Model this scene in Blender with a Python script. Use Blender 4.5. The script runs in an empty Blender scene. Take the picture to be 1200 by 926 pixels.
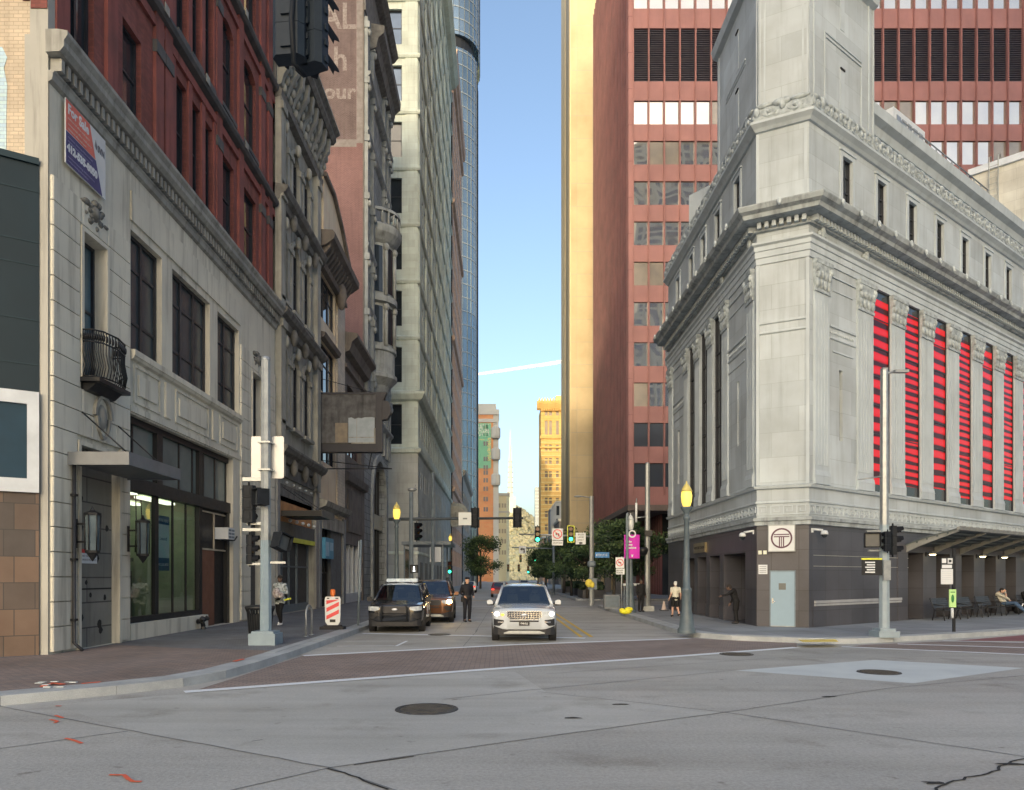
import bpy, bmesh, math, random
import numpy as np
from mathutils import Vector, Matrix, noise as mnoise
random.seed(7); np.random.seed(7)
SC = bpy.context.scene
COL = SC.collection
PI = math.pi
R = math.radians
FPX, VX, VY, CH = 870.0, 585.0, 676.0, 2.0      # survey constants used to read real positions off the photograph

def gp(px, py, z=0.0):                           # ground point under a pixel
    Y = FPX*(CH-z)/(py-VY); return ((px-VX)/FPX*Y, Y)
def at(px, py, Y):                               # point at a known depth
    return ((px-VX)/FPX*Y, Y, CH+(VY-py)/FPX*Y)

# ---------------------------------------------------------------- objects
def tag(o, label=None, cat=None, group=None, kind=None):
    if label: o['label'] = label
    if cat: o['category'] = cat
    if group: o['group'] = group
    if kind: o['kind'] = kind
    return o
def thing(name, label, cat, loc=(0,0,0), group=None):
    o = bpy.data.objects.new(name, None); COL.objects.link(o)
    o.location = loc; o.empty_display_size = .2
    return tag(o, label, cat, group)
def root_loc(p):
    while p is not None and p.parent is not None: p = p.parent
    return Vector(p.location) if p is not None else Vector((0,0,0))
def copy_tree(o, parent=None):
    c = o.copy(); COL.objects.link(c); c.parent = parent
    for ch in list(o.children):
        copy_tree(ch, c)
    return c

class Fr:                                        # facade frame: a along the wall, b outward, c up
    def __init__(s, ox, oy, tx, ty, nx, ny):
        s.o = (ox,oy); s.t = (tx,ty); s.n = (nx,ny)
    def __call__(s, a, b, c):
        return (s.o[0]+a*s.t[0]+b*s.n[0], s.o[1]+a*s.t[1]+b*s.n[1], c)
IDF = Fr(0,0,1,0,0,1)

NOSPLIT=('print','letter','crown','trunk','shrub','seam','pane','window','eye','missing','ghost','emblem','indicator','building_core','casing_x')
class MB:
    def __init__(s, fr=IDF):
        s.V=[]; s.F=[]; s.M=[]; s.S=[]; s.fr=fr; s.mi=0
    def add(s, vs, fs, sm=False, raw=False):
        b=len(s.V)
        s.V.extend(vs if raw else [s.fr(*v) for v in vs])
        for f in fs:
            s.F.append([b+i for i in f]); s.M.append(s.mi); s.S.append(sm)
    def box(s, a0,a1,b0,b1,c0,c1):
        s.add([(a0,b0,c0),(a1,b0,c0),(a1,b1,c0),(a0,b1,c0),(a0,b0,c1),(a1,b0,c1),(a1,b1,c1),(a0,b1,c1)],
              [(0,3,2,1),(4,5,6,7),(0,1,5,4),(1,2,6,5),(2,3,7,6),(3,0,4,7)])
    def quad(s, p): s.add(p, [tuple(range(len(p)))])
    def prism(s, poly, c0, c1):                  # polygon in a,b extruded up
        n=len(poly)
        s.add([(x,y,c0) for x,y in poly]+[(x,y,c1) for x,y in poly],
              [tuple(range(n-1,-1,-1)), tuple(range(n,2*n))]+[(i,(i+1)%n,n+(i+1)%n,n+i) for i in range(n)])
    def slab(s, poly, b0, b1):                   # polygon in a,c extruded along b
        n=len(poly)
        s.add([(x,b0,z) for x,z in poly]+[(x,b1,z) for x,z in poly],
              [tuple(range(n)), tuple(range(2*n-1,n-1,-1))]+[(i,(i+1)%n,n+(i+1)%n,n+i) for i in range(n)])
    def mould(s, prof, a0, a1):                  # (b,c) profile run along a
        n=len(prof)
        s.add([(a0,b,c) for b,c in prof]+[(a1,b,c) for b,c in prof],
              [tuple(range(n)), tuple(range(2*n-1,n-1,-1))]+[(i,(i+1)%n,n+(i+1)%n,n+i) for i in range(n)])
    def tube(s, pts, r, n=8, cap=True, sm=True):
        P=[Vector(s.fr(*p)) for p in pts]; rr = r if isinstance(r,(list,tuple)) else [r]*len(P)
        vs=[]; fs=[]; up=None
        for i,p in enumerate(P):
            d=(P[min(i+1,len(P)-1)]-P[max(i-1,0)])
            d = d.normalized() if d.length>1e-9 else Vector((0,0,1))
            if up is None: up = Vector((0,0,1)) if abs(d.z)<.9 else Vector((1,0,0))
            x=d.cross(up); 
            if x.length<1e-6: x=d.cross(Vector((.3,.9,.1)))
            x.normalize(); y=x.cross(d).normalized()
            for k in range(n):
                a=2*PI*k/n; vs.append(p+x*(rr[i]*math.cos(a))+y*(rr[i]*math.sin(a)))
        for i in range(len(P)-1):
            for k in range(n): fs.append((i*n+k,i*n+(k+1)%n,(i+1)*n+(k+1)%n,(i+1)*n+k))
        s.add([tuple(v) for v in vs], fs, sm, raw=True)
        if cap:
            b=len(s.V)-len(vs)
            for f in (list(range(n))[::-1], [ (len(P)-1)*n+k for k in range(n)]):
                s.F.append([b+i for i in f]); s.M.append(s.mi); s.S.append(False)
    def lathe(s, prof, cx=0, cy=0, n=16, a0=0, a1=2*PI, sm=True, sx=1, sy=1):   # (r,z) about a vertical axis at a,b
        full = abs(a1-a0-2*PI)<1e-6; m = n if full else n+1
        vs=[]; fs=[]
        for r,z in prof:
            for k in range(m):
                a=a0+(a1-a0)*k/n; vs.append((cx+r*sx*math.cos(a), cy+r*sy*math.sin(a), z))
        for i in range(len(prof)-1):
            for k in range(n): fs.append((i*m+k,i*m+(k+1)%m,(i+1)*m+(k+1)%m,(i+1)*m+k))
        s.add(vs, fs, sm)
    def ell(s, c, r, n=12, m=8):
        vs=[]; fs=[]
        for i in range(m+1):
            t=PI*i/m
            for k in range(n):
                a=2*PI*k/n; vs.append((c[0]+r[0]*math.sin(t)*math.cos(a), c[1]+r[1]*math.sin(t)*math.sin(a), c[2]+r[2]*math.cos(t)))
        for i in range(m):
            for k in range(n): fs.append((i*n+k,i*n+(k+1)%n,(i+1)*n+(k+1)%n,(i+1)*n+k))
        s.add(vs, fs, True)
    def wall(s, a0,a1,c0,c1, holes=(), b=0.0, d=.3):   # wall sheet with openings and their reveals
        xs=sorted({a0,a1,*[min(max(h[i],a0),a1) for h in holes for i in (0,1)]})
        zs=sorted({c0,c1,*[min(max(h[i],c0),c1) for h in holes for i in (2,3)]})
        for i in range(len(xs)-1):
            run=None
            for j in range(len(zs)-1):
                xm=(xs[i]+xs[i+1])/2; zm=(zs[j]+zs[j+1])/2
                inh=any(h[0]<xm<h[1] and h[2]<zm<h[3] for h in holes)
                if not inh and run is None: run=zs[j]
                if run is not None and (inh or j==len(zs)-2):
                    e = zs[j] if inh else zs[j+1]
                    s.quad([(xs[i],b,run),(xs[i+1],b,run),(xs[i+1],b,e),(xs[i],b,e)]); run=None
        for h in holes:
            x0,x1,z0,z1=h[:4]
            for q in ([(x0,z0),(x0,z1)],[(x1,z0),(x1,z1)],[(x0,z0),(x1,z0)],[(x0,z1),(x1,z1)]):
                (p,u),(q2,v)=q
                s.quad([(p,b,u),(q2,b,v),(q2,b-d,v),(p,b-d,u)])
    def arch_fill(s, a0,a1,zs,zt,b0,b1,n=8):     # fills the corners above an arch: springing zs, crown zt
        c=(a0+a1)/2; w=(a1-a0)/2; h=zt-zs
        for k in range(n):
            t0=PI*k/n; t1=PI*(k+1)/n
            p=[(c-w*math.cos(t0), zs+h*math.sin(t0)*.999),(c-w*math.cos(t1), zs+h*math.sin(t1)*.999)]
            s.slab([p[0],p[1],(p[1][0],zt+.004),(p[0][0],zt+.004)], b0, b1)
    def arch_ring(s, a0,a1,zs,h,th,b0,b1,n=10):
        c=(a0+a1)/2; w=(a1-a0)/2
        for k in range(n):
            t0=PI*k/n; t1=PI*(k+1)/n
            f=lambda t,e:(c-(w+e)*math.cos(t), zs+(h+e)*math.sin(t))
            s.slab([f(t0,0),f(t1,0),f(t1,th),f(t0,th)], b0, b1)
    def ring(s, a, z, r0, r1, b0, b1, n=28):
        for k in range(n):
            t0=2*PI*k/n; t1=2*PI*(k+1)/n; f=lambda t,r:(a+r*math.cos(t), z+r*math.sin(t))
            s.slab([f(t0,r0),f(t1,r0),f(t1,r1),f(t0,r1)], b0, b1)
    def sweep(s, path, prof, close=False):       # mitred run of an (n,z) profile along a plan path (outside on the right hand)
        n=len(path); rings=[]
        for i in range(n):
            p=Vector(path[i])
            d0=(p-Vector(path[i-1])).normalized() if i>0 else None
            d1=(Vector(path[i+1])-p).normalized() if i<n-1 else None
            if d0 is None: d0=d1
            if d1 is None: d1=d0
            n0=Vector((d0.y,-d0.x)); n1=Vector((d1.y,-d1.x)); m=(n0+n1).normalized(); k=1/max(.3,m.dot(n0))
            rings.append([(p.x+m.x*b*k, p.y+m.y*b*k, z) for b,z in prof])
        q=len(prof); vs=[v for r in rings for v in r]; fs=[]
        for i in range(n-1):
            for j in range(q):
                fs.append((i*q+j,i*q+(j+1)%q,(i+1)*q+(j+1)%q,(i+1)*q+j))
        fs.append(tuple(range(q))); fs.append(tuple(range((n-1)*q,n*q))[::-1])
        s.add(vs, fs, raw=True)
    def clusters(s):
        n=len(s.V); par=list(range(n))
        def fd(i):
            while par[i]!=i: par[i]=par[par[i]]; i=par[i]
            return i
        for f in s.F:
            a=fd(f[0])
            for j in f[1:]: par[fd(j)]=a
        bb={}
        for i in range(n):
            r=fd(i); v=s.V[i]
            if r not in bb: bb[r]=[list(v),list(v)]
            else:
                for k in range(3):
                    if v[k]<bb[r][0][k]: bb[r][0][k]=v[k]
                    if v[k]>bb[r][1][k]: bb[r][1][k]=v[k]
        ks=list(bb); 
        if len(ks)>260: return None
        up={k:k for k in ks}
        def fu(k):
            while up[k]!=k: k=up[k]
            return k
        e=.012
        for i in range(len(ks)):
            for j in range(i):
                A=bb[ks[i]]; B=bb[ks[j]]
                if all(A[0][k]<=B[1][k]+e and B[0][k]<=A[1][k]+e for k in range(3)): up[fu(ks[i])]=fu(ks[j])
        g={}
        for fi,f in enumerate(s.F): g.setdefault(fu(fd(f[0])),[]).append(fi)
        return list(g.values())
    def build(s, name, mat, parent=None, norm=True, **kw):
        if parent is not None and not kw and not any(q in name for q in NOSPLIT):
            cl=s.clusters()
            if cl and 2<=len(cl)<=60:
                out=None
                for fl in cl:
                    m=MB(s.fr); mp={}
                    for fi in fl:
                        q=[]
                        for i in s.F[fi]:
                            if i not in mp: mp[i]=len(m.V); m.V.append(s.V[i])
                            q.append(mp[i])
                        m.F.append(q); m.M.append(s.M[fi]); m.S.append(s.S[fi])
                    o=m._build(name,mat,parent,norm); out=out or o
                return out
        return s._build(name,mat,parent,norm,**kw)
    def _build(s, name, mat, parent=None, norm=True, **kw):
        me=bpy.data.meshes.new(name)
        L=root_loc(parent)
        V=np.array(s.V,dtype=float).reshape(-1,3)-np.array(L)
        me.from_pydata(V.tolist(), [], s.F)
        mats = mat if isinstance(mat,(list,tuple)) else [mat]
        for m in mats: me.materials.append(m)
        me.polygons.foreach_set('material_index', s.M)
        me.polygons.foreach_set('use_smooth', s.S)
        if norm:
            bm=bmesh.new(); bm.from_mesh(me)
            bmesh.ops.recalc_face_normals(bm, faces=bm.faces); bm.to_mesh(me); bm.free()
        me.update()
        # metric UVs, so that bricks and blocks keep their real size
        nl=len(me.loops); 
        if nl:
            uv=me.uv_layers.new(name='UVMap')
            vi=np.zeros(nl,dtype=np.int32); me.loops.foreach_get('vertex_index',vi)
            npol=len(me.polygons); lt=np.zeros(npol,dtype=np.int32); me.polygons.foreach_get('loop_total',lt)
            nn=np.zeros(npol*3); me.polygons.foreach_get('normal',nn); nn=nn.reshape(-1,3)
            ln=np.repeat(nn,lt,axis=0); P=V[vi]+np.array(L)
            h=np.abs(ln[:,2])>.7
            tx=-ln[:,1]; ty=ln[:,0]; q=np.sqrt(tx*tx+ty*ty)+1e-9; tx/=q; ty/=q
            sg=np.where((np.abs(tx)>np.abs(ty)),np.sign(tx),np.sign(ty)); sg[sg==0]=1
            u=np.where(h,P[:,0],(P[:,0]*tx+P[:,1]*ty)*sg); v=np.where(h,P[:,1],P[:,2])
            uv.data.foreach_set('uv', np.stack([u,v],1).ravel())
        o=bpy.data.objects.new(name, me); COL.objects.link(o)
        if parent is not None: o.parent=parent
        return tag(o, **kw)

def blob(spheres, name, mat, parent, voxel=.012, smooth=4, poly=None):
    """one continuous surface out of many overlapping capsules/ellipsoids: list of MB-building callables already in an MB"""
    me=bpy.data.meshes.new(name); me.from_pydata(spheres.V, [], spheres.F)
    bm=bmesh.new(); bm.from_mesh(me); bmesh.ops.recalc_face_normals(bm, faces=bm.faces); bm.to_mesh(me); bm.free()
    o=bpy.data.objects.new(name, me); COL.objects.link(o)
    m=o.modifiers.new('r','REMESH'); m.mode='VOXEL'; m.voxel_size=voxel
    if smooth:
        m2=o.modifiers.new('s','SMOOTH'); m2.iterations=smooth; m2.factor=.5
    dg=bpy.context.evaluated_depsgraph_get()
    me2=bpy.data.meshes.new_from_object(o.evaluated_get(dg)); me2.name=name
    bpy.data.objects.remove(o); bpy.data.meshes.remove(me)
    me2.materials.clear()
    for mm in (mat if isinstance(mat,(list,tuple)) else [mat]): me2.materials.append(mm)
    me2.polygons.foreach_set('use_smooth',[True]*len(me2.polygons))
    o=bpy.data.objects.new(name, me2); COL.objects.link(o); o.parent=parent
    return o

def text(body, origin, xdir, ydir, h, mat, name, parent, align='LEFT', ext=.004, sx=1.0, bold=0.0, w=None, shear=0):
    cu=bpy.data.curves.new(name,'FONT'); cu.body=body; cu.size=h/.72; cu.extrude=ext; cu.offset=bold; cu.align_x=align; cu.shear=shear
    cu.resolution_u=3
    o=bpy.data.objects.new(name,cu); COL.objects.link(o)
    dg=bpy.context.evaluated_depsgraph_get(); dg.update()
    me=bpy.data.meshes.new_from_object(o.evaluated_get(dg)); bpy.data.objects.remove(o); bpy.data.curves.remove(cu)
    me.name=name
    X=Vector(xdir).normalized(); Yv=Vector(ydir).normalized(); Z=X.cross(Yv)
    if w:
        xs=[v.co.x for v in me.vertices]; sx=w/max(1e-6,(max(xs)-min(xs)))
    L=root_loc(parent)
    for v in me.vertices:
        c=v.co; v.co=Vector(origin)+X*(c.x*sx)+Yv*c.y+Z*c.z-L
    me.materials.clear(); me.materials.append(mat); me.update()
    t=bpy.data.objects.new(name,me); COL.objects.link(t); t.parent=parent
    return t

# ---------------------------------------------------------------- materials
_mc={}
GAIN=1.42
def C3(c): return (c[0],c[1],c[2],1)
def M(name, col, col2=None, sc=2.0, rough=.75, metal=0, bump=0, bsc=30, streak=0, brick=None, spec=.4, emit=None, es=0,
      speck=0, ssc=120, wave=0, wsc=.5, coat=0, trans=0, alpha=1):
    if name in _mc: return _mc[name]
    if not metal:
        gn=lambda c: tuple(min(.80,v*GAIN)*w for v,w in zip(c,(.93,.99,1.045)))
        col=gn(col); col2=gn(col2) if col2 else None
        if brick: brick=(*brick[:3],gn(brick[3]),*brick[4:])
    m=bpy.data.materials.new(name); m.use_nodes=True; nt=m.node_tree; N=nt.nodes; K=nt.links
    b=N['Principled BSDF']
    tc=N.new('ShaderNodeTexCoord')
    def noise(scale, detail=5, vec=None, rough_=.55):
        n=N.new('ShaderNodeTexNoise'); n.inputs['Scale'].default_value=scale; n.inputs['Detail'].default_value=detail
        n.inputs['Roughness'].default_value=rough_
        K.new(vec or tc.outputs['Object'], n.inputs['Vector']); return n.outputs['Fac']
    def ramp(fac,a,b_):
        r=N.new('ShaderNodeMapRange'); r.inputs['From Min'].default_value=a; r.inputs['From Max'].default_value=b_
        K.new(fac,r.inputs['Value']); return r.outputs['Result']
    def mix(fac,A,B,mode='MIX'):
        x=N.new('ShaderNodeMix'); x.data_type='RGBA'; x.blend_type=mode
        if isinstance(fac,(int,float)): x.inputs[0].default_value=fac
        else: K.new(fac,x.inputs[0])
        for i,v in ((6,A),(7,B)):
            if isinstance(v,tuple): x.inputs[i].default_value=v
            else: K.new(v,x.inputs[i])
        return x.outputs[2]
    col2 = col2 or tuple(c*.82 for c in col)
    hgt=None
    if brick:
        bt=N.new('ShaderNodeTexBrick'); K.new(tc.outputs['UV'],bt.inputs['Vector'])
        bw,bh,ms,mc=brick[:4]
        bt.inputs['Scale'].default_value=1; bt.inputs['Brick Width'].default_value=bw; bt.inputs['Row Height'].default_value=bh
        bt.inputs['Mortar Size'].default_value=ms; bt.inputs['Mortar Smooth'].default_value=.1
        bt.offset = brick[4] if len(brick)>4 else .5
        bt.inputs['Color1'].default_value=C3(col); bt.inputs['Color2'].default_value=C3(col2); bt.inputs['Mortar'].default_value=C3(mc)
        bt.inputs['Bias'].default_value=-.1
        c=bt.outputs['Color']; hgt=bt.outputs['Fac']
        c=mix(ramp(noise(sc),.35,.75), c, mix(1.0,c,(.72,.70,.68,1),'MULTIPLY'))
    else:
        c=mix(ramp(noise(sc),.32,.68), C3(col), C3(col2))
    if streak:
        mp=N.new('ShaderNodeMapping'); mp.inputs['Scale'].default_value=(2.2,2.2,.16); K.new(tc.outputs['Object'],mp.inputs['Vector'])
        f=ramp(noise(1.3,6,mp.outputs['Vector'],.65),.5,.78)
        c=mix(f, c, mix(streak, c, (.25,.24,.22,1),'MULTIPLY'))
    if speck:
        f=ramp(noise(ssc,2),.30,.70)
        c=mix(f, mix(speck,c,(.35,.35,.35,1),'MULTIPLY'), c)
    K.new(c,b.inputs['Base Color'])
    b.inputs['Roughness'].default_value=rough; b.inputs['Metallic'].default_value=metal
    b.inputs['Specular IOR Level'].default_value=spec
    if coat: b.inputs['Coat Weight'].default_value=coat; b.inputs['Coat Roughness'].default_value=.05
    if trans: b.inputs['Transmission Weight'].default_value=trans
    if alpha<1: b.inputs['Alpha'].default_value=alpha
    if emit: b.inputs['Emission Color'].default_value=C3(emit); b.inputs['Emission Strength'].default_value=es
    if bump or wave:
        bp=N.new('ShaderNodeBump'); bp.inputs['Strength'].default_value=max(bump,wave); bp.inputs['Distance'].default_value=.02 if not wave else .08
        if wave: K.new(noise(wsc,1),bp.inputs['Height'])
        elif hgt is not None:
            mm=N.new('ShaderNodeMath'); mm.operation='SUBTRACT'; K.new(noise(bsc,3),mm.inputs[0]); K.new(hgt,mm.inputs[1]); K.new(mm.outputs[0],bp.inputs['Height'])
        else: K.new(noise(bsc,4),bp.inputs['Height'])
        K.new(bp.outputs['Normal'],b.inputs['Normal'])
    elif rough>.3 and not brick and not metal:
        rr=ramp(noise(sc*3),.2,.8); rr.node.inputs['To Min'].default_value=rough*.85; rr.node.inputs['To Max'].default_value=min(1,rough*1.15); K.new(rr,b.inputs['Roughness'])
    _mc[name]=m; return m

def glow(name, col, s):
    if name in _mc: return _mc[name]
    m=bpy.data.materials.new(name); m.use_nodes=True; N=m.node_tree.nodes; K=m.node_tree.links
    b=N['Principled BSDF']; b.inputs['Base Color'].default_value=C3(tuple(min(.8,c) for c in col))
    b.inputs['Emission Color'].default_value=C3(col); b.inputs['Emission Strength'].default_value=s
    _mc[name]=m; return m

def clear_glass(name, tint=(.8,.85,.82), refl=.12, rough=.02):
    if name in _mc: return _mc[name]
    m=bpy.data.materials.new(name); m.use_nodes=True; N=m.node_tree.nodes; K=m.node_tree.links
    out=N['Material Output']; N.remove(N['Principled BSDF'])
    t=N.new('ShaderNodeBsdfTransparent'); t.inputs['Color'].default_value=C3(tint)
    g=N.new('ShaderNodeBsdfGlossy'); g.inputs['Roughness'].default_value=rough
    lw=N.new('ShaderNodeLayerWeight'); lw.inputs[0].default_value=.5; pw=N.new('ShaderNodeMath'); pw.operation='POWER'; pw.inputs[1].default_value=4; K.new(lw.outputs['Facing'],pw.inputs[0])
    ad=N.new('ShaderNodeMath'); ad.operation='MULTIPLY_ADD'; ad.use_clamp=True; ad.inputs[1].default_value=.6; ad.inputs[2].default_value=refl*.5; K.new(pw.outputs[0],ad.inputs[0])
    mx=N.new('ShaderNodeMixShader'); K.new(ad.outputs[0],mx.inputs[0]); K.new(t.outputs[0],mx.inputs[1]); K.new(g.outputs[0],mx.inputs[2])
    K.new(mx.outputs[0],out.inputs['Surface']); _mc[name]=m; return m

# shared materials
m_black=M('black_metal',(.012,.013,.015),rough=.45)
m_dkframe=M('dark_window_frame',(.018,.020,.024),(.03,.03,.034),rough=.5)
m_glass=M('window_glass',(.016,.020,.024),(.03,.034,.038),sc=.6,rough=.06,spec=.55,wave=.12,wsc=.9)
m_glass_blind=M('window_glass_with_blinds',(.10,.10,.095),(.05,.055,.06),sc=.5,rough=.12,spec=.6)
m_galv=M('galvanised_steel',(.36,.39,.41),(.28,.31,.33),sc=6,rough=.42,metal=.55)
m_greypole=M('grey_painted_steel',(.13,.155,.175),(.10,.12,.135),sc=5,rough=.45)
m_white=M('white_sign_face',(.50,.50,.49),(.45,.45,.445),sc=3,rough=.5)
m_chrome=M('chrome',(.75,.76,.78),rough=.15,metal=1)
m_grn=glow('signal_green_lens',(.05,1.0,.55),3.5)

def win(parent, fr, a0,a1,c0,c1, d=.28, nv=0, rails=(.5,), fw=.07, fmat=None, pmat=None, top_blind=False, name='window'):
    f=MB(fr); fm=fmat or m_dkframe; e=.004
    f.box(a0+e,a0+fw,-d,-d+.09,c0+e,c1-e); f.box(a1-fw,a1-e,-d,-d+.09,c0+e,c1-e)
    f.box(a0+fw,a1-fw,-d,-d+.085,c0+e,c0+fw); f.box(a0+fw,a1-fw,-d,-d+.085,c1-fw,c1-e)
    for k in range(nv):
        x=a0+(a1-a0)*(k+1)/(nv+1); f.box(x-fw*.6,x+fw*.6,-d,-d+.08,c0+fw,c1-fw)
    xs=[a0]+[a0+(a1-a0)*(k+1)/(nv+1) for k in range(nv)]+[a1]
    for i in range(nv+1):
        for r in rails:
            z=c0+(c1-c0)*r; f.box(xs[i]+fw*.8,xs[i+1]-fw*.8,-d,-d+.06,z-fw*.4,z+fw*.4)
    o=f.build(name, fm, parent)
    p=MB(fr); p.box(a0+.01,a1-.01,-d-.03,-d+.02,c0+.01,c1-.01); p.build('pane', pmat or m_glass, o)
    return o

def many_windows(parent, fr, rects, pm, fm, cap=100, name='window', d=.2, rail=True):
    """rects nearest first; beyond the cap one part holds the rest"""
    def one(mb, r):
        a0,a1,c0,c1=r
        mb.mi=0; mb.box(a0,a1,-d-.05,-d,c0,c1); mb.mi=1
        w=.06; mb.box(a0,a0+w,-d,-d+.06,c0,c1); mb.box(a1-w,a1,-d,-d+.06,c0,c1)
        mb.box(a0+w,a1-w,-d,-d+.055,c1-w,c1); mb.box(a0+w,a1-w,-d,-d+.055,c0,c0+w)
        if rail: mb.box(a0+w,a1-w,-d,-d+.05,(c0+c1)/2-.03,(c0+c1)/2+.03)
    for r in rects[:cap]:
        mb=MB(fr); one(mb,r); mb.build(name,[pm,fm],parent)
    if rects[cap:]:
        mb=MB(fr)
        for r in rects[cap:]: one(mb,r)
        mb.build(name,[pm,fm],parent,kind='stuff')
# ---------------------------------------------------------------- camera, world, sun
cam=bpy.data.cameras.new('camera'); co=bpy.data.objects.new('camera',cam); COL.objects.link(co)
co.location=(0,0,CH); co.rotation_euler=(PI/2,0,0)
cam.sensor_width=36; cam.lens=FPX/1200*36; cam.shift_x=15/1200; cam.shift_y=213/1200; cam.clip_end=5000; cam.clip_start=.1
SC.camera=co
SC.view_settings.view_transform='Standard'; SC.view_settings.look='None'; SC.view_settings.exposure=0; SC.view_settings.gamma=1
AZ,EL=R(8),R(15)                                  # the sun stands behind the camera, a little to the left
w=bpy.data.worlds.new('World'); SC.world=w; w.use_nodes=True
nt=w.node_tree; bg=nt.nodes['Background']; sky=nt.nodes.new('ShaderNodeTexSky'); sky.sky_type='NISHITA'; sky.sun_disc=False
sky.sun_elevation=EL; sky.sun_rotation=PI+AZ; sky.air_density=1.0; sky.dust_density=4.2; sky.ozone_density=1.4
hs_=nt.nodes.new('ShaderNodeHueSaturation'); hs_.inputs['Saturation'].default_value=1.0; nt.links.new(sky.outputs[0],hs_.inputs['Color']); nt.links.new(hs_.outputs[0],bg.inputs[0]); bg.inputs[1].default_value=.34
sl=bpy.data.lights.new('sun','SUN'); sl.energy=3.3; sl.angle=R(.5); sl.color=(1.0,.76,.46)
so=bpy.data.objects.new('sun',sl); COL.objects.link(so)
sunv=Vector((-math.sin(AZ)*math.cos(EL),-math.cos(AZ)*math.cos(EL),math.sin(EL)))
so.rotation_euler=sunv.to_track_quat('Z','Y').to_euler()
try:
    SC.cycles.max_bounces=8; SC.cycles.sample_clamp_indirect=6
except Exception: pass

# ---------------------------------------------------------------- ground, road, paving
def roadmat(name, c1, c2, agg=.5, seed=0):
    m=bpy.data.materials.new(name); m.use_nodes=True; N=m.node_tree.nodes; K=m.node_tree.links; b=N['Principled BSDF']
    tc=N.new('ShaderNodeTexCoord')
    def nz(scale,det=4,rot=None,sxy=(1,1),rg=.6):
        mp=N.new('ShaderNodeMapping'); mp.inputs['Location'].default_value=(seed,seed*2,0)
        if rot is not None: mp.inputs['Rotation'].default_value=(0,0,rot)
        mp.inputs['Scale'].default_value=(sxy[0],sxy[1],1); K.new(tc.outputs['Object'],mp.inputs['Vector'])
        n=N.new('ShaderNodeTexNoise'); n.inputs['Scale'].default_value=scale; n.inputs['Detail'].default_value=det; n.inputs['Roughness'].default_value=rg; K.new(mp.outputs[0],n.inputs['Vector']); return n.outputs['Fac']
    def rng_(f,a,b_,lo=0,hi=1):
        r=N.new('ShaderNodeMapRange'); r.inputs['From Min'].default_value=a; r.inputs['From Max'].default_value=b_; r.inputs['To Min'].default_value=lo; r.inputs['To Max'].default_value=hi; K.new(f,r.inputs['Value']); return r.outputs['Result']
    def mix(f,A,B,mode='MIX'):
        x=N.new('ShaderNodeMix'); x.data_type='RGBA'; x.blend_type=mode
        if isinstance(f,float): x.inputs[0].default_value=f
        else: K.new(f,x.inputs[0])
        for i,v in ((6,A),(7,B)):
            if isinstance(v,tuple): x.inputs[i].default_value=v
            else: K.new(v,x.inputs[i])
        return x.outputs[2]
    c=mix(rng_(nz(.16,5),.35,.65),C3(c1),C3(c2))
    c=mix(rng_(nz(1.1,6,R(-38),(.10,1.0)),.45,.72),c,mix(1.0,c,(.80,.79,.77,1),'MULTIPLY'))      # wheel tracks along the cross street
    c=mix(rng_(nz(.7,6),.56,.72),c,mix(1.0,c,(.70,.68,.65,1),'MULTIPLY'))                        # stains
    c=mix(rng_(nz(2.6,3,seed and None),.66,.74),c,mix(1.0,c,(.62,.60,.58,1),'MULTIPLY'))          # drips
    sp=rng_(nz(22,4,None,(1,1),.8),.34,.66)
    c=mix(sp,mix(agg,c,(.52,.50,.48,1),'MULTIPLY'),c)
    c=mix(rng_(nz(38,2),.66,.72,0,.55*agg*1.6),c,(.62,.61,.58,1))
    K.new(c,b.inputs['Base Color']); K.new(rng_(nz(.5,5),.3,.7,.48,.80),b.inputs['Roughness']); b.inputs['Specular IOR Level'].default_value=.4
    bp=N.new('ShaderNodeBump'); bp.inputs['Strength'].default_value=.35; bp.inputs['Distance'].default_value=.02; K.new(nz(30,4),bp.inputs['Height']); K.new(bp.outputs[0],b.inputs['Normal'])
    return m
m_conc=roadmat('road_concrete',(.50,.505,.485),(.39,.395,.38),.66)
m_conc2=M('new_concrete_patch',(.44,.45,.43),(.38,.39,.38),sc=.8,rough=.75,bump=.1,bsc=60,speck=.15,ssc=60)
m_concd=roadmat('road_concrete_damp',(.50,.51,.49),(.40,.41,.40),.4,3.3)
m_joint=M('joint_sealer',(.10,.10,.10),(.16,.16,.155),sc=3,rough=.7)
m_crack=M('crack',(.02,.02,.02),rough=.9)
m_xbrick=M('crosswalk_brick',(.245,.180,.150),(.18,.142,.125),sc=.6,rough=.75,brick=(.22,.11,.010,(.10,.09,.085)),bump=.4)
m_sbrick=M('sidewalk_brick_grey',(.145,.145,.15),(.105,.105,.11),sc=.7,rough=.75,brick=(.22,.11,.008,(.07,.07,.072)),bump=.4)
m_rbrick=M('sidewalk_brick_red',(.215,.155,.130),(.15,.123,.11),sc=.6,rough=.75,brick=(.22,.11,.008,(.08,.075,.07)),bump=.4)
m_walk=M('sidewalk_concrete',(.225,.23,.235),(.175,.18,.185),sc=.5,rough=.75,brick=(1.5,1.5,.012,(.10,.10,.10),0),bump=.15)
m_kerb=M('granite_kerb',(.36,.365,.36),(.25,.255,.255),sc=1.4,rough=.65,bump=.3,bsc=40,speck=.35,ssc=90)
m_paint=M('white_road_paint',(.80,.80,.80),(.62,.62,.62),sc=5,rough=.6,bump=.1,speck=.2,ssc=50)
m_ypaint=M('yellow_road_paint',(.62,.36,.03),(.48,.29,.04),sc=4,rough=.6,speck=.2,ssc=50)
m_tact=M('tactile_paving_yellow',(.60,.42,.09),(.50,.35,.08),sc=4,rough=.6,bump=.4,bsc=12)
m_redlane=M('red_bus_lane',(.20,.07,.07),(.15,.065,.065),sc=1,rough=.7,speck=.2)
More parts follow.
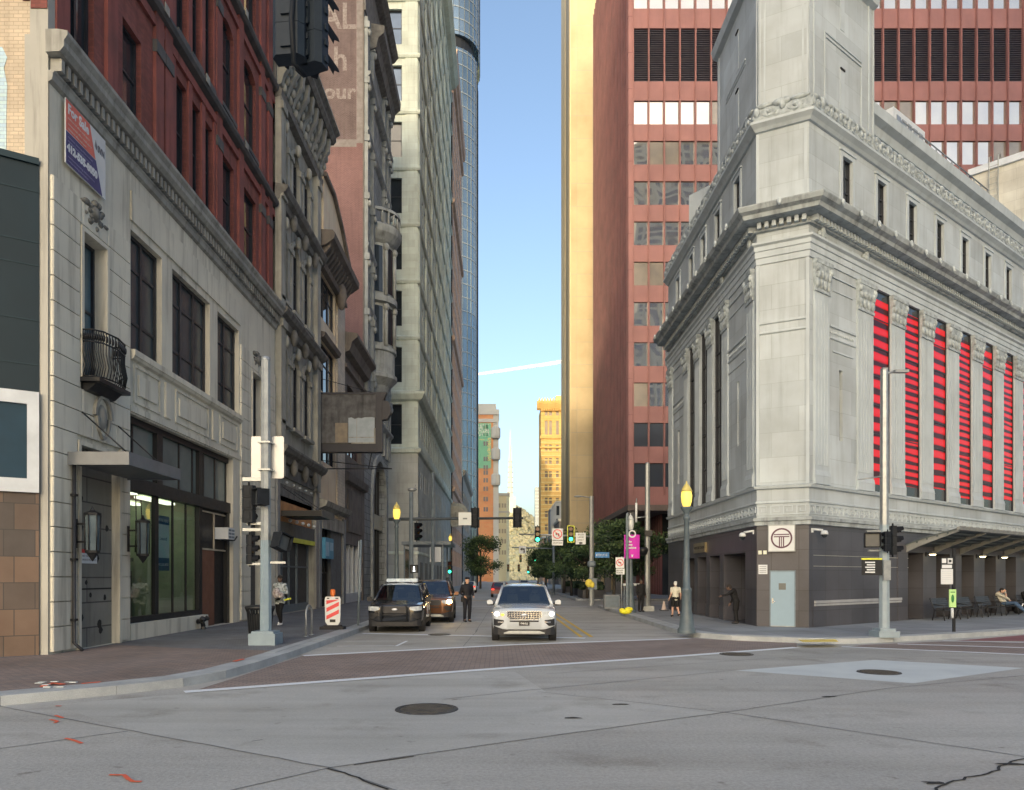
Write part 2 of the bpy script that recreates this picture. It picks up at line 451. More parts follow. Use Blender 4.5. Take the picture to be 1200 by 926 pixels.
m_iron=M('cast_iron',(.045,.047,.048),(.075,.075,.075),sc=8,rough=.55,metal=.4,bump=.5,bsc=25)
m_orange=M('orange_marking_paint',(.72,.10,.04),(.5,.09,.05),sc=7,rough=.7)
m_earth=M('far_ground',(.17,.17,.165),(.13,.13,.13),sc=.02,rough=.9)

g=MB(); g.quad([(-900,-400,-.05),(900,-400,-.05),(900,3000,-.05),(-900,3000,-.05)])
g.build('ground',m_earth,kind='structure')
g=MB(); g.quad([(-70,-60,0),(70,-60,0),(70,330,0),(-70,330,0)]); g.build('road',m_conc,kind='structure')

def strip(mb, pts, w, z):
    n=len(pts); L=[];Rr=[]
    for i in range(n):
        a=Vector(pts[max(i-1,0)]); b=Vector(pts[min(i+1,n-1)]); d=(b-a).normalized(); q=Vector((-d.y,d.x))*w/2; p=Vector(pts[i])
        L.append((p.x+q.x,p.y+q.y,z)); Rr.append((p.x-q.x,p.y-q.y,z))
    mb.add(L+Rr,[(i,n+i,n+i+1,i+1) for i in range(n-1)],raw=True)
def wob(pts, amp, step=.35):
    out=[]
    for i in range(len(pts)-1):
        a=Vector(pts[i]); b=Vector(pts[i+1]); k=max(1,int((b-a).length/step)); q=(b-a).normalized(); q=Vector((-q.y,q.x))
        for j in range(k): out.append(tuple(a.lerp(b,j/k)+q*random.uniform(-amp,amp)))
    out.append(pts[-1]); return out
G=lambda *ps:[gp(*p) for p in ps]
A1=[(-5.45,12.85),(.28,16.3),(4.62,18.7),(8.4,20.95)]; B1=[(-4.95,18.75),(.375,21.75),(6.15,24.0)]
xb=MB(); xb.quad([(-5.35,12.95,.004),(.28,16.3,.004),(4.62,18.7,.004),(8.4,20.95,.004),(8.95,22.35,.004),(6.9,23.65,.004),(6.3,24.15,.004),(.375,21.75,.004),(-4.95,18.75,.004),(-5.1,16.9,.004),(-5.2,15)  + (.004,)])
xb.quad([gp(993,758.6)+(.004,),gp(1200,767)+(.004,),(60,-10,.004),(60,6,.004),gp(1200,752.5)+(.004,),gp(1100,752)+(.004,),gp(1010,756)+(.004,)])
xb.build('crosswalk',m_xbrick,kind='structure')
rl=MB(); rl.quad([gp(1120,751)+(.003,),gp(1200,751.5)+(.003,),(40,28,.003),(40,34.5,.003),gp(1200,744.5)+(.003,)]); rl.build('bus_lane',m_redlane,kind='structure')
pt=MB(); pa=MB()
Y1=.009
strip(pa,A1,.27,Y1); strip(pa,B1,.26,Y1)
strip(pa,[gp(425,742.6),gp(686,748.2)],.38,Y1)
strip(pa,G((395,757.6),(462,757.2)),.09,Y1); strip(pa,G((464,757.6),(477,751.5)),.09,Y1); strip(pa,G((405,752),(470,751.5)),.05,Y1)
strip(pa,[gp(986,758.2),gp(1200,767.4),(40,2)],.22,Y1); strip(pa,[gp(1052,755.0),gp(1200,759.4),(40,8)],.2,Y1); strip(pa,[gp(1105,751.2),gp(1200,753.4)],.16,Y1)
for yy in (49.5,58.5): strip(pa,[(-4.6,yy),(6.3,yy+.3)],.3,Y1)
pa.build('road_marking',m_paint,kind='structure')
ym=MB()
for x in (2.72,3.06):
    strip(ym,[(x,24.6),(x,48.5)],.12,Y1); strip(ym,[(x,62),(x,200)],.12,Y1)
strip(ym,[(-5,61.5),(2.5,61.8)],.5,Y1)
ym.build('road_marking',m_ypaint,kind='structure')
# concrete joints, damp lane, patch and cracks
ps=MB(); ps.quad([p+(.003,) for p in G((862,786),(1025,773.5),(1200,783),(1070,801))]); ps.build('road_patch',m_conc2,kind='structure')
dp=MB(); dp.quad([p+(.0025,) for p in G((60,826),(235,812),(600,785),(640,811),(850,835),(600,869),(385,900),(155,857))]); dp.build('road_slab',m_concd,kind='structure')
jt=MB()
for pl in (G((-40,820),(10,830),(155,857),(385,900),(490,935)), G((-60,886),(150,857)), G((235,935),(385,900),(600,869),(850,835),(1040,807),(1200,792)),
           G((520,820),(600,811),(860,786)), G((630,811),(850,835),(1200,887),(1400,915)), G((560,738),(543,758)), G((557,741),(583,700)),
           [(.9,27),(.9,48)],[(-1.6,27),(-1.6,48)],[(-5,34),(6.4,34)],[(-5,41),(6.4,41)],G((640,790),(1000,765)),G((700,925),(850,835)) [:0] or [(-3,9),(-2.9,9.1)]):
    strip(jt,wob(pl,.012),.022,.006)
jt.build('road_joint',m_joint,kind='structure')
ck=MB(); strip(ck,wob(G((1090,930),(1112,918),(1140,910),(1165,905),(1185,893),(1230,886)),.03,.10),.028,.008)
strip(ck,wob(G((385,901),(420,912),(455,926)),.02,.12),.03,.008); strip(ck,wob(G((415,897),(485,887)),.015,.12),.025,.008)
for c in ((672,842),(728,826),(1095,918),(1185,896),(970,817)):
    p=gp(*c); ck.add([(p[0]+random.uniform(.03,.12)*math.cos(a)*1.6,p[1]+.06*math.sin(a)*random.uniform(.5,1.2),.009) for a in [k*PI/4 for k in range(8)]],[tuple(range(8))],raw=True)
ck.build('road_crack',m_crack,kind='structure')
om=MB()
for pl in (G((65,839),(74,842)),G((58,844),(68,846),(64,848)),G((76,866),(86,868),(96,872)),G((128,909),(146,909),(155,917),(166,917)),G((65,828),(72,828))):
    strip(om,wob(pl,.01,.1),.045,.010)
om.build('paint_mark',m_orange,kind='structure')
om=MB()
for pl in (G((50,806,.15),(62,801,.15),(75,803,.15)),G((95,802,.15),(118,800,.15)),G((275,776,.15),(285,773,.15))):
    strip(om,wob(pl,.03,.1),.10,.165)
om.build('paint_mark',m_orange,kind='structure')
bs=MB()
for _ in range(9):
    p=gp(random.uniform(30,88),random.uniform(800,807),.15); bs.box(p[0]-.06,p[0]+.06,p[1]-.03,p[1]+.03,.163,.166+random.random()*.02)
bs.build('broken_paver',m_conc2,kind='structure')
# sidewalks and kerbs
LK=[(-40,-13.3),(-7.73,11.5),(-6.5,12.6),(-5.75,13.5),(-5.38,14.6),(-5.22,16.2),(-5.15,18),(-5.0,27.7),(-5.0,71)]
LK2=[(-5.0,82),(-5.0,300)]
RK=[(6.4,48.2),(6.25,27),(6.3,25.4),(6.6,24.3),(7.3,23.35),(8.6,22.6),(9.7,22.15),(10.7,22.2),(13.5,23.4),(18.2,25.9),(60,53)]
RK2=[(6.4,260),(6.4,62)]
def walk(path, far, mat, z=.146):
    mb=MB(); mb.prism(path+far,-.02,z); return mb.build('sidewalk',mat,kind='structure')
walk(LK,[(-60,71),(-60,-13.3)],m_sbrick); walk(LK2,[(-60,300),(-60,82)],m_walk)
walk(RK,[(60,70),(9,48.4)],m_walk); walk(RK2,[(60,62.5),(60,260)],m_walk)
rs=MB(); rs.quad([(-40,-12.8,.151),(-8.0,11.75,.151),(-6.2,13.5,.151),(-5.75,14.8,.151),(-5.6,16.5,.151),(-5.55,18.6,.151),(-8,19.2,.151),(-10.5,20.2,.151),(-10.65,17.6,.151),(-24,5,.151)]); rs.build('sidewalk',m_rbrick,kind='structure')
def kerb(path, piece=2.0, inner=.30, side=1):
    mb=MB(); out=[Vector(path[0])]
    for i in range(len(path)-1):
        a=Vector(path[i]); b=Vector(path[i+1]); k=max(1,round((b-a).length/piece))
        for j in range(1,k+1): out.append(a.lerp(b,j/k))
    for i in range(len(out)-1):
        d=(out[i+1]-out[i]).normalized()
        q=[tuple(out[i]+d*.006),tuple(out[i+1]-d*.002)]
        j=random.uniform(-.006,.006)
        mb.sweep(q,[(0.012,-.02),(0.0,.157+j),(-inner*side,.158+j),(-inner*side,-.02)])
        mb.sweep(q,[(-(inner+.012)*side,-.02),(-(inner+.012)*side,.155-j),(-(inner+.26)*side,.155-j),(-(inner+.26)*side,-.02)])
    return mb.build('kerb',m_kerb,kind='structure')
kerb(LK); kerb(LK2,6); kerb(RK); kerb(RK2,6)
tp=MB(); tp.quad([p+(.162,) for p in G((935,750.2,.15),(979,749.6,.15),(983,752.6,.15),(941,753.0,.15))]); tp.build('tactile_paving',m_tact,kind='structure')
# manholes
def manhole(px,py,r,label):
    p=gp(px,py); t=thing('manhole_cover',label,'manhole cover',(p[0],p[1],0))
    mb=MB(); mb.lathe([(0,.013),(r*.90,.013)],p[0],p[1],28,sm=False)
    for k in range(-3,4):
        ww=math.sqrt(max(.01,r*r*.7-(k*r*.24)**2)); mb.box(p[0]-ww,p[0]+ww,p[1]+k*r*.24-.02,p[1]+k*r*.24+.02,.013,.021)
    mb.build('lid',m_iron,t)
    mb=MB(); mb.lathe([(r*.91,.016),(r,.016),(r*1.02,.002)],p[0],p[1],28,sm=False); mb.build('rim',m_iron,t)
manhole(500,831.5,.47,'round iron manhole cover in the middle of the near road')
manhole(1030,788.3,.42,'round iron manhole cover in the pale concrete patch')
manhole(863,767,.42,'round iron manhole cover by the white crosswalk line')
manhole(515,744,.4,'round iron manhole cover in front of the police car')
FL=Fr(-10.7,0,0,1,1,0)
YL=lambda px: 10.7*FPX/(VX-px)
m_lime=M('limestone',(.56,.51,.41),(.45,.41,.335),sc=.5,rough=.8,streak=.75,bump=.15,bsc=25)
m_limeb=M('limestone_blocks',(.345,.33,.29),(.29,.275,.245),sc=.5,rough=.8,streak=.7,brick=(1.35,.62,.016,(.10,.095,.085)),bump=.3)
m_limed=M('limestone_weathered',(.30,.285,.25),(.19,.18,.16),sc=1.2,rough=.85,streak=.9,bump=.4,bsc=12)
m_carve=M('carved_stone_dark',(.19,.18,.16),(.08,.078,.07),sc=6,rough=.9,bump=1.0,bsc=9)
m_redbrick=M('red_brick',(.225,.070,.058),(.165,.055,.047),sc=.6,rough=.85,streak=.5,brick=(.22,.075,.007,(.15,.065,.055)),bump=.3)
m_redpaint=M('red_painted_stone',(.225,.066,.056),(.145,.052,.046),sc=1.2,rough=.8,streak=.7,bump=.2)
m_slate=M('dark_stone_band',(.055,.058,.062),(.10,.09,.085),sc=2,rough=.8,bump=.3)
m_tanbrick=M('painted_tan_brick',(.50,.40,.29),(.42,.34,.25),sc=.8,rough=.85,streak=.3,brick=(.22,.09,.008,(.33,.27,.2)),bump=.4)
m_bluepaint=M('pale_blue_wall_paint',(.45,.60,.72),(.36,.47,.56),sc=1.5,rough=.8,brick=(.22,.09,.008,(.30,.38,.44)),bump=.3)
m_teal=M('dark_teal_panel',(.006,.017,.024),(.005,.013,.018),sc=.6,rough=.45)
m_tiles=M('brown_stone_tiles',(.155,.10,.07),(.06,.055,.052),sc=.9,rough=.6,brick=(.62,.62,.010,(.05,.045,.04),.33),bump=.1)
m_vict=M('victorian_grey_stone',(.33,.31,.265),(.215,.205,.175),sc=.9,rough=.85,streak=.9,bump=.3,bsc=15)
m_vdark=M('soot_dark_stone',(.095,.09,.082),(.17,.16,.145),sc=2.5,rough=.85,streak=.6,bump=.5,bsc=12)
m_cream=M('cream_terracotta',(.62,.47,.33),(.52,.40,.28),sc=.8,rough=.6,streak=.4)  # cream made warmer to carry golden light reflected from the street
m_creamg=M('cream_glazed_brick',(.50,.42,.32),(.43,.36,.28),sc=.8,rough=.6,brick=(.4,.2,.008,(.28,.24,.19)))
m_brown=M('brown_stone',(.15,.125,.105),(.10,.085,.075),sc=1.2,rough=.8,streak=.7,bump=.3)
m_pink=M('faded_red_brick',(.158,.083,.078),(.125,.065,.060),sc=.4,rough=.85,streak=.35,brick=(.22,.075,.006,(.33,.20,.18)),bump=.2)
m_ghost=M('ghost_sign_brick',(.122,.086,.080),(.098,.068,.063),sc=.8,rough=.85,streak=.4,brick=(.22,.075,.006,(.24,.18,.17)),bump=.2)
m_ghostw=M('faded_sign_paint',(.27,.235,.215),(.15,.11,.097),sc=7,rough=.85,bump=.1)
m_gran=M('grey_granite_rusticated',(.29,.295,.28),(.21,.212,.20),sc=1.0,rough=.85,streak=.6,brick=(1.1,.55,.02,(.085,.085,.08)),bump=.6)
m_gran2=M('grey_granite',(.28,.285,.27),(.19,.193,.183),sc=1.4,rough=.85,streak=.7,bump=.4,bsc=14)
m_woodor=M('orange_plywood',(.46,.22,.085),(.33,.15,.06),sc=1.5,rough=.7)
m_wood=M('brown_door_panel',(.16,.068,.04),(.12,.05,.03),sc=2,rough=.6)
m_yellow=M('yellow_sign_band',(.62,.55,.05),rough=.5)
m_bluesign=M('blue_sign',(.06,.23,.36),(.05,.19,.30),rough=.5)
m_darkshop=M('dark_shopfront',(.015,.018,.028),(.022,.025,.034),rough=.4)
m_store=clear_glass('storefront_glass',(.66,.74,.70),.36)
m_room=M('shop_interior_wall',(.40,.42,.29),(.27,.29,.21),sc=.9,rough=.9)
m_roomfl=M('shop_interior_floor',(.20,.19,.15),rough=.8)
m_tube=glow('fluorescent_tube',(1,.97,.78),2.6)
m_lampglass=M('lantern_glass',(.10,.125,.135),(.06,.075,.085),sc=3,rough=.12,spec=.7)
m_void=M('dark_interior',(.010,.010,.011),rough=.9)

# ================================================= limestone base + red brick upper floors
T=thing('corner_building','corner building with ornate pale limestone base and dark red brick upper floors','building',(-12,26,0))
Y0,Y1_=17.66,35.4
bays=[(21.55,23.55,8.62,12.1),(24.3,27.45,8.62,12.1),(28.2,30.5,8.62,12.1)]
entr=(18.85,20.75,.15,5.35); store=(21.5,29.85,.15,6.75)
nwL=(18.98,20.1,7.1,10.85); nwR=(32.0,33.4,7.1,10.85); doorR=(31.9,33.5,.15,4.4)
mb=MB(FL); mb.wall(Y0,Y1_,0,13.9,[*bays,entr,store,nwL,nwR,doorR],0,.42); mb.build('wall',m_lime,T)
# rusticated corner piers: raised courses with open joints
mb=MB(FL)
for (a0,a1,hs) in ((17.68,21.42,[entr,nwL]),(30.62,35.3,[nwR,doorR])):
    z=.2; k=0
    while z<11.3:
        h=.60
        cuts=[(a0,a1)]
        for (h0,h1,q0,q1) in hs:
            if z+h>q0 and z<q1+.02: cuts=[c for (x,y) in cuts for c in ((x,min(y,h0-.12)),(max(x,h1+.12),y)) if c[1]-c[0]>.1]
        for (x,y) in cuts:
            n=max(1,round((y-x)/1.25)); off=.35 if (k%2 and n>1) else 0
            e=[x]+[x+(y-x)*(i+ (off if 0<i<n else 0))/n for i in range(1,n)]+[y]
            for i in range(n):
                mb.prism([(e[i]+.012,.0),(e[i]+.012,.05),(e[i]+.04,.075),(e[i+1]-.04,.075),(e[i+1]-.012,.05),(e[i+1]-.012,0)],z+.012,z+h-.014)
        z+=h; k+=1
mb.build('rusticated_pier',m_lime,T)
mb=MB(FL)   # bay surround pieces, sill course, spandrel panels, lintel frieze
mb.box(21.5,30.6,.002,.06,12.35,13.2); mb.box(21.5,30.6,.0,.16,8.42,8.60)
mb.mould([(0,8.30),(.10,8.34),(.14,8.42),(0,8.42)],21.5,30.6)
mb.box(21.5,30.6,.0,.05,6.80,6.98)
for a0,a1 in ((21.7,23.4),(24.5,27.3),(28.4,30.3)):
    for i,(e,d) in enumerate(((0,.045),(.12,.0),(.26,.06))):
        if i==1: continue
        x0,x1,z0,z1=a0+e,a1-e,7.1+e,8.22-e
        if i==0:
            w=.07; mb.box(x0,x1,0,d,z0,z0+w); mb.box(x0,x1,0,d,z1-w,z1); mb.box(x0,x0+w,0,d*.98,z0+w,z1-w); mb.box(x1-w,x1,0,d*.98,z0+w,z1-w)
        else: mb.box(x0,x1,0,d,z0,z1)
for a in (23.92,27.82): 
    mb.box(a-.2,a+.2,.0,.06,7.1,8.22)
mb.build('spandrel_panel',m_lime,T)
mb=MB(FL)   # door and window surrounds
for (h0,h1,q0,q1) in (entr,nwL,nwR):
    w=.11; mb.box(h0-w,h0,0,.10,q0,q1+w); mb.box(h1,h1+w,0,.10,q0,q1+w); mb.box(h0,h1,0,.098,q1,q1+w)
mb.build('opening_surround',m_lime,T)
# cornice with dentils
mb=MB(FL)
mb.mould([(0,13.75),(.10,13.8),(.12,13.95),(.16,14.0),(.16,14.02),(0,14.02)],17.6,35.38)
mb.mould([(0,14.38),(.34,14.40),(.44,14.52),(.44,14.66),(.52,14.78),(.52,14.88),(.30,14.92),(0,14.92)],17.5,35.36)
a=17.7
while a<35.2: mb.box(a,a+.13,0,.27,14.06,14.36); a+=.26
mb.build('cornice',m_limed,T)
# carved cartouches over the narrow windows and over the entrance
def cartouche(a,z,w,h,par):
    mb=MB(FL)
    for k in range(26):
        t=random.random()*2*PI; r=random.uniform(.25,1)
        mb.ell((a+w*r*math.cos(t)*.9,.05,z+h*r*math.sin(t)*.85-abs(math.cos(t))*h*.15),(w*random.uniform(.10,.22),.09,h*random.uniform(.10,.25)),6,5)
    mb.ell((a,.06,z),(w*.33,.13,h*.5),10,8)
    return mb.build('carved_cartouche',m_carve,par)
cartouche(19.5,11.52,.66,.42,T); cartouche(32.7,11.55,.66,.42,T)
mb=MB(FL); mb.lathe([(0,0),(.01,0)],0,0,3)
mb=MB(FL); mb.arch_ring(19.5,20.2,6.25,.5,.1,.07,.16,12); mb.arch_ring(19.5,20.2,6.25,-.5,-.1,.07,.158,12); mb.ell((19.85,.07,6.25),(.22,.10,.35)); mb.build('carved_medallion',m_limed,T)
# windows
for (h,nv) in zip(bays,(1,2,1)):
    win(T,FL,*h,d=.26,nv=nv,rails=(.27,.72),fw=.11,pmat=M('dull_teal_glass',(.030,.042,.048),(.055,.065,.068),sc=.9,rough=.22,spec=.28))
for h in (nwL,nwR): win(T,FL,h[0],h[1],h[2],h[3],d=.34,rails=(.52,),fw=.08,pmat=M('pale_reflecting_glass',(.10,.15,.17),(.04,.06,.07),sc=.8,rough=.12,spec=.7))
# pale blinds behind the middle lights
mb=MB(FL)
for (a,b_) in ((22.7,23.4),(25.5,26.2),(26.6,27.25)): mb.box(a,b_,-.385,-.335,9.75,10.9)
mb.build('window_blind',M('pinkish_blind',(.30,.20,.17),(.20,.16,.14),sc=1,rough=.4),T)
# entrance: boarded stone panel with patches
mb=MB(FL); mb.box(18.86,20.74,-.45,-.13,.15,5.34)
mb.build('boarded_panel',M('boarded_entrance_panel',(.21,.195,.165),(.16,.15,.13),sc=.8,rough=.85,streak=.6,brick=(3,.66,.02,(.07,.065,.06))),T)
mb=MB(FL)
for _ in range(12):
    a=random.uniform(19.0,20.5); z=random.uniform(.5,5.0); r=random.uniform(.05,.12)
    mb.slab([(a+r*math.cos(t)*random.uniform(.7,1.3),z+r*1.2*math.sin(t)) for t in [k*PI/4 for k in range(8)]],-.14,-.124)
mb.box(18.9,20.7,-.14,-.115,1.66,1.70)
mb.build('missing_tile_patch',m_crack,T)
# storefront
S=MB(FL); z0,z1=.78,6.7
def bar(a0,a1,c0,c1,b0=-.40,b1=-.18): S.box(a0,a1,b0,b1,c0,c1)
bar(21.5,27.2,.62,.80); bar(21.5,29.85,4.55,4.95,-.38,-.10); bar(21.5,29.85,6.55,6.75)
for a in (21.5,22.05,23.75,25.0,26.05,27.0): bar(a,a+.06,.80,4.55,-.35,-.29)
S.box(23.6,23.85,-.36,-.24,.80,4.55); S.box(26.98,27.25,-.37,-.2,.15,4.55); S.box(29.6,29.85,-.37,-.14,.15,4.55)
for a in (21.5,22.15,24.1,25.4,26.5,27.5,28.6,29.75): bar(a,a+.10,4.95,6.55,-.36,-.27)
S.box(23.55,23.95,-.36,-.15,4.95,6.55); S.box(26.9,27.2,-.365,-.16,4.95,6.55)
sf=S.build('storefront_frame',m_black,T)
for i,(a0,a1) in enumerate(((21.59,22.05),(22.11,23.6),(23.85,25.0),(25.09,26.05),(26.14,26.98))):
    p=MB(FL); p.quad([(a0,-.32,.8),(a1,-.32,.8),(a1,-.32,4.55),(a0,-.32,4.55)]); p.build('shop_pane',m_store,T)
mtr=M('transom_glass',(.16,.19,.17),(.10,.12,.11),sc=.6,rough=.15,spec=.6)
for (a0,a1) in ((21.6,22.15),(22.25,23.55),(23.95,25.4),(25.5,26.5),(26.6,26.9),(27.2,28.6),(28.7,29.75)):
    p=MB(FL); p.box(a0,a1,-.33,-.30,4.95,6.55); p.build('transom_pane',mtr,T)
p=MB(FL); p.box(21.5,27.2,-.40,.04,.15,.62); p.build('stall_riser',m_lime,T)
p=MB(FL); p.box(21.4,27.2,-3.2,-3.1,.1,4.9); p.box(21.4,21.45,-3.1,-.42,.1,4.9); p.box(27.2,27.25,-3.1,-.42,.1,4.9); p.box(21.45,27.2,-3.1,-.42,4.7,4.78); p.build('shop_interior',m_room,T)
p=MB(FL); p.box(21.45,27.2,-3.1,-.42,.14,.2); p.box(21.6,27.0,-3.0,-2.6,2.55,2.68); p.build('shop_floor',m_roomfl,T)
p=MB(FL); p.box(22.6,22.75,-2.9,-2.7,.2,4.7); p.box(24.9,25.05,-2.0,-1.85,.2,4.7); p.build('interior_column',M('grey_column',(.22,.23,.2),rough=.8),T)
p=MB(FL); p.box(23.2,24.6,-2.9,-2.4,.2,1.1); p.box(25.6,26.9,-3.0,-2.6,.2,2.2); p.build('interior_counter',M('dusty_counter',(.16,.14,.11),rough=.7),T)
p=MB(FL)
for (a_,b_,l_) in ((22.0,-1.5,1.6),(23.1,-2.2,1.1),(24.3,-1.2,1.9),(25.7,-1.7,1.3)): p.tube([(a_,b_,4.7),(a_+.05,b_,4.7-l_*.5),(a_-.03,b_,4.7-l_)],.02,5)
p.build('hanging_cable',m_black,T)
p=MB(FL); p.box(21.7,23.4,-1.0,-.7,4.58,4.66); p.box(22.2,24.6,-2.4,-2.1,4.58,4.66); p.box(24.4,26.8,-1.3,-1.0,4.58,4.66); p.box(25,27,-2.6,-2.3,4.58,4.66); p.build('ceiling_light',m_tube,T)
p=MB(FL); p.box(27.3,28.45,-.30,-.22,.16,3.0); p.build('door',m_wood,T)
p=MB(FL); p.box(28.5,29.6,-.36,-.30,.16,3.0); p.box(27.25,29.6,-.36,-.26,3.05,4.55); p.build('door_surround',m_black,T)
p=MB(FL); p.box(27.28,29.58,-.25,-.20,3.0,3.06); p.box(27.28,29.58,-.25,-.20,4.40,4.45); p.box(28.4,28.46,-.25,-.2,3.06,4.4); p.build('door_trim',M('bare_wood_trim',(.40,.33,.24),rough=.6),T)
mb=MB(FL); mb.box(31.95,33.45,-.4,-.3,.16,4.35); mb.build('side_door',m_darkshop,T)
# ---- upper red brick floors
Z0=14.92
wins=[(18.55,19.75,15.35,19.0),(21.25,22.35,15.25,18.05),(28.75,30.15,15.3,18.5),(31.1,32.9,15.3,18.5),
      (24.8,25.6,15.1,18.75),(25.95,26.75,15.1,18.75),(27.1,27.9,15.1,18.75)]
w2=[(18.55,19.75,20.6,24.2),(21.25,22.35,20.6,24.2),(28.75,30.15,20.4,24.0),(31.1,32.9,20.4,24.0),(24.8,25.6,20.3,24.2),(25.95,26.75,20.3,24.2),(27.1,27.9,20.3,24.2)]
w3=[(a,b,c+5.4,d_+5.2) for a,b,c,d_ in w2]
FU=Fr(-10.78,0,0,1,1,0)
mb=MB(FU); mb.wall(17.9,35.38,Z0,34,[*wins,*w2,*w3],0,.5); mb.build('brick_wall',m_redbrick,T)
mb=MB(FU)
for a in (17.92,20.25,23.1,23.75,28.1,30.5,33.3,34.4): mb.box(a,a+.55,.0,.11,Z0,34)
for a in (24.3,25.62,26.77,27.92): mb.box(a,a+.30,.0,.07,Z0,19.3); mb.box(a,a+.30,.0,.07,20.1,25.0)
for z in (19.0,24.4,29.6):
    mb.box(17.9,35.38,.0,.10,z+.15,z+.45)
mb.build('brick_pilaster',m_redpaint,T)
mb=MB(FU)
for z in (19.6,25.1,30.4):
    mb.mould([(0,z),(.22,z+.05),(.30,z+.16),(.30,z+.26),(0,z+.30)],17.9,35.36)
for a in (17.92,23.1,23.75,28.1,33.3,34.4):
    for z in (18.35,23.6): mb.box(a-.02,a+.57,.0,.15,z,z+.38)
for (a,b,c,d_) in wins+w2: mb.box(a-.1,b+.1,0,.12,c-.16,c)
mb.build('stone_band',m_slate,T)
mb=MB(FU)
for z in (19.85,25.35):
    for a in (20.5,23.4,26.7,30.8): mb.box(a-.16,a+.16,.31,.33,z-.12,z+.16)
mb.build('stone_block',m_limed,T)
mb=MB(FU)
for (a,b,c,d_) in (w2[2],w2[3],w3[2],w3[3]): mb.arch_fill(a,b,d_-.45,d_,-.45,.012)
mb.build('arch_head',m_redbrick,T)
for h in wins+w2+w3:
    win(T,FU,*h,d=.24,nv=1 if h[1]-h[0]>1.1 and h[0]<20 else 0,rails=(.55,),fw=.08,pmat=m_glass if h[0]<24 or h[0]>28.5 else m_void)
# side (party) wall, seen end on, with the faded blue paint
SW=Fr(-10.7,17.66,-1,0,0,-1)
mb=MB(SW); mb.box(.45,9.5,-.4,-.0,11.2,34); mb.build('side_wall',m_tanbrick,T)
mb=MB(SW); mb.box(.02,.45,-.4,.02,0,34) ; mb.box(.45,.58,-.4,.015,0,14.9); mb.build('side_corner',M('corner_quoin_mixed',(.33,.31,.27),(.27,.255,.225),sc=.8,rough=.8,streak=.8),T)
mb=MB(SW); mb.box(.03,.42,.022,.045,15.5,34); mb.box(.42,.62,.002,.04,15.7,34); mb.build('brick_return',m_redbrick,T)
mb=MB(SW); mb.slab([(1.02,11.3),(1.02,13.0),(1.0,13.7),(1.08,14.1),(1.0,14.35),(1.12,14.6),(3.2,14.6),(3.2,11.3)],.002,.012); mb.build('painted_patch',m_bluepaint,T)
mb=MB(); mb.box(-22,-14.1,18.2,35.3,0,5.0); mb.box(-14.1,-11.3,18.2,21.3,0,5.0); mb.box(-14.1,-11.3,27.4,35.3,0,5.0); mb.box(-22,-11.3,18.2,35.3,5.0,34); mb.box(-11.3,-10.95,18.2,35.3,14.0,14.7); mb.box(-22,-14.2,17.66,18.2,0,34); mb.build('building_core',m_void,T)
mb=MB(); mb.box(-22,-10.8,17.9,35.36,34,34.3); mb.build('roof',m_slate,T)

# things on that building
t=thing('entrance_canopy','flat grey metal canopy above the boarded entrance','canopy',(-10,19.7,4.8))
mb=MB(FL); mb.box(18.3,21.2,.08,1.55,4.80,5.03); mb.build('canopy_slab',M('canopy_grey',(.10,.105,.11),rough=.5),t)
mb=MB(FL); mb.box(18.27,21.23,1.55,1.59,4.76,5.08); mb.box(18.27,18.3,.08,1.55,4.76,5.08); mb.box(21.2,21.23,.08,1.55,4.76,5.08); mb.build('canopy_edge',M('canopy_edge_grey',(.13,.135,.14),rough=.45),t)
for a in (18.9,20.7):
    mb=MB(FL); mb.tube([(a,.08,6.2),(a,1.35,5.05)],.02,6); mb.build('tie_rod',m_black,t)
t=thing('drain_pipe','dark downpipe running down the left jamb of the boarded entrance','pipe',(-10.6,18.45,0))
mb=MB(FL); mb.tube([(18.45,.14,4.78),(18.45,.14,.35),(18.45,.35,.17)],.045,8); mb.build('pipe_run',m_dkframe,t)
mb=MB(FL)
for z in (.9,2.4,4.0): mb.box(18.38,18.52,.07,.2,z,z+.06)
mb.build('pipe_bracket',m_black,t)
def lantern(a,label):
    t=thing('wall_lantern',label,'lantern',(-10.5,a,3))
    mb=MB(FL); mb.box(a-.05,a+.05,.075,.10,2.72,3.45); mb.box(a-.025,a+.025,.10,.36,2.85,2.9); mb.box(a-.025,a+.025,.10,.36,3.3,3.35); mb.build('bracket',m_black,t)
    mb=MB(FL); mb.lathe([(.0,2.38),(.05,2.45),(.13,2.58),(.17,2.6),(.17,2.66),(.0,2.66)],a,.50,6,sm=False); mb.lathe([(0,3.78),(.06,3.66),(.20,3.6),(.20,3.54),(0,3.54)],a,.50,6,sm=False)
    for k in range(6):
        q=2*PI*k/6; mb.tube([(a+.165*math.cos(q),.50+.165*math.sin(q),2.66),(a+.185*math.cos(q),.50+.185*math.sin(q),3.54)],.016,4)
    mb.build('lantern_cage',m_black,t)
    mb=MB(FL); mb.lathe([(.14,2.66),(.165,3.54)],a,.50,6,sm=False); mb.build('lantern_glass',m_lampglass,t)
lantern(18.62,'six-sided black lantern left of the boarded entrance'); lantern(21.25,'six-sided black lantern right of the boarded entrance')
t=thing('iron_balcony','small black wrought-iron balcony under the narrow upper window','balcony',(-10.4,19.55,7))
mb=MB(FL); mb.box(18.85,20.45,.0,.55,6.98,7.08); mb.mould([(0,6.75),(.2,6.8),(.4,6.98),(0,6.98)],19.0,20.3); mb.build('balcony_floor',m_black,t)
mb=MB(FL)
pa_=[(18.9,.05),(18.9,.32),(19.1,.52),(19.65,.62),(20.2,.52),(20.4,.32),(20.4,.05)]
for z in (7.12,8.0,8.3): mb.tube([(x,y,z) for x,y in pa_],.022,5)
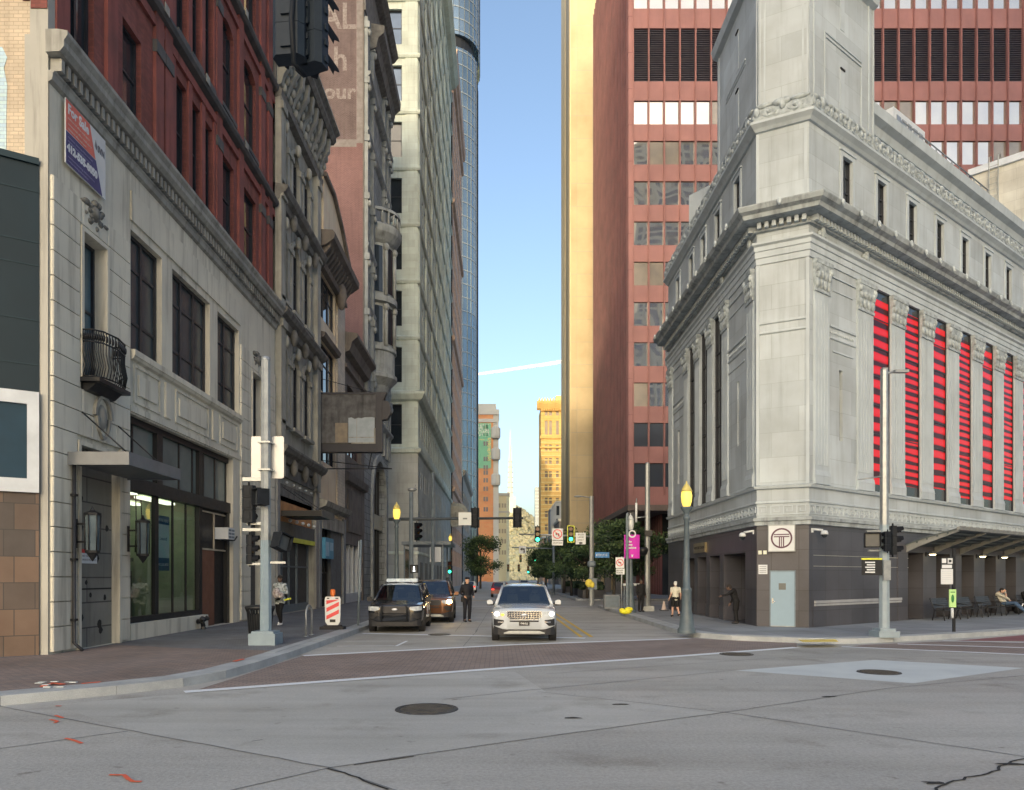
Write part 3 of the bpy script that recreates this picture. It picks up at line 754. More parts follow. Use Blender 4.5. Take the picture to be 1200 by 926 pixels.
for i in range(len(pa_)-1):
    for k in range(5):
        x=pa_[i][0]+(pa_[i+1][0]-pa_[i][0])*k/5; y=pa_[i][1]+(pa_[i+1][1]-pa_[i][1])*k/5
        mb.tube([(x,y,7.1),(x+.02,y+.05,7.4),(x-.02,y,7.75),(x,y,8.3)],.014,4)
        mb.ell((x,y+.02,8.13),(.05,.02,.09),6,4)
mb.build('balcony_railing',m_black,t)
# for sale sign
t=thing('sale_banner','For Sale banner in red, navy and white with phone number, on the limestone frieze','sign',(-10.6,19,13))
mb=MB(FL); mb.box(18.12,19.95,.09,.12,12.12,13.70); mb.build('banner_board',m_white,t)
mr=M('banner_red',(.62,.13,.10),rough=.5); mn=M('banner_navy',(.045,.045,.14),rough=.5); mt=M('banner_white_print',(.8,.8,.8),rough=.5); mg=M('banner_grey_print',(.15,.15,.17),rough=.5)
mb=MB(FL); mb.slab([(18.13,12.93),(19.45,12.93),(19.17,13.69),(18.13,13.69)],.121,.126); mb.build('red_field',mr,t)
mb=MB(FL); mb.slab([(18.13,12.13),(19.78,12.13),(19.47,12.91),(18.13,12.91)],.121,.126); mb.build('navy_field',mn,t)
def ltext(body,a,z,h,mat,par,b=.128,w=None,al='LEFT',bold=0): return text(body,FL(a,b,z),(0,1,0),(0,0,1),h,mat,'lettering',par,al,.002,w=w,bold=bold)
ltext('For Sale',18.2,13.38,.24,mt,t,w=.92,bold=.012); ltext('412-535-8050',18.17,12.46,.18,mt,t,w=1.38,bold=.016)
for (z,w_) in ((13.24,.95),(13.10,1.05),(12.98,.8)): ltext('commercial office retail space',18.2,z,.055,M('banner_faint',(.75,.42,.36),rough=.5),t,w=w_)
for (z,w_) in ((12.78,1.1),(12.68,1.0),(12.30,1.2),(12.2,.9)): ltext('contact leasing information',18.2,z,.05,M('banner_faint2',(.22,.22,.34),rough=.5),t,w=w_)
ltext('SVN',19.55,13.2,.17,mg,t,w=.33,bold=.01)
mb=MB(FL); mb.slab([(19.42,13.28),(19.5,13.2),(19.53,13.3),(19.46,13.45)],.121,.127); mb.build('logo_flame',mg,t)
# warning sign, window unit, standpipe
t=thing('warning_sign','small white and red notice on the boarded entrance panel','sign',(-11,19.5,2.6))
mb=MB(FL); mb.box(19.2,19.95,-.122,-.105,2.35,2.72); mb.build('notice_board',m_white,t)
mb=MB(FL); mb.box(19.2,19.95,-.104,-.100,2.62,2.72); mb.build('notice_header',M('notice_red',(.5,.04,.04),rough=.5),t)
ltext('NO TRESPASSING',19.24,2.52,.05,mg,t,b=-.103,w=.66); ltext('PRIVATE PROPERTY',19.24,2.42,.05,mg,t,b=-.103,w=.66)
t=thing('air_conditioner','white window air conditioner above the brown shop door','air conditioner',(-10.6,28.9,3.7))
mb=MB(FL); mb.box(28.55,29.25,-.3,.28,3.45,3.9); mb.build('casing',m_white,t)
mb=MB(FL)
for k in range(2):
    for j in range(3): mb.box(28.6+.33*k,28.88+.33*k,.281,.287,3.5+.13*j,3.58+.13*j)
mb.build('grille',m_greypole,t)
mb=MB(FL); mb.tube([(28.6,.0,3.4),(28.6,.5,3.4),(28.55,.62,3.55)],.03,6); mb.build('bracket',m_black,t)
t=thing('standpipe','black twin-inlet standpipe low on the shop wall','standpipe',(-10.6,26.2,.2))
mb=MB(FL); mb.tube([(26.2,.04,.42),(26.2,.22,.42),(26.2,.26,.25)],.09,8); mb.tube([(26.2,.2,.42),(26.0,.3,.52)],.07,8); mb.tube([(26.2,.2,.42),(26.4,.3,.52)],.07,8); mb.build('pipe_body',m_black,t)
mb=MB(FL); mb.lathe([(.10,.15),(.10,.2),(.04,.3)],26.2,.26,8); mb.tube([(26.0,.28,.5),(25.96,.34,.56)],.085,8); mb.tube([(26.4,.28,.5),(26.44,.34,.56)],.085,8); mb.build('inlet_cap',m_iron,t)
t=thing('leasing_poster','blue and white leasing poster inside the shop window','poster',(-11,24.4,3))
mb=MB(FL); mb.box(24.0,24.85,-.36,-.345,2.2,4.0); mb.build('poster_sheet',M('poster_pale',(.55,.68,.70),(.45,.58,.6),sc=2,rough=.6),t)
mb=MB(FL); mb.box(24.0,24.85,-.344,-.34,3.72,4.0); mb.box(24.0,24.85,-.344,-.34,2.2,2.62); mb.build('poster_band',M('poster_blue',(.05,.12,.2),rough=.6),t)
ltext('AVAILABLE',24.05,3.8,.10,mt,t,b=-.338,w=.72); ltext('412.535.8050',24.05,2.36,.09,mt,t,b=-.338,w=.72); ltext('Leased',24.15,3.2,.12,M('poster_blue',(.05,.12,.2)),t,b=-.342,w=.5)

# ================================================= dark panelled building at the far left, along the other street
FT=Fr(-10.9,17.62,-.837,-.547,.547,-.837)
T=thing('panelled_building','dark teal panelled shopfront with brown stone tiles, at the far left','building',(-12,16.5,0))
mb=MB(FT); mb.box(.02,9,-.3,0,6.35,11.85); mb.build('upper_panel',m_teal,T)
mb=MB(FT)
for z in (7.0,8.05,9.35,9.9,11.1): mb.box(.02,9,.0,.012,z,z+.03)
mb.box(.02,9,0,.06,11.75,11.9)
mb.build('panel_seam',M('teal_seam',(.01,.026,.034),rough=.5),T)
mb=MB(FT); mb.box(.02,9,-.3,.03,.1,3.98); mb.build('tile_base',m_tiles,T)
mb=MB(FT); mb.box(.02,9,.0,.12,6.05,6.35); mb.box(.02,9,.0,.12,3.98,4.3); mb.box(.02,.26,.0,.119,4.3,6.05); mb.build('white_frame',M('white_frame',(.5,.51,.52),rough=.5),T)
mb=MB(FT); mb.box(.26,9,-.2,.05,4.3,6.05); mb.build('display_panel',M('dark_blue_display',(.012,.035,.055),rough=.35),T)
mb=MB(FT); mb.box(.02,9,-5,-.3,0,11.7); mb.build('building_core',m_void,T)

# ================================================= Victorian grey stone building
T=thing('stone_building','narrow soot-stained grey stone building with arched windows and heavy carved cornice','building',(-12,39.5,0))
y0,y1=35.42,43.68
cols=[36.55,38.75,40.95]
rows=[(9.6,13.4),(15.6,19.2),(21.1,24.0)]
holes=[(c-.62,c+.62,z0,z1) for c in cols for z0,z1 in rows]
shop=(35.9,42.9,.15,6.6)
mb=MB(FL); mb.wall(y0,y1,0,25.2,holes+[shop],0,.55); mb.build('wall',m_vict,T)
mb=MB(FL)
for (a,b,z0,z1) in holes: mb.arch_fill(a,b,z1-.6,z1,-.5,.006)
mb.build('arch_head',m_vict,T)
mb=MB(FL)
for (a,b,z0,z1) in holes:
    mb.arch_ring(a,b,z1-.6,.6,.22,.0,.12,10); mb.box(a-.36,a-.02,0,.13,z0,z1-.75); mb.box(b+.02,b+.36,0,.13,z0,z1-.75)
    mb.box(a-.42,b+.42 if False else a+.02,0,.2,z1-.78,z1-.5); mb.box(b-.02,b+.42,0,.2,z1-.78,z1-.5)
    mb.ell(((a+b)/2,.22,z1+.18),(.2,.16,.34),8,6); mb.box(a-.3,b+.3,0,.3,z0-.18,z0)
mb.build('arch_surround',m_vict,T)
mb=MB(FL)
for a in (35.44,42.55):
    mb.box(a,a+.75,0,.30,6.9,25.0)
    for z in (8.2,14.0,20.2,24.4): mb.box(a-.012,a+.8,-.01,.40,z,z+.35)
mb.build('pilaster',m_vict,T)
mb=MB(FL)
for z in (7.6,14.2,20.0):
    mb.mould([(0,z),(.2,z+.05),(.28,z+.3),(.5,z+.42),(.62,z+.62),(.62,z+.72),(0,z+.82)],y0,y1)
    for c in [37.65,39.85,42.0]:
        mb.ell((c,.3,z-.1),(.2,.2,.45),8,6)
mb.build('string_course',m_vdark,T)
mb=MB(FL)
mb.mould([(0,24.9),(.3,25.0),(.35,25.3),(.25,25.4),(0,25.4)],y0,y1+.2)
mb.mould([(0,27.5),(.9,27.55),(1.05,27.75),(1.05,27.95),(1.2,28.1),(1.2,28.2),(0,28.25)],y0-.1,y1+.3)
mb.box(y0,y1,-.4,.05,25.3,27.6)
mb.build('cornice',m_vdark,T)
mb=MB(FL)
a=y0+.2
while a<y1:
    mb.mould([(0,25.6),(.25,25.7),(.35,26.1),(.75,26.8),(.85,27.5),(0,27.5)],a,a+.32)
    for k in range(4): mb.ell((a+.6+random.uniform(-.1,.1),.2+.12*k,25.8+.45*k),(.22,.18,.26),7,5)
    a+=.95
mb.build('carved_bracket',m_vict,T)
mb=MB(FL); mb.mould([(1.2,28.1),(1.28,28.12),(1.28,28.24),(1.2,28.26)],y0-.1,y1+.3); mb.build('gutter',m_limed,T)
for h in holes: win(T,FL,h[0],h[1],h[2],h[3],d=.14,rails=(.5,),fw=.07)
# its shopfront: awning, orange boards, vertical-ribbed fascia with yellow stripe, dark glass
mb=MB(FL); mb.box(35.95,42.85,-.5,-.02,5.75,6.9); mb.box(y0,y1,.0,.10,6.95,7.5); mb.build('shop_fascia',m_vdark,T)
mb=MB(FL); mb.box(36.4,42.4,-.45,-.02,4.75,6.0) ; mb.build('plywood_board',m_woodor,T)
mb=MB(FL)
for k in range(24): mb.box(36.0+.285*k,36.24+.285*k,.0,.05,4.02,4.72)
mb.build('ribbed_fascia',M('ribbed_grey_fascia',(.10,.095,.09),rough=.7),T)
mb=MB(FL); mb.box(35.95,42.85,.0,.07,3.78,4.02); mb.build('sign_stripe',m_yellow,T)
mb=MB(FL); mb.box(35.95,42.85,-.48,-.40,.15,3.8); mb.build('shop_glass',m_darkshop,T)
mb=MB(FL)
for a in (35.95,37.6,38.9,40.4,42.75): mb.box(a,a+.1,-.40,-.3,.15,3.78)
mb.box(36,42.8,-.40,-.31,.15,.55); mb.box(36,42.8,-.40,-.31,2.5,2.58)
mb.build('shop_frame',m_greypole,T)
mb=MB(FL); mb.box(y0,35.9,.0,.12,.15,6.9); mb.box(42.95,y1,.0,.12,.15,6.9); mb.build('shop_pier',M('pale_render',(.25,.24,.225),(.2,.19,.18),rough=.8,streak=.5),T)
mb=MB(FL)
for k in range(5): mb.ell((37+1.2*k,.12,6.7),(.08,.08,.06),6,5); mb.ell((37.5+1.2*k,.15,4.85),(.1,.1,.1),6,5)
mb.build('spot_lamp',m_white,T)
mb=MB(FL); mb.box(y0,y1,-8,-.6,0,28.0); mb.build('building_core',m_void,T)
t=thing('shop_awning','flat dark awning over the orange-boarded shopfront','awning',(-9.6,37.5,5.2))
mb=MB(FL); mb.box(36.0,38.6,.12,2.1,4.95,5.22); mb.build('awning_slab',m_black,t)
mb=MB(FL); mb.box(35.98,38.62,2.1,2.13,4.9,5.28); mb.build('awning_edge',M('awning_grey',(.06,.062,.066),rough=.5),t)
mb=MB(FL)
for a in (36.3,38.3): mb.tube([(a,.1,6.4),(a,1.8,5.25)],.015,5)
mb.build('tie_rod',m_black,t)

# ================================================= cream terracotta building
T=thing('cream_building','slim cream terracotta building with bracketed eaves and low gable','building',(-12,47,0))
y0,y1=43.72,51.1
holes=[(44.3,48.3,17.6,20.3),(44.3,48.3,13.2,16.2),(44.3,48.3,9.0,12.0)]; shop=(44.2,50.4,.15,5.6)
mb=MB(FL); mb.wall(y0,y1,0,21.4,holes+[shop],.02,.5); mb.build('wall',m_cream,T)
mb=MB(FL); mb.box(48.7,51.05,.02,.10,5.9,21.3); mb.build('brick_pier',m_creamg,T)
mb=MB(FL); mb.box(y0,y1,.0,.25,20.5,20.75); mb.mould([(0,21.4),(.5,21.55),(1.0,21.9),(1.05,22.25),(.9,22.4),(0,22.45)],y0-.1,y1+.25); 
for h in holes: mb.mould([(0,h[3]+.02),(.3,h[3]+.1),(.4,h[3]+.35),(0,h[3]+.45)],44.1,48.5)
mb.build('cornice',m_brown,T)
mb=MB(FL)
for k in range(12): mb.mould([(.02,20.8),(.25,20.9),(.7,21.5),(.8,21.9),(.02,21.9)],y0+.15+.6*k,y0+.4+.6*k)
mb.ell((48.55,.4,20.3),(.35,.35,.9),8,6)
mb.build('eaves_bracket',m_brown,T)
mb=MB(FL); mb.slab([(y0,22.4),(y1+.2,22.4),(50.9,23.1),(48.6,24.6),(46.2,25.6),(y0,25.6)],-.4,.35); mb.build('gable',m_cream,T)
mb=MB(FL); mb.slab([(y1+.3,22.9),(51.0,23.3),(48.6,24.8),(46.2,25.85),(43.7,25.85),(43.7,25.6),(46.1,25.6),(48.5,24.55),(50.8,23.0)],-.3,.55); mb.build('gable_coping',m_brown,T)
for h in holes: win(T,FL,*h,d=.22,nv=2,rails=(.62,),fw=.11)
mb=MB(FL); mb.box(44.2,50.4,.03,.22,4.9,5.7); mb.mould([(0,6.0),(.5,6.2),(.6,6.5),(0,6.7)],y0,y1); mb.build('shop_cornice',m_limed,T)
mb=MB(FL); mb.box(44.3,47.0,-.45,-.35,.15,5.5); mb.build('shop_glass',m_darkshop,T)
mb=MB(FL)
for a in (44.3,45.2,46.1,47.0): mb.box(a,a+.12,-.35,-.2,.15,5.4)
for z in (.6,2.2,4.3): mb.box(44.3,47.1,-.34,-.22,z,z+.1)
mb.build('shop_frame',m_black,T)
mb=MB(FL); mb.box(47.15,50.35,-.4,.0,.15,5.5); mb.build('blank_bay',M('grey_render',(.13,.135,.135),(.10,.10,.10),rough=.8,streak=.6),T)
mb=MB(FL); mb.box(y0,44.2,0,.15,.15,5.9); mb.box(50.4,y1,0,.15,.15,5.9); mb.build('shop_pier',M('grey_steel_pier',(.18,.19,.2),rough=.6),T)
mb=MB(FL); mb.box(y0,y1,-8,-.55,0,22.3); mb.build('building_core',m_void,T)
t=thing('blue_sign','pale blue shop sign fixed to the cream building','sign',(-10.3,44.8,3.7))
mb=MB(FL); mb.box(44.25,46.4,.05,.35,3.1,4.35); mb.build('sign_box',m_bluesign,t)
mb=MB(FL); mb.box(44.3,45.2,.352,.358,3.25,4.1); mb.box(45.4,46.3,.352,.358,3.6,4.1); mb.build('sign_panel',M('sign_pale_blue',(.25,.40,.5),rough=.5),t)
t=thing('yellow_notice','small yellow notice on the dark shop door','notice',(-10.9,45,2))
mb=MB(FL); mb.box(44.75,45.1,-.33,-.30,1.9,2.7); mb.build('notice_sheet',M('yellow_paper',(.65,.55,.22),rough=.7),t)
mb=MB(FL); 
for k in range(5): mb.box(44.8,45.05,-.299,-.297,2.05+.12*k,2.09+.12*k)
mb.build('notice_print',mg,t)
# projecting derelict sign box
t=thing('derelict_sign','large derelict sign box with peeling grey face projecting over the sidewalk','sign',(-8.6,43.7,11))
def DS(x0,x1,y0_,y1_,z0,z1,mb): mb.box(x0,x1,y0_,y1_,z0,z1)
xa,xb_=-10.6,-7.25; za,zb=9.35,12.85
mb=MB(); mb.box(xa,xb_,43.72,44.25,za,zb); mb.build('sign_box',m_black,t)
mb=MB(); mb.box(xa,xb_,43.66,43.715,zb-.12,zb); mb.box(xa,xb_,43.66,43.715,za,za+.45); mb.box(xa,xa+.12,43.66,43.714,za+.45,zb-.12); mb.box(xb_-.02,xb_+.35,43.66,44.25,za,zb-.02); mb.build('sign_frame',M('navy_sign_frame',(.016,.018,.028),rough=.5),t)
mb=MB(); 
pts=[(xa+.12,za+.52),(xa+1.7,za+.52),(xa+1.7,za+2.0)]+[(xa+1.7+k*.2,za+2.0+random.uniform(-.07,.07)) for k in range(1,8)]+[(xb_-.02,za+2.0),(xb_-.02,zb-.12),(xa+.12,zb-.12)]
mb.slab(pts,43.69,43.712); mb.build('peeling_face',M('peeling_grey_board',(.11,.108,.11),(.052,.05,.052),sc=2.2,rough=.9,streak=.6,bump=1,bsc=5),t)
mb=MB(); mb.box(xa+1.72,xb_-.08,43.70,43.716,za+.55,za+2.05); mb.build('bare_panel',M('bare_grey_panel',(.28,.31,.34),(.22,.25,.27),sc=2,rough=.6),t)
mb=MB(); mb.box(xa+.95,xa+1.68,43.675,43.688,za+.55,za+1.7); mb.build('plywood_patch',M('weathered_ply',(.21,.17,.125),(.15,.125,.1),sc=3,rough=.8),t)
mb=MB(); mb.box(xa+1.9,xb_-.1,43.67,43.69,za+.48,za+.56); mb.box(xb_-.12,xb_-.03,43.67,43.69,za+.48,za+1.4); mb.box(xa+2.2,xa+2.23,43.69,43.699,za+.56,za+1.95); mb.box(xa+1.75,xb_-.1,43.69,43.699,za+.83,za+.88); mb.build('inner_trim',m_limed,t)
mb=MB()
mb.slab([(xb_+.35,za+1.9),(xb_+.65,za+1.95),(xb_+.85,za+2.3),(xb_+.85,za+2.7),(xb_+.7,za+3.0),(xb_+.4,za+3.05),(xb_+.5,za+3.3),(xb_+.6,zb+.05),(xb_,zb+.03)],43.75,44.2); mb.build('curved_end',M('navy_sign_frame',(.016,.018,.028)),t)
mb=MB(); mb.tube([(xa,44,za-.45),(xb_+.9,44,za-.95)],.03,6); mb.tube([(xa,44,za-.95),(xb_+.9,44,za-.95)],.035,6); mb.tube([(xa,44,zb+.9),(xb_,44,zb)],.02,5); mb.tube([(xb_-.3,44,za),(xb_-.5,44,za-.95)],.03,6); mb.build('support_rod',m_black,t)

# ================================================= low brown stone building
T=thing('brown_building','low brown stone building with blank upper panel, beside the brick tower','building',(-12,56,0))
y0,y1=51.15,58.85
mb=MB(FL); mb.wall(y0,y1,0,17.6,[(52.2,57.6,10.6,15.6),(51.8,58.2,.15,4.3)],.0,.5); mb.build('wall',m_brown,T)
mb=MB(FL); mb.mould([(0,17.4),(.4,17.6),(.6,18.2),(.95,18.5),(.95,18.75),(0,18.9)],y0-.1,y1); mb.mould([(0,16.4),(.2,16.5),(.2,16.7),(0,16.8)],y0,y1); mb.mould([(0,8.6),(.3,8.7),(.4,9.2),(0,9.4)],y0,y1)
mb.box(52.3,57.5,.0,.08,5.2,8.2); mb.build('cornice',m_brown,T)
win(T,FL,52.2,57.6,10.6,15.6,d=.4,nv=3,rails=(.6,),fw=.15,fmat=M('maroon_frame',(.055,.025,.03),rough=.5))
mb=MB(FL); mb.box(51.8,58.2,-.45,-.35,.15,4.3); mb.build('shop_glass',m_darkshop,T)
mb=MB(FL)
for a in (51.8,53.5,55,56.6,58.05): mb.box(a,a+.15,-.35,-.1,.15,4.3)
mb.box(51.8,58.2,-.34,-.1,.15,.8)
mb.build('shop_frame',m_white,T)
mb=MB(FL); mb.box(y0,y1,-8,-.55,0,18.6); mb.build('building_core',m_void,T)

# ================================================= tall brick building with the ghost sign, grey granite street front
T=thing('brick_tower','tall faded brick building with painted ghost sign and rusticated granite front','building',(-12,65,0))
y0,y1=58.9,71.6
SB=Fr(-10.72,58.9,-1,0,0,-1)
mb=MB(SB); mb.box(0,12,-.4,0,0,52); mb.build('side_wall',m_pink,T)
mb=MB(SB); mb.box(.62,9,0,.012,36.7,52); mb.build('painted_field',m_ghost,T)
mb=MB(SB); mb.box(.02,.60,0,.014,36.4,52); mb.box(.60,9,0,.014,36.1,36.7); mb.build('painted_border',M('faded_border_paint',(.22,.19,.175),(.16,.135,.12),sc=3,rough=.85),T)
mb=MB(SB); mb.box(.0,8,0,.03,20.1,20.35); mb.box(0,.10,0,.05,0,52); mb.build('flashing',m_brown,T)
def gtext(body,x,z,h,w=None): text(body,(x,58.9-.02,z),(1,0,0),(0,0,1),h,m_ghostw,'ghost_lettering',T,'RIGHT',.003,w=w,bold=.05)
gtext('AL',-11.35,45.5,2.1,2.9); gtext('h',-12.0,42.2,1.9,1.0); gtext('our',-11.4,39.95,1.15,2.6)
FB=FL
warr=[]
for z in (20.0,24.5,29.2,33.8,38.4,42.5):
    for (a,b) in ((59.7,61.3),(68.3,69.6),(70.1,71.2)): warr.append((a,b,z,z+2.9))
arch=(62.4,69.3,.15,12.2)
mb=MB(FB); mb.wall(y0,y1,0,47.0,warr+[arch],0,.6); mb.build('wall',m_gran,T)
mb=MB(FB); mb.arch_fill(62.4,69.3,8.9,12.2,-.6,.01,12); mb.build('arch_head',m_gran,T)
mb=MB(FB); mb.arch_ring(62.4,69.3,8.9,3.3,.55,.0,.22,14); mb.box(61.8,62.4,0,.2,.15,8.9); mb.box(69.3,69.9,0,.2,.15,8.9); mb.build('arch_surround',m_gran2,T)
mb=MB(FB); mb.box(62.4,69.3,-.6,-.5,.15,12); mb.build('arch_glass',m_glass,T)
mb=MB(FB); mb.box(62.4,69.3,-.5,-.2,6.2,7.5); mb.build('arch_transom',M('bronze_transom',(.33,.27,.18),(.24,.2,.14),sc=3,rough=.5),T)
mb=MB(FB)
for k in range(1,5): mb.box(62.4+1.38*k-.07,62.4+1.38*k+.07,-.5,-.3,.15,12)
mb.build('arch_frame',m_black,T)
for h in warr: win(T,FB,*h,d=.2,rails=(.5,),fw=.08)
mb=MB(FB)
for z,p in ((15.0,.5),(19.0,.3),(23.4,.3),(28.0,.35),(37.2,.35),(41.6,.5)): mb.mould([(0,z),(p*.5,z+.1),(p,z+.35),(p,z+.55),(0,z+.65)],y0,y1)
for a in (58.92,61.6,67.7,69.75,71.0):
    mb.box(a,a+.5,.0,.28,13,46.5)
    for z in (18.2,22.8,27.2,32.0,36.6,41.2,45.6): mb.box(a-.06,a+.56,0,.42,z,z+.5); mb.ell((a+.25,.35,z-.25),(.24,.2,.3),7,5)
mb.build('string_course',m_gran2,T)
mb=MB(FB); mb.mould([(0,45.6),(.5,45.8),(.7,46.6),(1.15,47.0),(1.2,47.6),(0,47.8)],y0+2.5,y1+.1); mb.box(y0,y1,-.5,.1,47.0,52); mb.mould([(0,51.2),(.6,51.5),(1.0,52),(0,52.2)],y0,y1); mb.build('cornice',m_vdark,T)
# round oriel
mb=MB(FB); c=64.6
prof=[(.3,16.6),(.9,17.2),(1.5,18.4),(2.1,19.0),(2.1,19.3),(1.9,19.4),(1.9,21.2),(2.05,21.3),(2.05,21.6)]
prof+= [(1.75,21.7),(1.75,25.3),(2.1,25.4),(2.1,25.9),(1.75,26.0),(1.75,30.4),(2.0,30.6),(2.4,31.2),(2.5,31.7),(2.3,31.9),(0,31.9)]
mb.lathe(prof,c,-.3,18,0,PI,sm=False); mb.build('oriel_bay',m_gran2,T)
for z0,z1 in ((21.75,25.25),(26.05,30.35)):
    for k in range(4):
        t0=PI*(k+.18)/4; t1=PI*(k+.82)/4
        mb=MB(FB); mb.lathe([(1.80,z0+.2),(1.80,z1-.2)],c,-.3,3,t0,t1); mb.build('oriel_window',m_glass,T)
mb=MB(FB)
for k in range(5):
    t0=PI*k/4*.98+.02
    for z0,z1 in ((21.7,25.3),(26.0,30.4)): mb.tube([(c+1.88*math.cos(t0),-.3+1.88*math.sin(t0),z0),(c+1.88*math.cos(t0),-.3+1.88*math.sin(t0),z1)],.17,7); mb.ell((c+1.9*math.cos(t0),-.3+1.9*math.sin(t0),z1-.3),(.28,.28,.35),8,5)
for k in range(13):
    t0=PI*k/12; mb.tube([(c+2.3*math.cos(t0),-.3+2.3*math.sin(t0),31.9),(c+2.3*math.cos(t0),-.3+2.3*math.sin(t0),32.9)],.09,6)
mb.lathe([(2.42,32.9),(2.42,33.15),(2.15,33.15),(2.15,32.9)],c,-.3,14,0,PI)
mb.build('oriel_column',m_gran2,T)
mb=MB(); mb.box(-22.5,-11.35,59.3,71.5,0,51.8); mb.build('building_core',m_void,T)

# ================================================= pale stone office tower
T=thing('pale_tower','tall pale stone office tower with ledges at every floor, on the left','building',(-12,110,0))
X7=-8.74; F7=Fr(X7,0,0,1,1,0); F7f=Fr(X7,80,-1,0,0,-1)
m_pale=M('pale_limestone',(.50,.53,.455),(.43,.455,.39),sc=.4,rough=.8,streak=.3,brick=(1.4,.75,.010,(.40,.39,.32)))
m_paleb=M('grey_limestone_base',(.36,.36,.33),(.30,.30,.275),sc=.4,rough=.8,streak=.4,brick=(2.2,1.1,.012,(.24,.24,.22)))
m_skyglass=M('sky_reflecting_glass',(.10,.14,.2),(.05,.07,.1),sc=.3,rough=.04,spec=1.0,metal=.6)
H7=92; st=6.07
zs=[15.7+st*k for k in range(13)]
hf=[(1.75,3.25,16.3,20.6)]+[(1.75,3.25,z+1.2,z+5.0) for z in zs[1:]]+[(4.7,6.2,z+1.2,z+5.0) for z in zs[1:]]
mb=MB(F7f); mb.wall(0,9,15.7,H7,hf,0,.4); mb.build('front_wall',m_pale,T)
for i,h in enumerate(hf): win(T,F7f,*h,d=.35,rails=(.5,),fw=.09,pmat=(m_skyglass if h[2]>50 else (m_glass if h[2]<45 else m_glass_blind)))
mb=MB(F7f); mb.box(0,9,-.4,0,0,15.7); mb.build('front_base',m_paleb,T)
Yend=135
cols=[81.6+2.45*k for k in range(21)]
hs=[(a,a+1.05,z+1.5,z+4.6) for a in cols for z in zs]
mb=MB(F7); mb.wall(80,Yend,15.7,H7,hs,0,.35); mb.build('street_wall',m_pale,T)
many_windows(T,F7,hs,m_glass,m_dkframe,cap=86,d=.12)
mb=MB(F7); bw=[(a,a+.55,z,z+2.0) for z in (7.2,11.7) for a in (82.2,84,86.5,88.3,92,95,97,106,108,110,119,121)]
mb.wall(80,Yend,0,15.7,bw+[(99.5,101.0,3.5,13.5)],0,.3); mb.build('street_base',m_paleb,T)
mb=MB(F7)
for h in bw+[(99.5,101.0,3.5,13.5)]: mb.box(h[0],h[1],-.4,-.25,h[2],h[3])
mb.build('slit_window',m_glass,T)
mb=MB(F7)
for k in range(9): mb.box(82+5.5*k,84.6+5.5*k,-.0,.04,.15,3.6)
mb.build('base_opening',m_darkshop,T)
P7=[(X7-9,80),(X7,80),(X7,Yend)]; 
mb=MB()
P7r=[(X7-9,80),(X7,80),(X7,Yend)]
for z in zs[1:]: mb.sweep(P7r,[(0,z-.35),(.16,z-.3),(.26,z-.08),(.26,z+.06),(0,z+.2)])
mb.sweep(P7r,[(0,15.3),(.25,15.4),(.35,15.75),(0,15.95)]); mb.sweep(P7r,[(0,zs[1]-.9),(.45,zs[1]-.7),(.75,zs[1]-.2),(.75,zs[1]+.05),(0,zs[1]+.3)])
mb.sweep(P7r,[(0,H7-1.6),(.8,H7-1.2),(1.4,H7-.4),(1.4,H7),(0,H7+.2)])
mb.sweep(P7r,[(0,4.4),(.08,4.45),(.08,4.7),(0,4.75)])
mb.build('floor_ledge',m_pale,T)
mb=MB(F7f)
mb.box(.1,1.35,0,.09,16.0,H7-2)
mb.build('corner_pier',m_pale,T)
mb=MB(F7)
for k in range(7): mb.box(80.4+7.6*k,81.4+7.6*k,0,.12,22.2,H7-2)
mb.build('street_pier',m_pale,T)
mb=MB(); mb.box(X7-12,X7-.5,80.5,Yend-.2,0,H7-.5); mb.build('building_core',m_void,T)

T=thing('tan_tower','tan brick tower with weathered roof edge, behind the pale stone tower','building',(-12,150,0))
F8=Fr(-8.5,0,0,1,1,0); m_tanb=M('warm_tan_brick',(.50,.33,.24),(.42,.28,.21),sc=.4,rough=.85,streak=.3,brick=(.8,.3,.02,(.38,.28,.22)))
hs=[(137+2.6*k,138.5+2.6*k,4+4.6*j,7+4.6*j) for k in range(12) for j in range(20)]
mb=MB(F8); mb.wall(135.1,169,0,98,hs,0,.35); mb.build('wall',m_tanb,T)
many_windows(T,F8,hs,m_glass,m_dkframe,cap=60,d=.3)
mb=MB(F8); 
for z in (17.5,45,70,93): mb.mould([(0,z),(.4,z+.2),(.5,z+.8),(0,z+1)],135.1,169)
mb.mould([(0,96),(.7,96.6),(.9,98),(0,98.3)],135.1,169); mb.build('cornice',m_tanb,T)
mb=MB(); mb.box(-21,-9,135.3,168.8,0,97.8); mb.build('building_core',m_void,T)
t=thing('round_wall_sign','round carved disc projecting from the wall beyond the pale tower','sign',(-8,131,12))
mb=MB(Fr(-8.7,134.5,1,0,0,-1)); 
def disc(mb,a,z,r,b0,b1,n=20): mb.slab([(a+r*math.cos(2*PI*k/n),z+r*math.sin(2*PI*k/n)) for k in range(n)],b0,b1)
disc(mb,.95,13.2,2.2,0,.3); mb.build('disc',m_gran2,t)
mb=MB(Fr(-8.7,134.5,1,0,0,-1)); disc(mb,.95,13.2,1.6,.3,.45); disc(mb,.95,13.2,.5,.45,.6); mb.build('relief',m_limed,t)

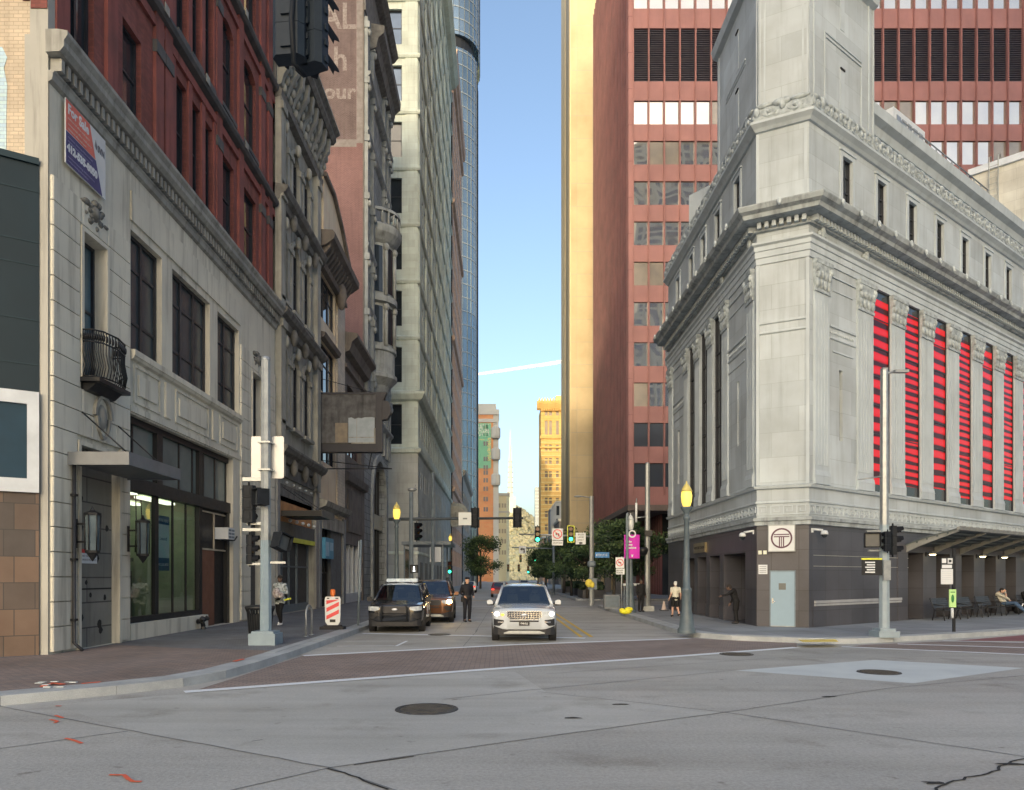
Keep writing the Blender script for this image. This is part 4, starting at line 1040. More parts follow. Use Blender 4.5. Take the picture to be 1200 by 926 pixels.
# ================================================= curved glass tower
T=thing('glass_tower','very tall round-cornered blue glass tower with dark recessed band','building',(-14,235,0))
m_gl=M('blue_curtain_glass',(.28,.37,.43),(.18,.26,.32),sc=.08,rough=.05,metal=.75,spec=.8,wave=.1,wsc=.12)
m_gl2=M('blue_curtain_glass_pale',(.42,.52,.58),(.30,.40,.47),sc=.08,rough=.08,metal=.6,spec=.8)
def rr(x0,x1,y0,y1,r,n=8):
    p=[]
    for cx,cy,a in ((x1-r,y1-r,0),(x0+r,y1-r,90),(x0+r,y0+r,180),(x1-r,y0+r,270)):
        for k in range(n+1): p.append((cx+r*math.cos(R(a+90*k/n)),cy+r*math.sin(R(a+90*k/n))))
    return p
PG=rr(-31,-7.0,222,252,9); PG2=rr(-30.6,-6.4,222.4,251.6,9.2); PN=rr(-30,-8,223,251,8)
mb=MB(); mb.prism(PG,-.0,161); mb.build('lower_curtain_wall',m_gl,T)
mb=MB(); mb.prism(PN,161.02,165); mb.build('recessed_band',m_black,T)
mb=MB(); mb.prism(PG2,165.02,192); mb.build('upper_curtain_wall',m_gl,T)
mb=MB()
for z in [4.1*k for k in range(4,40)]+[166,169.6,173.2,176.8,180.4,184,188]:
    pg=PG if z<162 else PG2
    mb.add([(x+(x+19)*.006,y+(y-237)*.006,z) for x,y in pg]+[(x+(x+19)*.006,y+(y-237)*.006,z+.35) for x,y in pg],[(i,(i+1)%len(pg),len(pg)+(i+1)%len(pg),len(pg)+i) for i in range(len(pg))],raw=True)
mb.build('floor_band',M('glass_tower_spandrel',(.30,.36,.40),rough=.3,metal=.4),T)
mb=MB()
for pg,z0,z1 in ((PG,0,161),(PG2,165,192)):
    for i in range(len(pg)):
        x,y=pg[i]; q=(x+(x+19)*.008,y+(y-237)*.008)
        mb.tube([(q[0],q[1],z0),(q[0],q[1],z1)],.09,4,sm=False)
    for k in range(1,7):
        q=(-7.0+.05,231+12*k/7); mb.box(q[0]-.05,q[0]+.06,q[1]-.06,q[1]+.06,0,161)
mb.build('mullion',M('glass_tower_mullion',(.22,.25,.27),rough=.35,metal=.5),T)
# low stone block under the glass tower, street side
T=thing('stone_block','low weathered stone block at the foot of the glass tower','building',(-10,195,0))
F10=Fr(-8.3,0,0,1,1,0)
hs=[(173+4*k,175+4*k,3.5+5*j,7+5*j) for k in range(8) for j in range(4)]
mb=MB(F10); mb.wall(169.2,215,0,26,hs,0,.4); mb.build('wall',m_limed,T)
for h in hs: 
    mb=MB(F10); mb.box(h[0],h[1],-.45,-.3,h[2],h[3]); mb.build('window',m_glass,T)
mb=MB(F10); mb.mould([(0,25),(.6,25.4),(.8,26.2),(0,26.5)],169.2,215); mb.box(169.2,215,.0,.15,10.9,11.3); mb.build('cornice',m_limed,T)
mb=MB(); mb.box(-20,-8.8,169.3,214.8,0,25.8); mb.build('building_core',m_void,T)
# ================================================= the pale stone transit station on the corner
P0,P1,P2=(9.68,42.5),(9.68,27.9),(11.29,27.06)
TX,TY=.793,.609
P3=(P2[0]+TX*42,P2[1]+TY*42)
PATH=[P0,P1,P2,P3]
FRt=Fr(P2[0],P2[1],TX,TY,TY,-TX)          # face along the cross street
FLt=Fr(9.68,0,0,1,-1,0)                    # face along the main street
_cl=math.hypot(P2[0]-P1[0],P2[1]-P1[1]); CX,CY=(P2[0]-P1[0])/_cl,(P2[1]-P1[1])/_cl
FCt=Fr(P1[0],P1[1],CX,CY,CY,-CX)           # chamfered corner
m_st=M('station_limestone',(.395,.42,.425),(.32,.342,.348),sc=.45,rough=.8,streak=.32,brick=(1.9,.92,.009,(.29,.31,.31)),bump=.1)
m_stp=M('station_limestone_plain',(.39,.415,.42),(.32,.342,.347),sc=.7,rough=.8,streak=.3)
m_std=M('station_limestone_stained',(.34,.36,.36),(.20,.212,.212),sc=1.5,rough=.85,streak=.9)
m_stc=M('station_carving',(.36,.385,.385),(.19,.205,.205),sc=5,rough=.85,bump=1,bsc=10)
m_gr=M('dark_granite',(.074,.070,.078),(.055,.053,.060),sc=.8,rough=.38,brick=(.95,.75,.008,(.035,.032,.033),.0),speck=.25,ssc=60)
T=thing('transit_station','grey limestone classical transit station with chamfered corner, tower and dark granite base','building',(14,34,0))
def face_walls(name, z0, z1, mat, holesL=(), holesC=(), holesR=(), b=0, d=.5):
    mb=MB(FLt); mb.wall(27.9,42.5,z0,z1,holesL,b,d); mb.build(name,mat,T)
    mb=MB(FCt); mb.wall(0,_cl,z0,z1,holesC,b,d); mb.build(name,mat,T)
    mb=MB(FRt); mb.wall(0,42,z0,z1,holesR,b,d); mb.build(name,mat,T)
SP=2.77
redw=[(5.5+SP*k-.74,5.5+SP*k+.74,5.46,13.68) for k in range(13)]
attR=[(2.35+SP*k,3.1+SP*k,16.3,18.15) for k in range(14)]
lw=[(32.2,33.5,5.46,13.6),(34.4,35.7,5.46,13.6),(36.6,37.9,5.46,13.6)]
slitL=[(29.95,30.2,7.3,9.9),(39.85,40.25,7.0,9.9)]; slitR=[(2.14,2.4,7.2,9.9)]
attL=[(29.8,30.5,16.3,18.15),(32.5,33.2,16.3,18.15),(34.8,35.5,16.3,18.15),(37.0,37.7,16.3,18.15),(39.8,40.5,16.3,18.15)]
entL=[(29.2,32.0,.15,2.95),(32.6,34.1,.15,2.95),(34.7,36.2,.15,2.95),(36.8,39.2,.15,2.95)]
entR=[(7.9+SP*k,9.35+SP*k,.15,3.05) for k in range(10)]
face_walls('granite_base',0,3.9,m_gr,entL,(),entR,d=1.6)
face_walls('main_wall',3.9,15.0,m_st,lw+slitL,(),redw+slitR,d=.55)
face_walls('attic_wall',15.0,18.8,m_st,attL,(),attR,d=.4)
def sw(name,profs,mat,path=PATH):
    for p in profs:
        mb=MB(); mb.sweep(path,p); mb.build(name,mat,T)
sw('base_moulding',[[(0,3.9),(.10,3.92),(.10,4.06),(.16,4.08),(.16,4.2),(0,4.22)]],m_std)
sw('base_moulding',[[(0,4.72),(.05,4.74),(.05,4.80),(0,4.82)]],m_stp)
sw('base_moulding',[[(0,5.26),(.10,5.28),(.14,5.38),(0,5.42)]],m_stp)
sw('architrave',[[(0,13.68),(.05,13.68),(.05,13.9),(.09,13.92),(.09,14.14),(.13,14.16),(.13,14.32),(.22,14.38),(.22,14.46),(0,14.48)]],m_stp)
sw('cornice',[[(0,14.86),(.12,14.88),(.14,14.94),(0,14.95)],[(0,15.16),(.34,15.18),(.62,15.20),(.66,15.34),(.82,15.42),(.88,15.56),(.88,15.60),(.2,15.72),(0,15.72)]],m_std)
sw('attic_cornice',[[(0,18.62),(.08,18.64),(.16,18.74),(.30,18.86),(.30,18.95),(.05,19.0),(0,19.0)]],m_stp)
sw('carved_cresting',[[(-.1,19.0),(.16,19.0),(.20,19.1),(.14,19.5),(-.1,19.52)]],m_stc)
# dentils, cornice bosses, key fret
def along(path,step,fn,mb):
    for i in range(len(path)-1):
        a=Vector(path[i]); b=Vector(path[i+1]); L=(b-a).length; d=(b-a)/L; n=Vector((d.y,-d.x)); mb.fr=Fr(a.x,a.y,d.x,d.y,n.x,n.y)
        k=max(1,int(L/step)); s=L/k
        for j in range(k): fn(mb,j*s,s,j)
mb=MB(); along(PATH,.24,lambda m,a,s,j:m.box(a+s*.2,a+s*.75,0,.30,14.95,15.155),mb); mb.build('dentil_course',m_stp,T)
mb=MB(); along(PATH,1.35,lambda m,a,s,j:(m.ell((a+s*.5,.93,15.50),(.09,.06,.12),8,6),m.ell((a+s*.5,.95,15.40),(.05,.05,.05),6,5)),mb); mb.build('lion_boss',m_stp,T)
def key(m,a,s,j):
    z0,z1=4.30,4.64; w=.035; e=.03
    m.box(a+.02,a+.02+w,0,e,z0,z1); m.box(a+.02+w,a+s*.78,0,e,z1-w,z1); m.box(a+s*.78-w,a+s*.78,0,e,z0+.1,z1-w); m.box(a+s*.3,a+s*.78-w,0,e,z0+.1,z0+.1+w); m.box(a+s*.3,a+s*.3+w,0,e,z0+.1+w,z1-.12); m.box(a+.02+w,a+s+.02,0,e,z0,z0+w)
mb=MB(); along(PATH,.40,key,mb); mb.build('key_fret',m_stp,T)
mb=MB()
def scroll(m,a,s,j):
    m.slab([(a+s*.5+s*.3*math.cos(t),19.25+.17*math.sin(t)) for t in [k*PI/5 for k in range(10)]],.15,.22)
    m.ell((a+s*.5,.22,19.25),(.09,.06,.09),7,5); m.ell((a+s*.02,.18,19.3+.1*(j%2)),(.12,.07,.2),7,5)
along(PATH,.62,scroll,mb); mb.build('scroll_ornament',m_stc,T)
mb=MB()
def leaf(m,a,s,j):
    m.ell((a+s*.5,.15,19.52),(s*.62,.09,.10+.05*(j%2)),7,5)
along(PATH,.5,leaf,mb); mb.build('leaf_cresting',m_stc,T)
# pilasters with capitals
def pil(fr,a0,a1,p=.07,z0=5.42,z1=13.68):
    w=a1-a0; mb=MB(fr)
    mb.box(a0,a1,0,p*.75,z0+.5,12.5); n=max(3,int(w/.2))
    for k in range(n):
        x=a0+w*(k+.18)/n; mb.box(x,x+w/n*.64,p*.75-.01,p,z0+.7,12.2)
    o=mb.build('pilaster',m_stp,T)
    mb=MB(fr); mb.box(a0-.02,a1+.02,0,p+.03,z0,z0+.3); mb.mould([(0,z0+.3),(p+.04,z0+.3),(p,z0+.5),(0,z0+.5)],a0-.02,a1+.02); mb.build('pilaster_base',m_stp,o)
    mb=MB(fr); mb.box(a0-.02,a1+.02,0,p+.03,12.5,12.62); c=(a0+a1)/2
    mb.add([(a0,0,12.62),(a1,0,12.62),(a1,p,12.62),(a0,p,12.62),(a0-.04,0,13.5),(a1+.04,0,13.5),(a1+.04,p+.10,13.5),(a0-.04,p+.10,13.5)],[(0,3,2,1),(4,5,6,7),(0,1,5,4),(1,2,6,5),(2,3,7,6),(3,0,4,7)])
    for k in range(4):
        x=a0+w*(k+.5)/4; mb.ell((x,p+.03,12.8),(w*.12,.07,.2),7,5); mb.ell((x,p+.07,13.12),(w*.11,.07,.16),7,5)
    for x in (a0+.06,a1-.06): mb.ell((x,p+.08,13.33),(.11,.09,.15),8,6)
    mb.box(a0-.06,a1+.06,0,p+.12,13.5,13.66); mb.build('capital',m_stc,o)
for a0,a1 in [(.30,1.34)]+[(3.76+SP*k,5.5+SP*k-.70) if False else (4.115+SP*k-.64,4.115+SP*k+.62) for k in range(14)]: pil(FRt,a0,a1)
for a0,a1 in ((28.15,28.95),(31.3,32.15),(33.53,34.37),(35.73,36.57),(37.93,38.8),(41.3,42.2)): pil(FLt,a0,a1,.07)
# corner strips, bands and recessed panels
mb=MB(FCt)
mb.box(-.02,.10,-.2,.06,5.42,13.66); mb.box(_cl-.10,_cl+.02,-.2,.06,5.42,13.66); mb.box(-.02,.08,-.1,.04,15.74,18.6); mb.box(_cl-.16,_cl-.05,0,.04,15.74,18.6)
mb.mould([(0,11.05),(.05,11.08),(.05,11.14),(0,11.16)],.1,_cl-.1); mb.mould([(0,11.42),(.05,11.44),(.06,11.52),(0,11.54)],.1,_cl-.1)
mb.build('corner_strip',m_stp,T)
for fr,a0,a1 in ((FRt,1.42,3.36),(FLt,29.05,31.5),(FLt,38.8,41.2)):
    mb=MB(fr)
    mb.mould([(0,10.95),(.05,10.98),(.05,11.04),(0,11.06)],a0,a1); mb.mould([(0,11.40),(.06,11.42),(.06,11.50),(0,11.52)],a0,a1)
    mb.box(a0+.2,a1-.2,0,.03,10.5,10.56); mb.box(a0+.2,a1-.2,0,.03,12.8,12.86); mb.box(a0,a1,0,.05,13.3,13.36)
    k=a0+.06
    while k<a1-.1: mb.ell((k,.02,11.23),(.045,.03,.07),6,4); k+=.14
    mb.build('panel_band',m_stp,T)
mb=MB()
for a in (.82,4.1): mb.fr=FRt; mb.ell((a,.08,14.72),(.16,.1,.22),8,6); mb.ell((a-.2,.06,14.66),(.08,.08,.13),6,5); mb.ell((a+.2,.06,14.66),(.08,.08,.13),6,5)
mb.fr=FLt; mb.ell((28.5,.08,14.72),(.16,.1,.22),8,6); mb.ell((32,.08,14.72),(.16,.1,.22),8,6)
mb.build('frieze_ornament',m_stc,T)
# attic window surrounds
for fr,ws in ((FRt,attR),(FLt,attL)):
    for h in ws:
        mb=MB(fr); w=.17
        mb.box(h[0]-w,h[0],0,.05,15.75,h[3]+w); mb.box(h[1],h[1]+w,0,.05,15.75,h[3]+w); mb.box(h[0],h[1],0,.049,h[3],h[3]+w); mb.box(h[0]-w-.05,h[1]+w+.05,0,.09,h[3]+w,h[3]+w+.08)
        mb.build('window_surround',m_stp,T)
        win(T,fr,*h,d=.17,nv=1,rails=(.33,.66),fw=.05)
for h in lw: win(T,FLt,*h,d=.16,nv=1,rails=(.2,.4,.6,.8),fw=.06)
for fr,h in ((FLt,slitL[0]),(FLt,slitL[1]),(FRt,slitR[0])):
    mb=MB(fr); mb.box(h[0],h[1],-.25,-.12,h[2],h[3]); mb.build('slit_window',m_std if h is not slitL[1] else m_glass,T)
# red-lit windows
def redmat(nm,wsc):
    m=bpy.data.materials.new(nm); m.use_nodes=True; N=m.node_tree.nodes; K=m.node_tree.links; b=N['Principled BSDF']
    tc=N.new('ShaderNodeTexCoord')
    def nz(sx,sz,det):
        mp=N.new('ShaderNodeMapping'); mp.inputs['Scale'].default_value=(sx,sz,1); K.new(tc.outputs['UV'],mp.inputs['Vector'])
        n=N.new('ShaderNodeTexNoise'); n.inputs['Scale'].default_value=1; n.inputs['Detail'].default_value=det; K.new(mp.outputs[0],n.inputs['Vector']); return n.outputs['Fac']
    w=N.new('ShaderNodeTexWave'); w.bands_direction='Y'; w.inputs['Scale'].default_value=wsc; w.inputs['Distortion'].default_value=1.6; w.inputs['Detail'].default_value=1; w.inputs['Detail Scale'].default_value=.6
    mp=N.new('ShaderNodeMapping'); mp.inputs['Scale'].default_value=(.5,1,1); K.new(tc.outputs['UV'],mp.inputs['Vector']); K.new(mp.outputs[0],w.inputs['Vector'])
    n2=nz(.45,3.4,2)
    ad=N.new('ShaderNodeMath'); ad.operation='ADD'; K.new(w.outputs['Fac'],ad.inputs[0]); 
    ml=N.new('ShaderNodeMath'); ml.operation='MULTIPLY'; ml.inputs[1].default_value=1.1; K.new(n2,ml.inputs[0]); K.new(ml.outputs[0],ad.inputs[1])
    r=N.new('ShaderNodeValToRGB'); e=r.color_ramp.elements
    e[0].position=.52; e[0].color=(.035,.004,.006,1); e[1].position=.64; e[1].color=(.78,.001,.005,1)
    x=e.new(.74); x.color=(1,.004,.011,1); x=e.new(.88); x.color=(1,.02,.03,1)
    hf=N.new('ShaderNodeMath'); hf.operation='MULTIPLY'; hf.inputs[1].default_value=.62; K.new(ad.outputs[0],hf.inputs[0]); K.new(hf.outputs[0],r.inputs[0])
    b.inputs['Base Color'].default_value=(.03,.005,.006,1); b.inputs['Roughness'].default_value=.2
    K.new(r.outputs[0],b.inputs['Emission Color']); b.inputs['Emission Strength'].default_value=.8; b.inputs['Specular IOR Level'].default_value=.12
    return m
m_red=redmat('red_light_panel_broad',.56); m_red2=redmat('red_light_panel_fine',.95)
for k,h in enumerate(redw):
    mb=MB(FRt); a0,a1,z0,z1=h
    for x in (a0,a1-.05): mb.box(x+.002,x+.048,-.06,-.01,z0,z1)
    for j in range(1,7): mb.box(a0+.05,a1-.05,-.06,-.03,z0+(z1-z0)*j/7-.02,z0+(z1-z0)*j/7+.02)
    o=mb.build('window',m_dkframe,T)
    zz=z0+.30+.12*(k%3)
    p=MB(FRt); p.box(a0+.01,a1-.01,-.09,-.05,zz,z1-.36); p.build('lit_pane',m_red if k%2==0 else m_red2,o)
    p=MB(FRt); p.box(a0+.01,a1-.01,-.10,-.055,z0,zz); p.build('dark_pane',m_glass,o); p=MB(FRt); p.box(a0+.01,a1-.01,-.10,-.055,z1-.36,z1); p.build('dark_pane',m_glass,o)
# tower above the corner
PT=[(9.76,33.2),(9.76,27.98),(11.27,27.17),(11.27+TX*5.0,27.17+TY*5.0)]
back=[(PT[3][0]-TY*5,PT[3][1]+TX*5+.6),(12.0,36.0),(9.76,36)]
mb=MB(); mb.prism([PT[0],PT[1],PT[2],PT[3],(PT[3][0]-2.9,PT[3][1]+3.6)],19.0,25.4); mb.build('tower',m_st,T)
mb=MB(); mb.sweep(PT,[(0,25.0),(.2,25.1),(.3,25.4),(0,25.6)]); mb.build('tower_cornice',m_stp,T)
mb=MB(Fr(PT[2][0],PT[2][1],TX,TY,TY,-TX))
for x in (.08,.42,4.55,4.92): mb.box(x,x+.06,0,.04,19.5,25.3)
mb.box(1.2,4.0,0,.035,22.3,22.36); mb.box(1.2,4.0,0,.035,22.46,22.52); mb.box(1.18,1.24,0,.03,19.5,22.5); mb.box(3.96,4.02,0,.03,19.5,22.5)
mb.fr=Fr(PT[1][0],PT[1][1],CX,CY,CY,-CX)
for x in (.04,.20,_cl-.28,_cl-.12): mb.box(x,x+.06,0,.03,19.5,25.3)
mb.fr=Fr(9.76,0,0,1,-1,0)
for x in (28.1,32.9): mb.box(x,x+.1,0,.03,19.5,25.3)
mb.box(29.4,31.9,0,.03,22.3,22.36); mb.box(29.4,31.9,0,.03,22.46,22.52)
mb.build('tower_strip',m_stp,T)
for fr,a,z in ((Fr(PT[2][0],PT[2][1],TX,TY,TY,-TX),2.5,20.0),(Fr(PT[2][0],PT[2][1],TX,TY,TY,-TX),2.5,23.1),(Fr(9.76,0,0,1,-1,0),30.4,22.7),(Fr(9.76,0,0,1,-1,0),30.4,20.3)):
    mb=MB(fr); mb.box(a-.16,a+.16,-.02,.015,z,z+1.6); mb.build('slit_window',m_stp,T)
    mb=MB(fr); mb.box(a-.16,a+.16,.0,.05,z+1.55,z+1.62); mb.build('slit_lintel',m_crack,T)
# set-back upper storey behind the cresting
PU=[(P2[0]+TX*4.6-.8*TY,P2[1]+TY*4.6+.8*TX),(P2[0]+TX*42-.8*TY,P2[1]+TY*42+.8*TX)]
mb=MB(FRt); mb.box(4.6,42,-9,-.8,18.9,21.0); mb.build('upper_storey',m_stp,T)
mb=MB(FRt); mb.mould([(-.85,20.6),(-.6,20.65),(-.5,20.95),(-.25,21.1),(-.2,21.5),(-.85,21.55)],4.6,42); mb.mould([(-1.2,21.55),(-.55,21.56),(-.5,21.75),(-.62,21.95),(-1.2,22.0)],5.2,42); mb.build('upper_cornice',m_stp,T)
mb=MB(); mb.prism([(10.3,42.4),(10.3,29.8),(11.6,29.0),(11.6+TX*41,29.0+TY*41),(20,60)],3.5,18.9); mb.build('building_core',m_void,T)
mb=MB(); mb.prism([(11.5,42.4),(11.5,30.4),(12.4,29.9),(12.4+TX*41,29.9+TY*41),(20,60)],0,3.4); mb.build('ground_core',m_gr,T)
mb=MB(); mb.prism([(9.75,42.45),(9.75,28.0),(11.3,27.2),(11.3+TX*41.8,27.2+TY*41.8),(20,60)],18.85,18.99); mb.build('roof',m_std,T)
# ground floor details
mb=MB(FLt)
for a0,a1 in ((32.0,32.6),(34.1,34.7),(36.2,36.8)): mb.box(a0-.03,a1+.03,-1.58,.03,.15,.75)
mb.build('pier_plinth',m_gr,T)
mb=MB(FLt)
for (a0,a1,z0,z1) in entL: mb.box(a0,a1,-1.7,-1.55,z0,z1)
mb.build('entrance_recess',m_void,T)
for k,(a0,a1,z0,z1) in enumerate(entR):
    mb=MB(FRt); mb.box(a0,a1,-1.75,-1.6,z0,z1); mb.build('entrance_recess',m_void,T)
    mb=MB(FRt); mb.box(a0+.35,a0+.40,-.8,-.75,z0,z1-.4); mb.box(a0+.4,a1,-.8,-.78,z0+1.95,z0+2.0); mb.build('door_frame',m_galv,T)
    mb=MB(FRt); mb.box(a0+.42,a1-.02,-.79,-.785,z0+.05,z0+1.95); mb.build('door_glass',m_glass,T)
mb=MB(FRt); mb.box(.35,7.2,0,.07,1.02,1.12); mb.box(.35,7.2,0,.05,.92,1.0)
mb.build('granite_ledge',M('pale_ledge',(.30,.29,.285),rough=.5),T)
mb=MB(FRt)
for z in (2.38,2.78): 
    for k in range(9): mb.box(.3+.85*k,1.12+.85*k,0,.012,z,z+.025)
mb.build('metal_inlay',M('metal_inlay',(.55,.52,.46),rough=.3,metal=.7),T)
mb=MB(FRt); mb.box(6.9,7.75,.0,.04,.15,3.3); mb.box(.25,6.9,0,.02,.15,.9); mb.build('granite_pier',m_gr,T)
# steel door on the chamfer, with handle and plaque
mb=MB(FCt); mb.box(.50,1.33,-.02,.03,.17,2.20); dd=mb.build('door',M('blue_grey_steel_door',(.20,.27,.32),(.185,.25,.30),sc=2,rough=.4),T)
mb=MB(FCt); mb.box(.46,.50,0,.05,.16,2.24); mb.box(1.33,1.37,0,.05,.16,2.24); mb.box(.50,1.33,0,.05,2.2,2.24); mb.build('frame',m_greypole,dd)
mb=MB(FCt); mb.box(.54,.60,.03,.055,1.02,1.2); mb.tube([(.57,.05,1.08),(.57,.10,1.08),(.68,.10,1.08)],.015,6); mb.build('handle',m_chrome,dd)
mb=MB(FCt); mb.box(.78,1.03,.03,.036,1.52,1.76); mb.build('plaque',M('dull_plaque',(.11,.11,.10),rough=.4),dd)
mb=MB(FCt); mb.box(.50,1.33,.02,.06,.155,.185); mb.build('threshold',m_galv,dd)
# things fixed on the station
t=thing('transit_sign','square white sign with T in a ring, above the steel door','sign',(10.4,27.4,3.4))
mb=MB(FCt); mb.box(.44,1.34,0,.12,2.95,3.90); mb.build('sign_board',m_white,t)
mb=MB(FCt); 
for (a0,a1,c0,c1) in ((.42,.45,2.93,3.92),(1.33,1.36,2.93,3.92),(.45,1.33,2.93,2.96),(.45,1.33,3.89,3.92)): mb.box(a0,a1,0,.14,c0,c1)
mb.build('sign_frame',m_galv,t)
ms_=M('sign_maroon',(.09,.035,.055),rough=.5)
mb=MB(FCt); mb.ring(.89,3.425,.315,.375,.12,.128)
mb.box(.62,1.16,.1205,.13,3.54,3.58); mb.box(.62,1.16,.1205,.13,3.46,3.50); mb.box(.80,.84,.1205,.13,3.12,3.46); mb.box(.94,.98,.1205,.13,3.12,3.46); mb.box(.875,.905,.1205,.129,3.11,3.46)
mb.build('ring_and_letter',ms_,t)
def cctv(fr,a,label,sgn):
    t=thing('security_camera',label,'camera',fr(a,0,3.6))
    mb=MB(fr); mb.box(a-.05,a+.05,0,.04,3.62,3.78); mb.tube([(a,.03,3.74),(a+.22*sgn,.30,3.70)],.045,6); mb.build('bracket',m_white,t)
    mb=MB(fr); mb.lathe([(0,3.70),(.10,3.68),(.13,3.60),(.13,3.54),(0,3.54)],a+.26*sgn,.34,12); mb.build('housing',m_white,t)
    mb=MB(fr); mb.lathe([(.11,3.54),(.09,3.47),(.04,3.43),(0,3.425)],a+.26*sgn,.34,12); mb.build('dome',m_glass,t)
cctv(FLt,28.25,'white dome security camera left of the T sign',1); cctv(FRt,.2,'white dome security camera right of the T sign',1)
t=thing('bronze_sign','small bronze station name plate above the entrance piers','sign',(9.6,35.6,3.6))
mb=MB(FLt); mb.box(34.6,36.6,0,.10,3.15,3.62); mb.build('plate',M('bronze_plate',(.30,.25,.15),(.24,.2,.12),rough=.35,metal=.6),t)
text('WOOD STREET STATION',(9.57,36.5,3.33),(0,-1,0),(0,0,1),.13,M('plate_dark',(.05,.045,.04)),'lettering',t,'LEFT',.004,w=1.8)
t=thing('notice_plate','white notice between the sign lamps and the steel door','notice',(9.9,27.8,2.3))
mb=MB(FCt); mb.box(.06,.38,0,.02,2.10,2.45); mb.build('plate',m_white,t)
mb=MB(FCt); 
for k in range(4): mb.box(.10,.34,.02,.023,2.16+.07*k,2.18+.07*k)
mb.build('print',mg,t)
for a in (.12,.30):
    t=thing('alarm_box','pair of small cream alarm boxes left of the T sign','alarm box',FCt(a,0,2.9),group='alarm boxes on the corner')
    mb=MB(FCt); mb.box(a-.06,a+.06,0,.05,2.84,2.98); mb.build('box',M('cream_plastic',(.6,.57,.42),rough=.5),t)
    mb=MB(FCt); mb.box(a-.03,a+.03,.05,.056,2.88,2.94); mb.build('face',m_white,t)
# pigeons on the ledges
m_pig=M('pigeon_grey',(.035,.036,.04),(.06,.06,.065),sc=20,rough=.7)
def pigeon(a,b,z,yaw):
    t=thing('pigeon','dark pigeon perched on the upper ledge of the stone station','pigeon',FRt(a,b,z),group='pigeons on the station ledges')
    mb=MB(); mb.ell((0,0,.10),(.11,.065,.07),9,7); mb.ell((.10,0,.20),(.04,.035,.045),8,6); mb.tube([(.06,0,.13),(.10,0,.20)],[.05,.03],7); mb.tube([(-.07,0,.10),(-.22,0,.05)],[.045,.02],6); mb.tube([(.13,0,.20),(.165,0,.19)],[.012,.003],5)
    mb.tube([(0,.02,.06),(0,.02,.0)],.008,4); mb.tube([(0,-.02,.06),(0,-.02,.0)],.008,4)
    b_=mb.build('body',m_pig,t); t.rotation_euler=(0,0,yaw)
random.seed(3)
for (a,b,z) in [(1.6,.1,19.6),(8.2,.1,19.62),(10.4,.1,19.6),(12.0,.1,19.6),(14.4,.1,19.62),(15.0,.1,19.6),(15.6,.12,19.6),(16.5,.1,19.6),(7.2,.8,15.66),(7.9,.8,15.66),(13.2,.8,15.66),(13.6,.8,15.66),(15.8,.8,15.66),(16.6,.8,15.66),(12.4,-.3,22.0)]:
    pigeon(a,b,z,random.uniform(0,6.28))
# roof plant
t=thing('cooling_unit','white rooftop cooling unit with railing above the stone parapet','cooling unit',FRt(15.3,-4,22))
mb=MB(FRt); mb.box(13.6,17.2,-5,-3.2,21.0,26.0); mb.build('casing',m_white,t)
mb=MB(FRt)
for k in range(5): mb.box(13.9+.64*k,14.35+.64*k,-3.2,-3.17,24.6,25.7)
mb.build('louvre',m_galv,t)
mb=MB(FRt)
for k in range(12): mb.tube([(11.6+.95*k,-1.9,21.9),(11.6+.95*k,-1.9,23.9)],.035,5)
for z in (22.7,23.3,23.9): mb.tube([(11.6,-1.9,z),(22.2,-1.9,z)],.035,5)
mb.build('railing',m_galv,t)
# entrance canopy over the benches
t=thing('station_canopy','wing-shaped metal and glass canopy over the station benches','canopy',FRt(14,1,3.6))
m_can=M('canopy_steel',(.30,.31,.30),(.22,.23,.22),sc=3,rough=.5,metal=.2)
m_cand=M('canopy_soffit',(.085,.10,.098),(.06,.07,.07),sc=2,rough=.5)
def cz(b): return 3.32+.62*(b/2.1)**.8
for k in range(12):
    a=7.65+SP*k
    mb=MB(FRt); mb.slab([(0,0)],0,0) if False else None
    bs_=[.02,.4,.8,1.2,1.6,2.05]
    prof=[(b,cz(b)) for b in bs_]+[(b,cz(b)-.30+.20*b/2.05) for b in bs_[::-1]]
    mb.mould(prof,a,a+.12); mb.build('beam',m_can,t)
mb=MB(FRt); bs_=[0,.4,.8,1.2,1.6,2.05]
mb.mould([(b,cz(b)+.05) for b in bs_]+[(b,cz(b)+.005) for b in bs_[::-1]],7.6,40); mb.build('deck',m_cand,t)
mb=MB(FRt); mb.mould([(2.05,cz(2.05)-.05),(2.16,cz(2.05)-.02),(2.18,cz(2.05)+.10),(2.05,cz(2.05)+.08)],7.5,40)
k=7.7
while k<38: mb.box(k,k+.35,2.10,2.20,cz(2.05)+.08,cz(2.05)+.13); k+=.7
mb.build('front_edge',m_can,t)
mb=MB(FRt)
for b in (.45,.85,1.25,1.65): mb.box(7.6,40,b,b+.05,cz(b)-.07,cz(b))
mb.build('purlin',m_cand,t)
m_wl=glow('wall_lamp_glow',(1,.80,.42),9)
for k,a in enumerate((9.62,15.2,18.0,23.5)):
    s=('over the first granite pier from the corner pole','between the bus stop sign and the seated man','at the right edge of the picture','beyond the right edge')[k]
    t=thing('wall_lamp','warm lit wall lamp under the canopy, '+s,'wall lamp',FRt(a,.2,3))
    mb=MB(FRt); mb.box(a-.06,a+.06,0,.05,2.9,3.1); mb.tube([(a,.04,3.0),(a,.25,3.06)],.02,5); mb.build('bracket',m_black,t)
    mb=MB(FRt); mb.lathe([(0,3.12),(.10,3.10),(.15,3.02),(.15,2.99)],a,.28,10); mb.build('shade',m_galv,t)
    mb=MB(FRt); mb.lathe([(.14,2.995),(.10,2.95),(0,2.94)],a,.28,10); mb.build('bulb',m_wl,t)
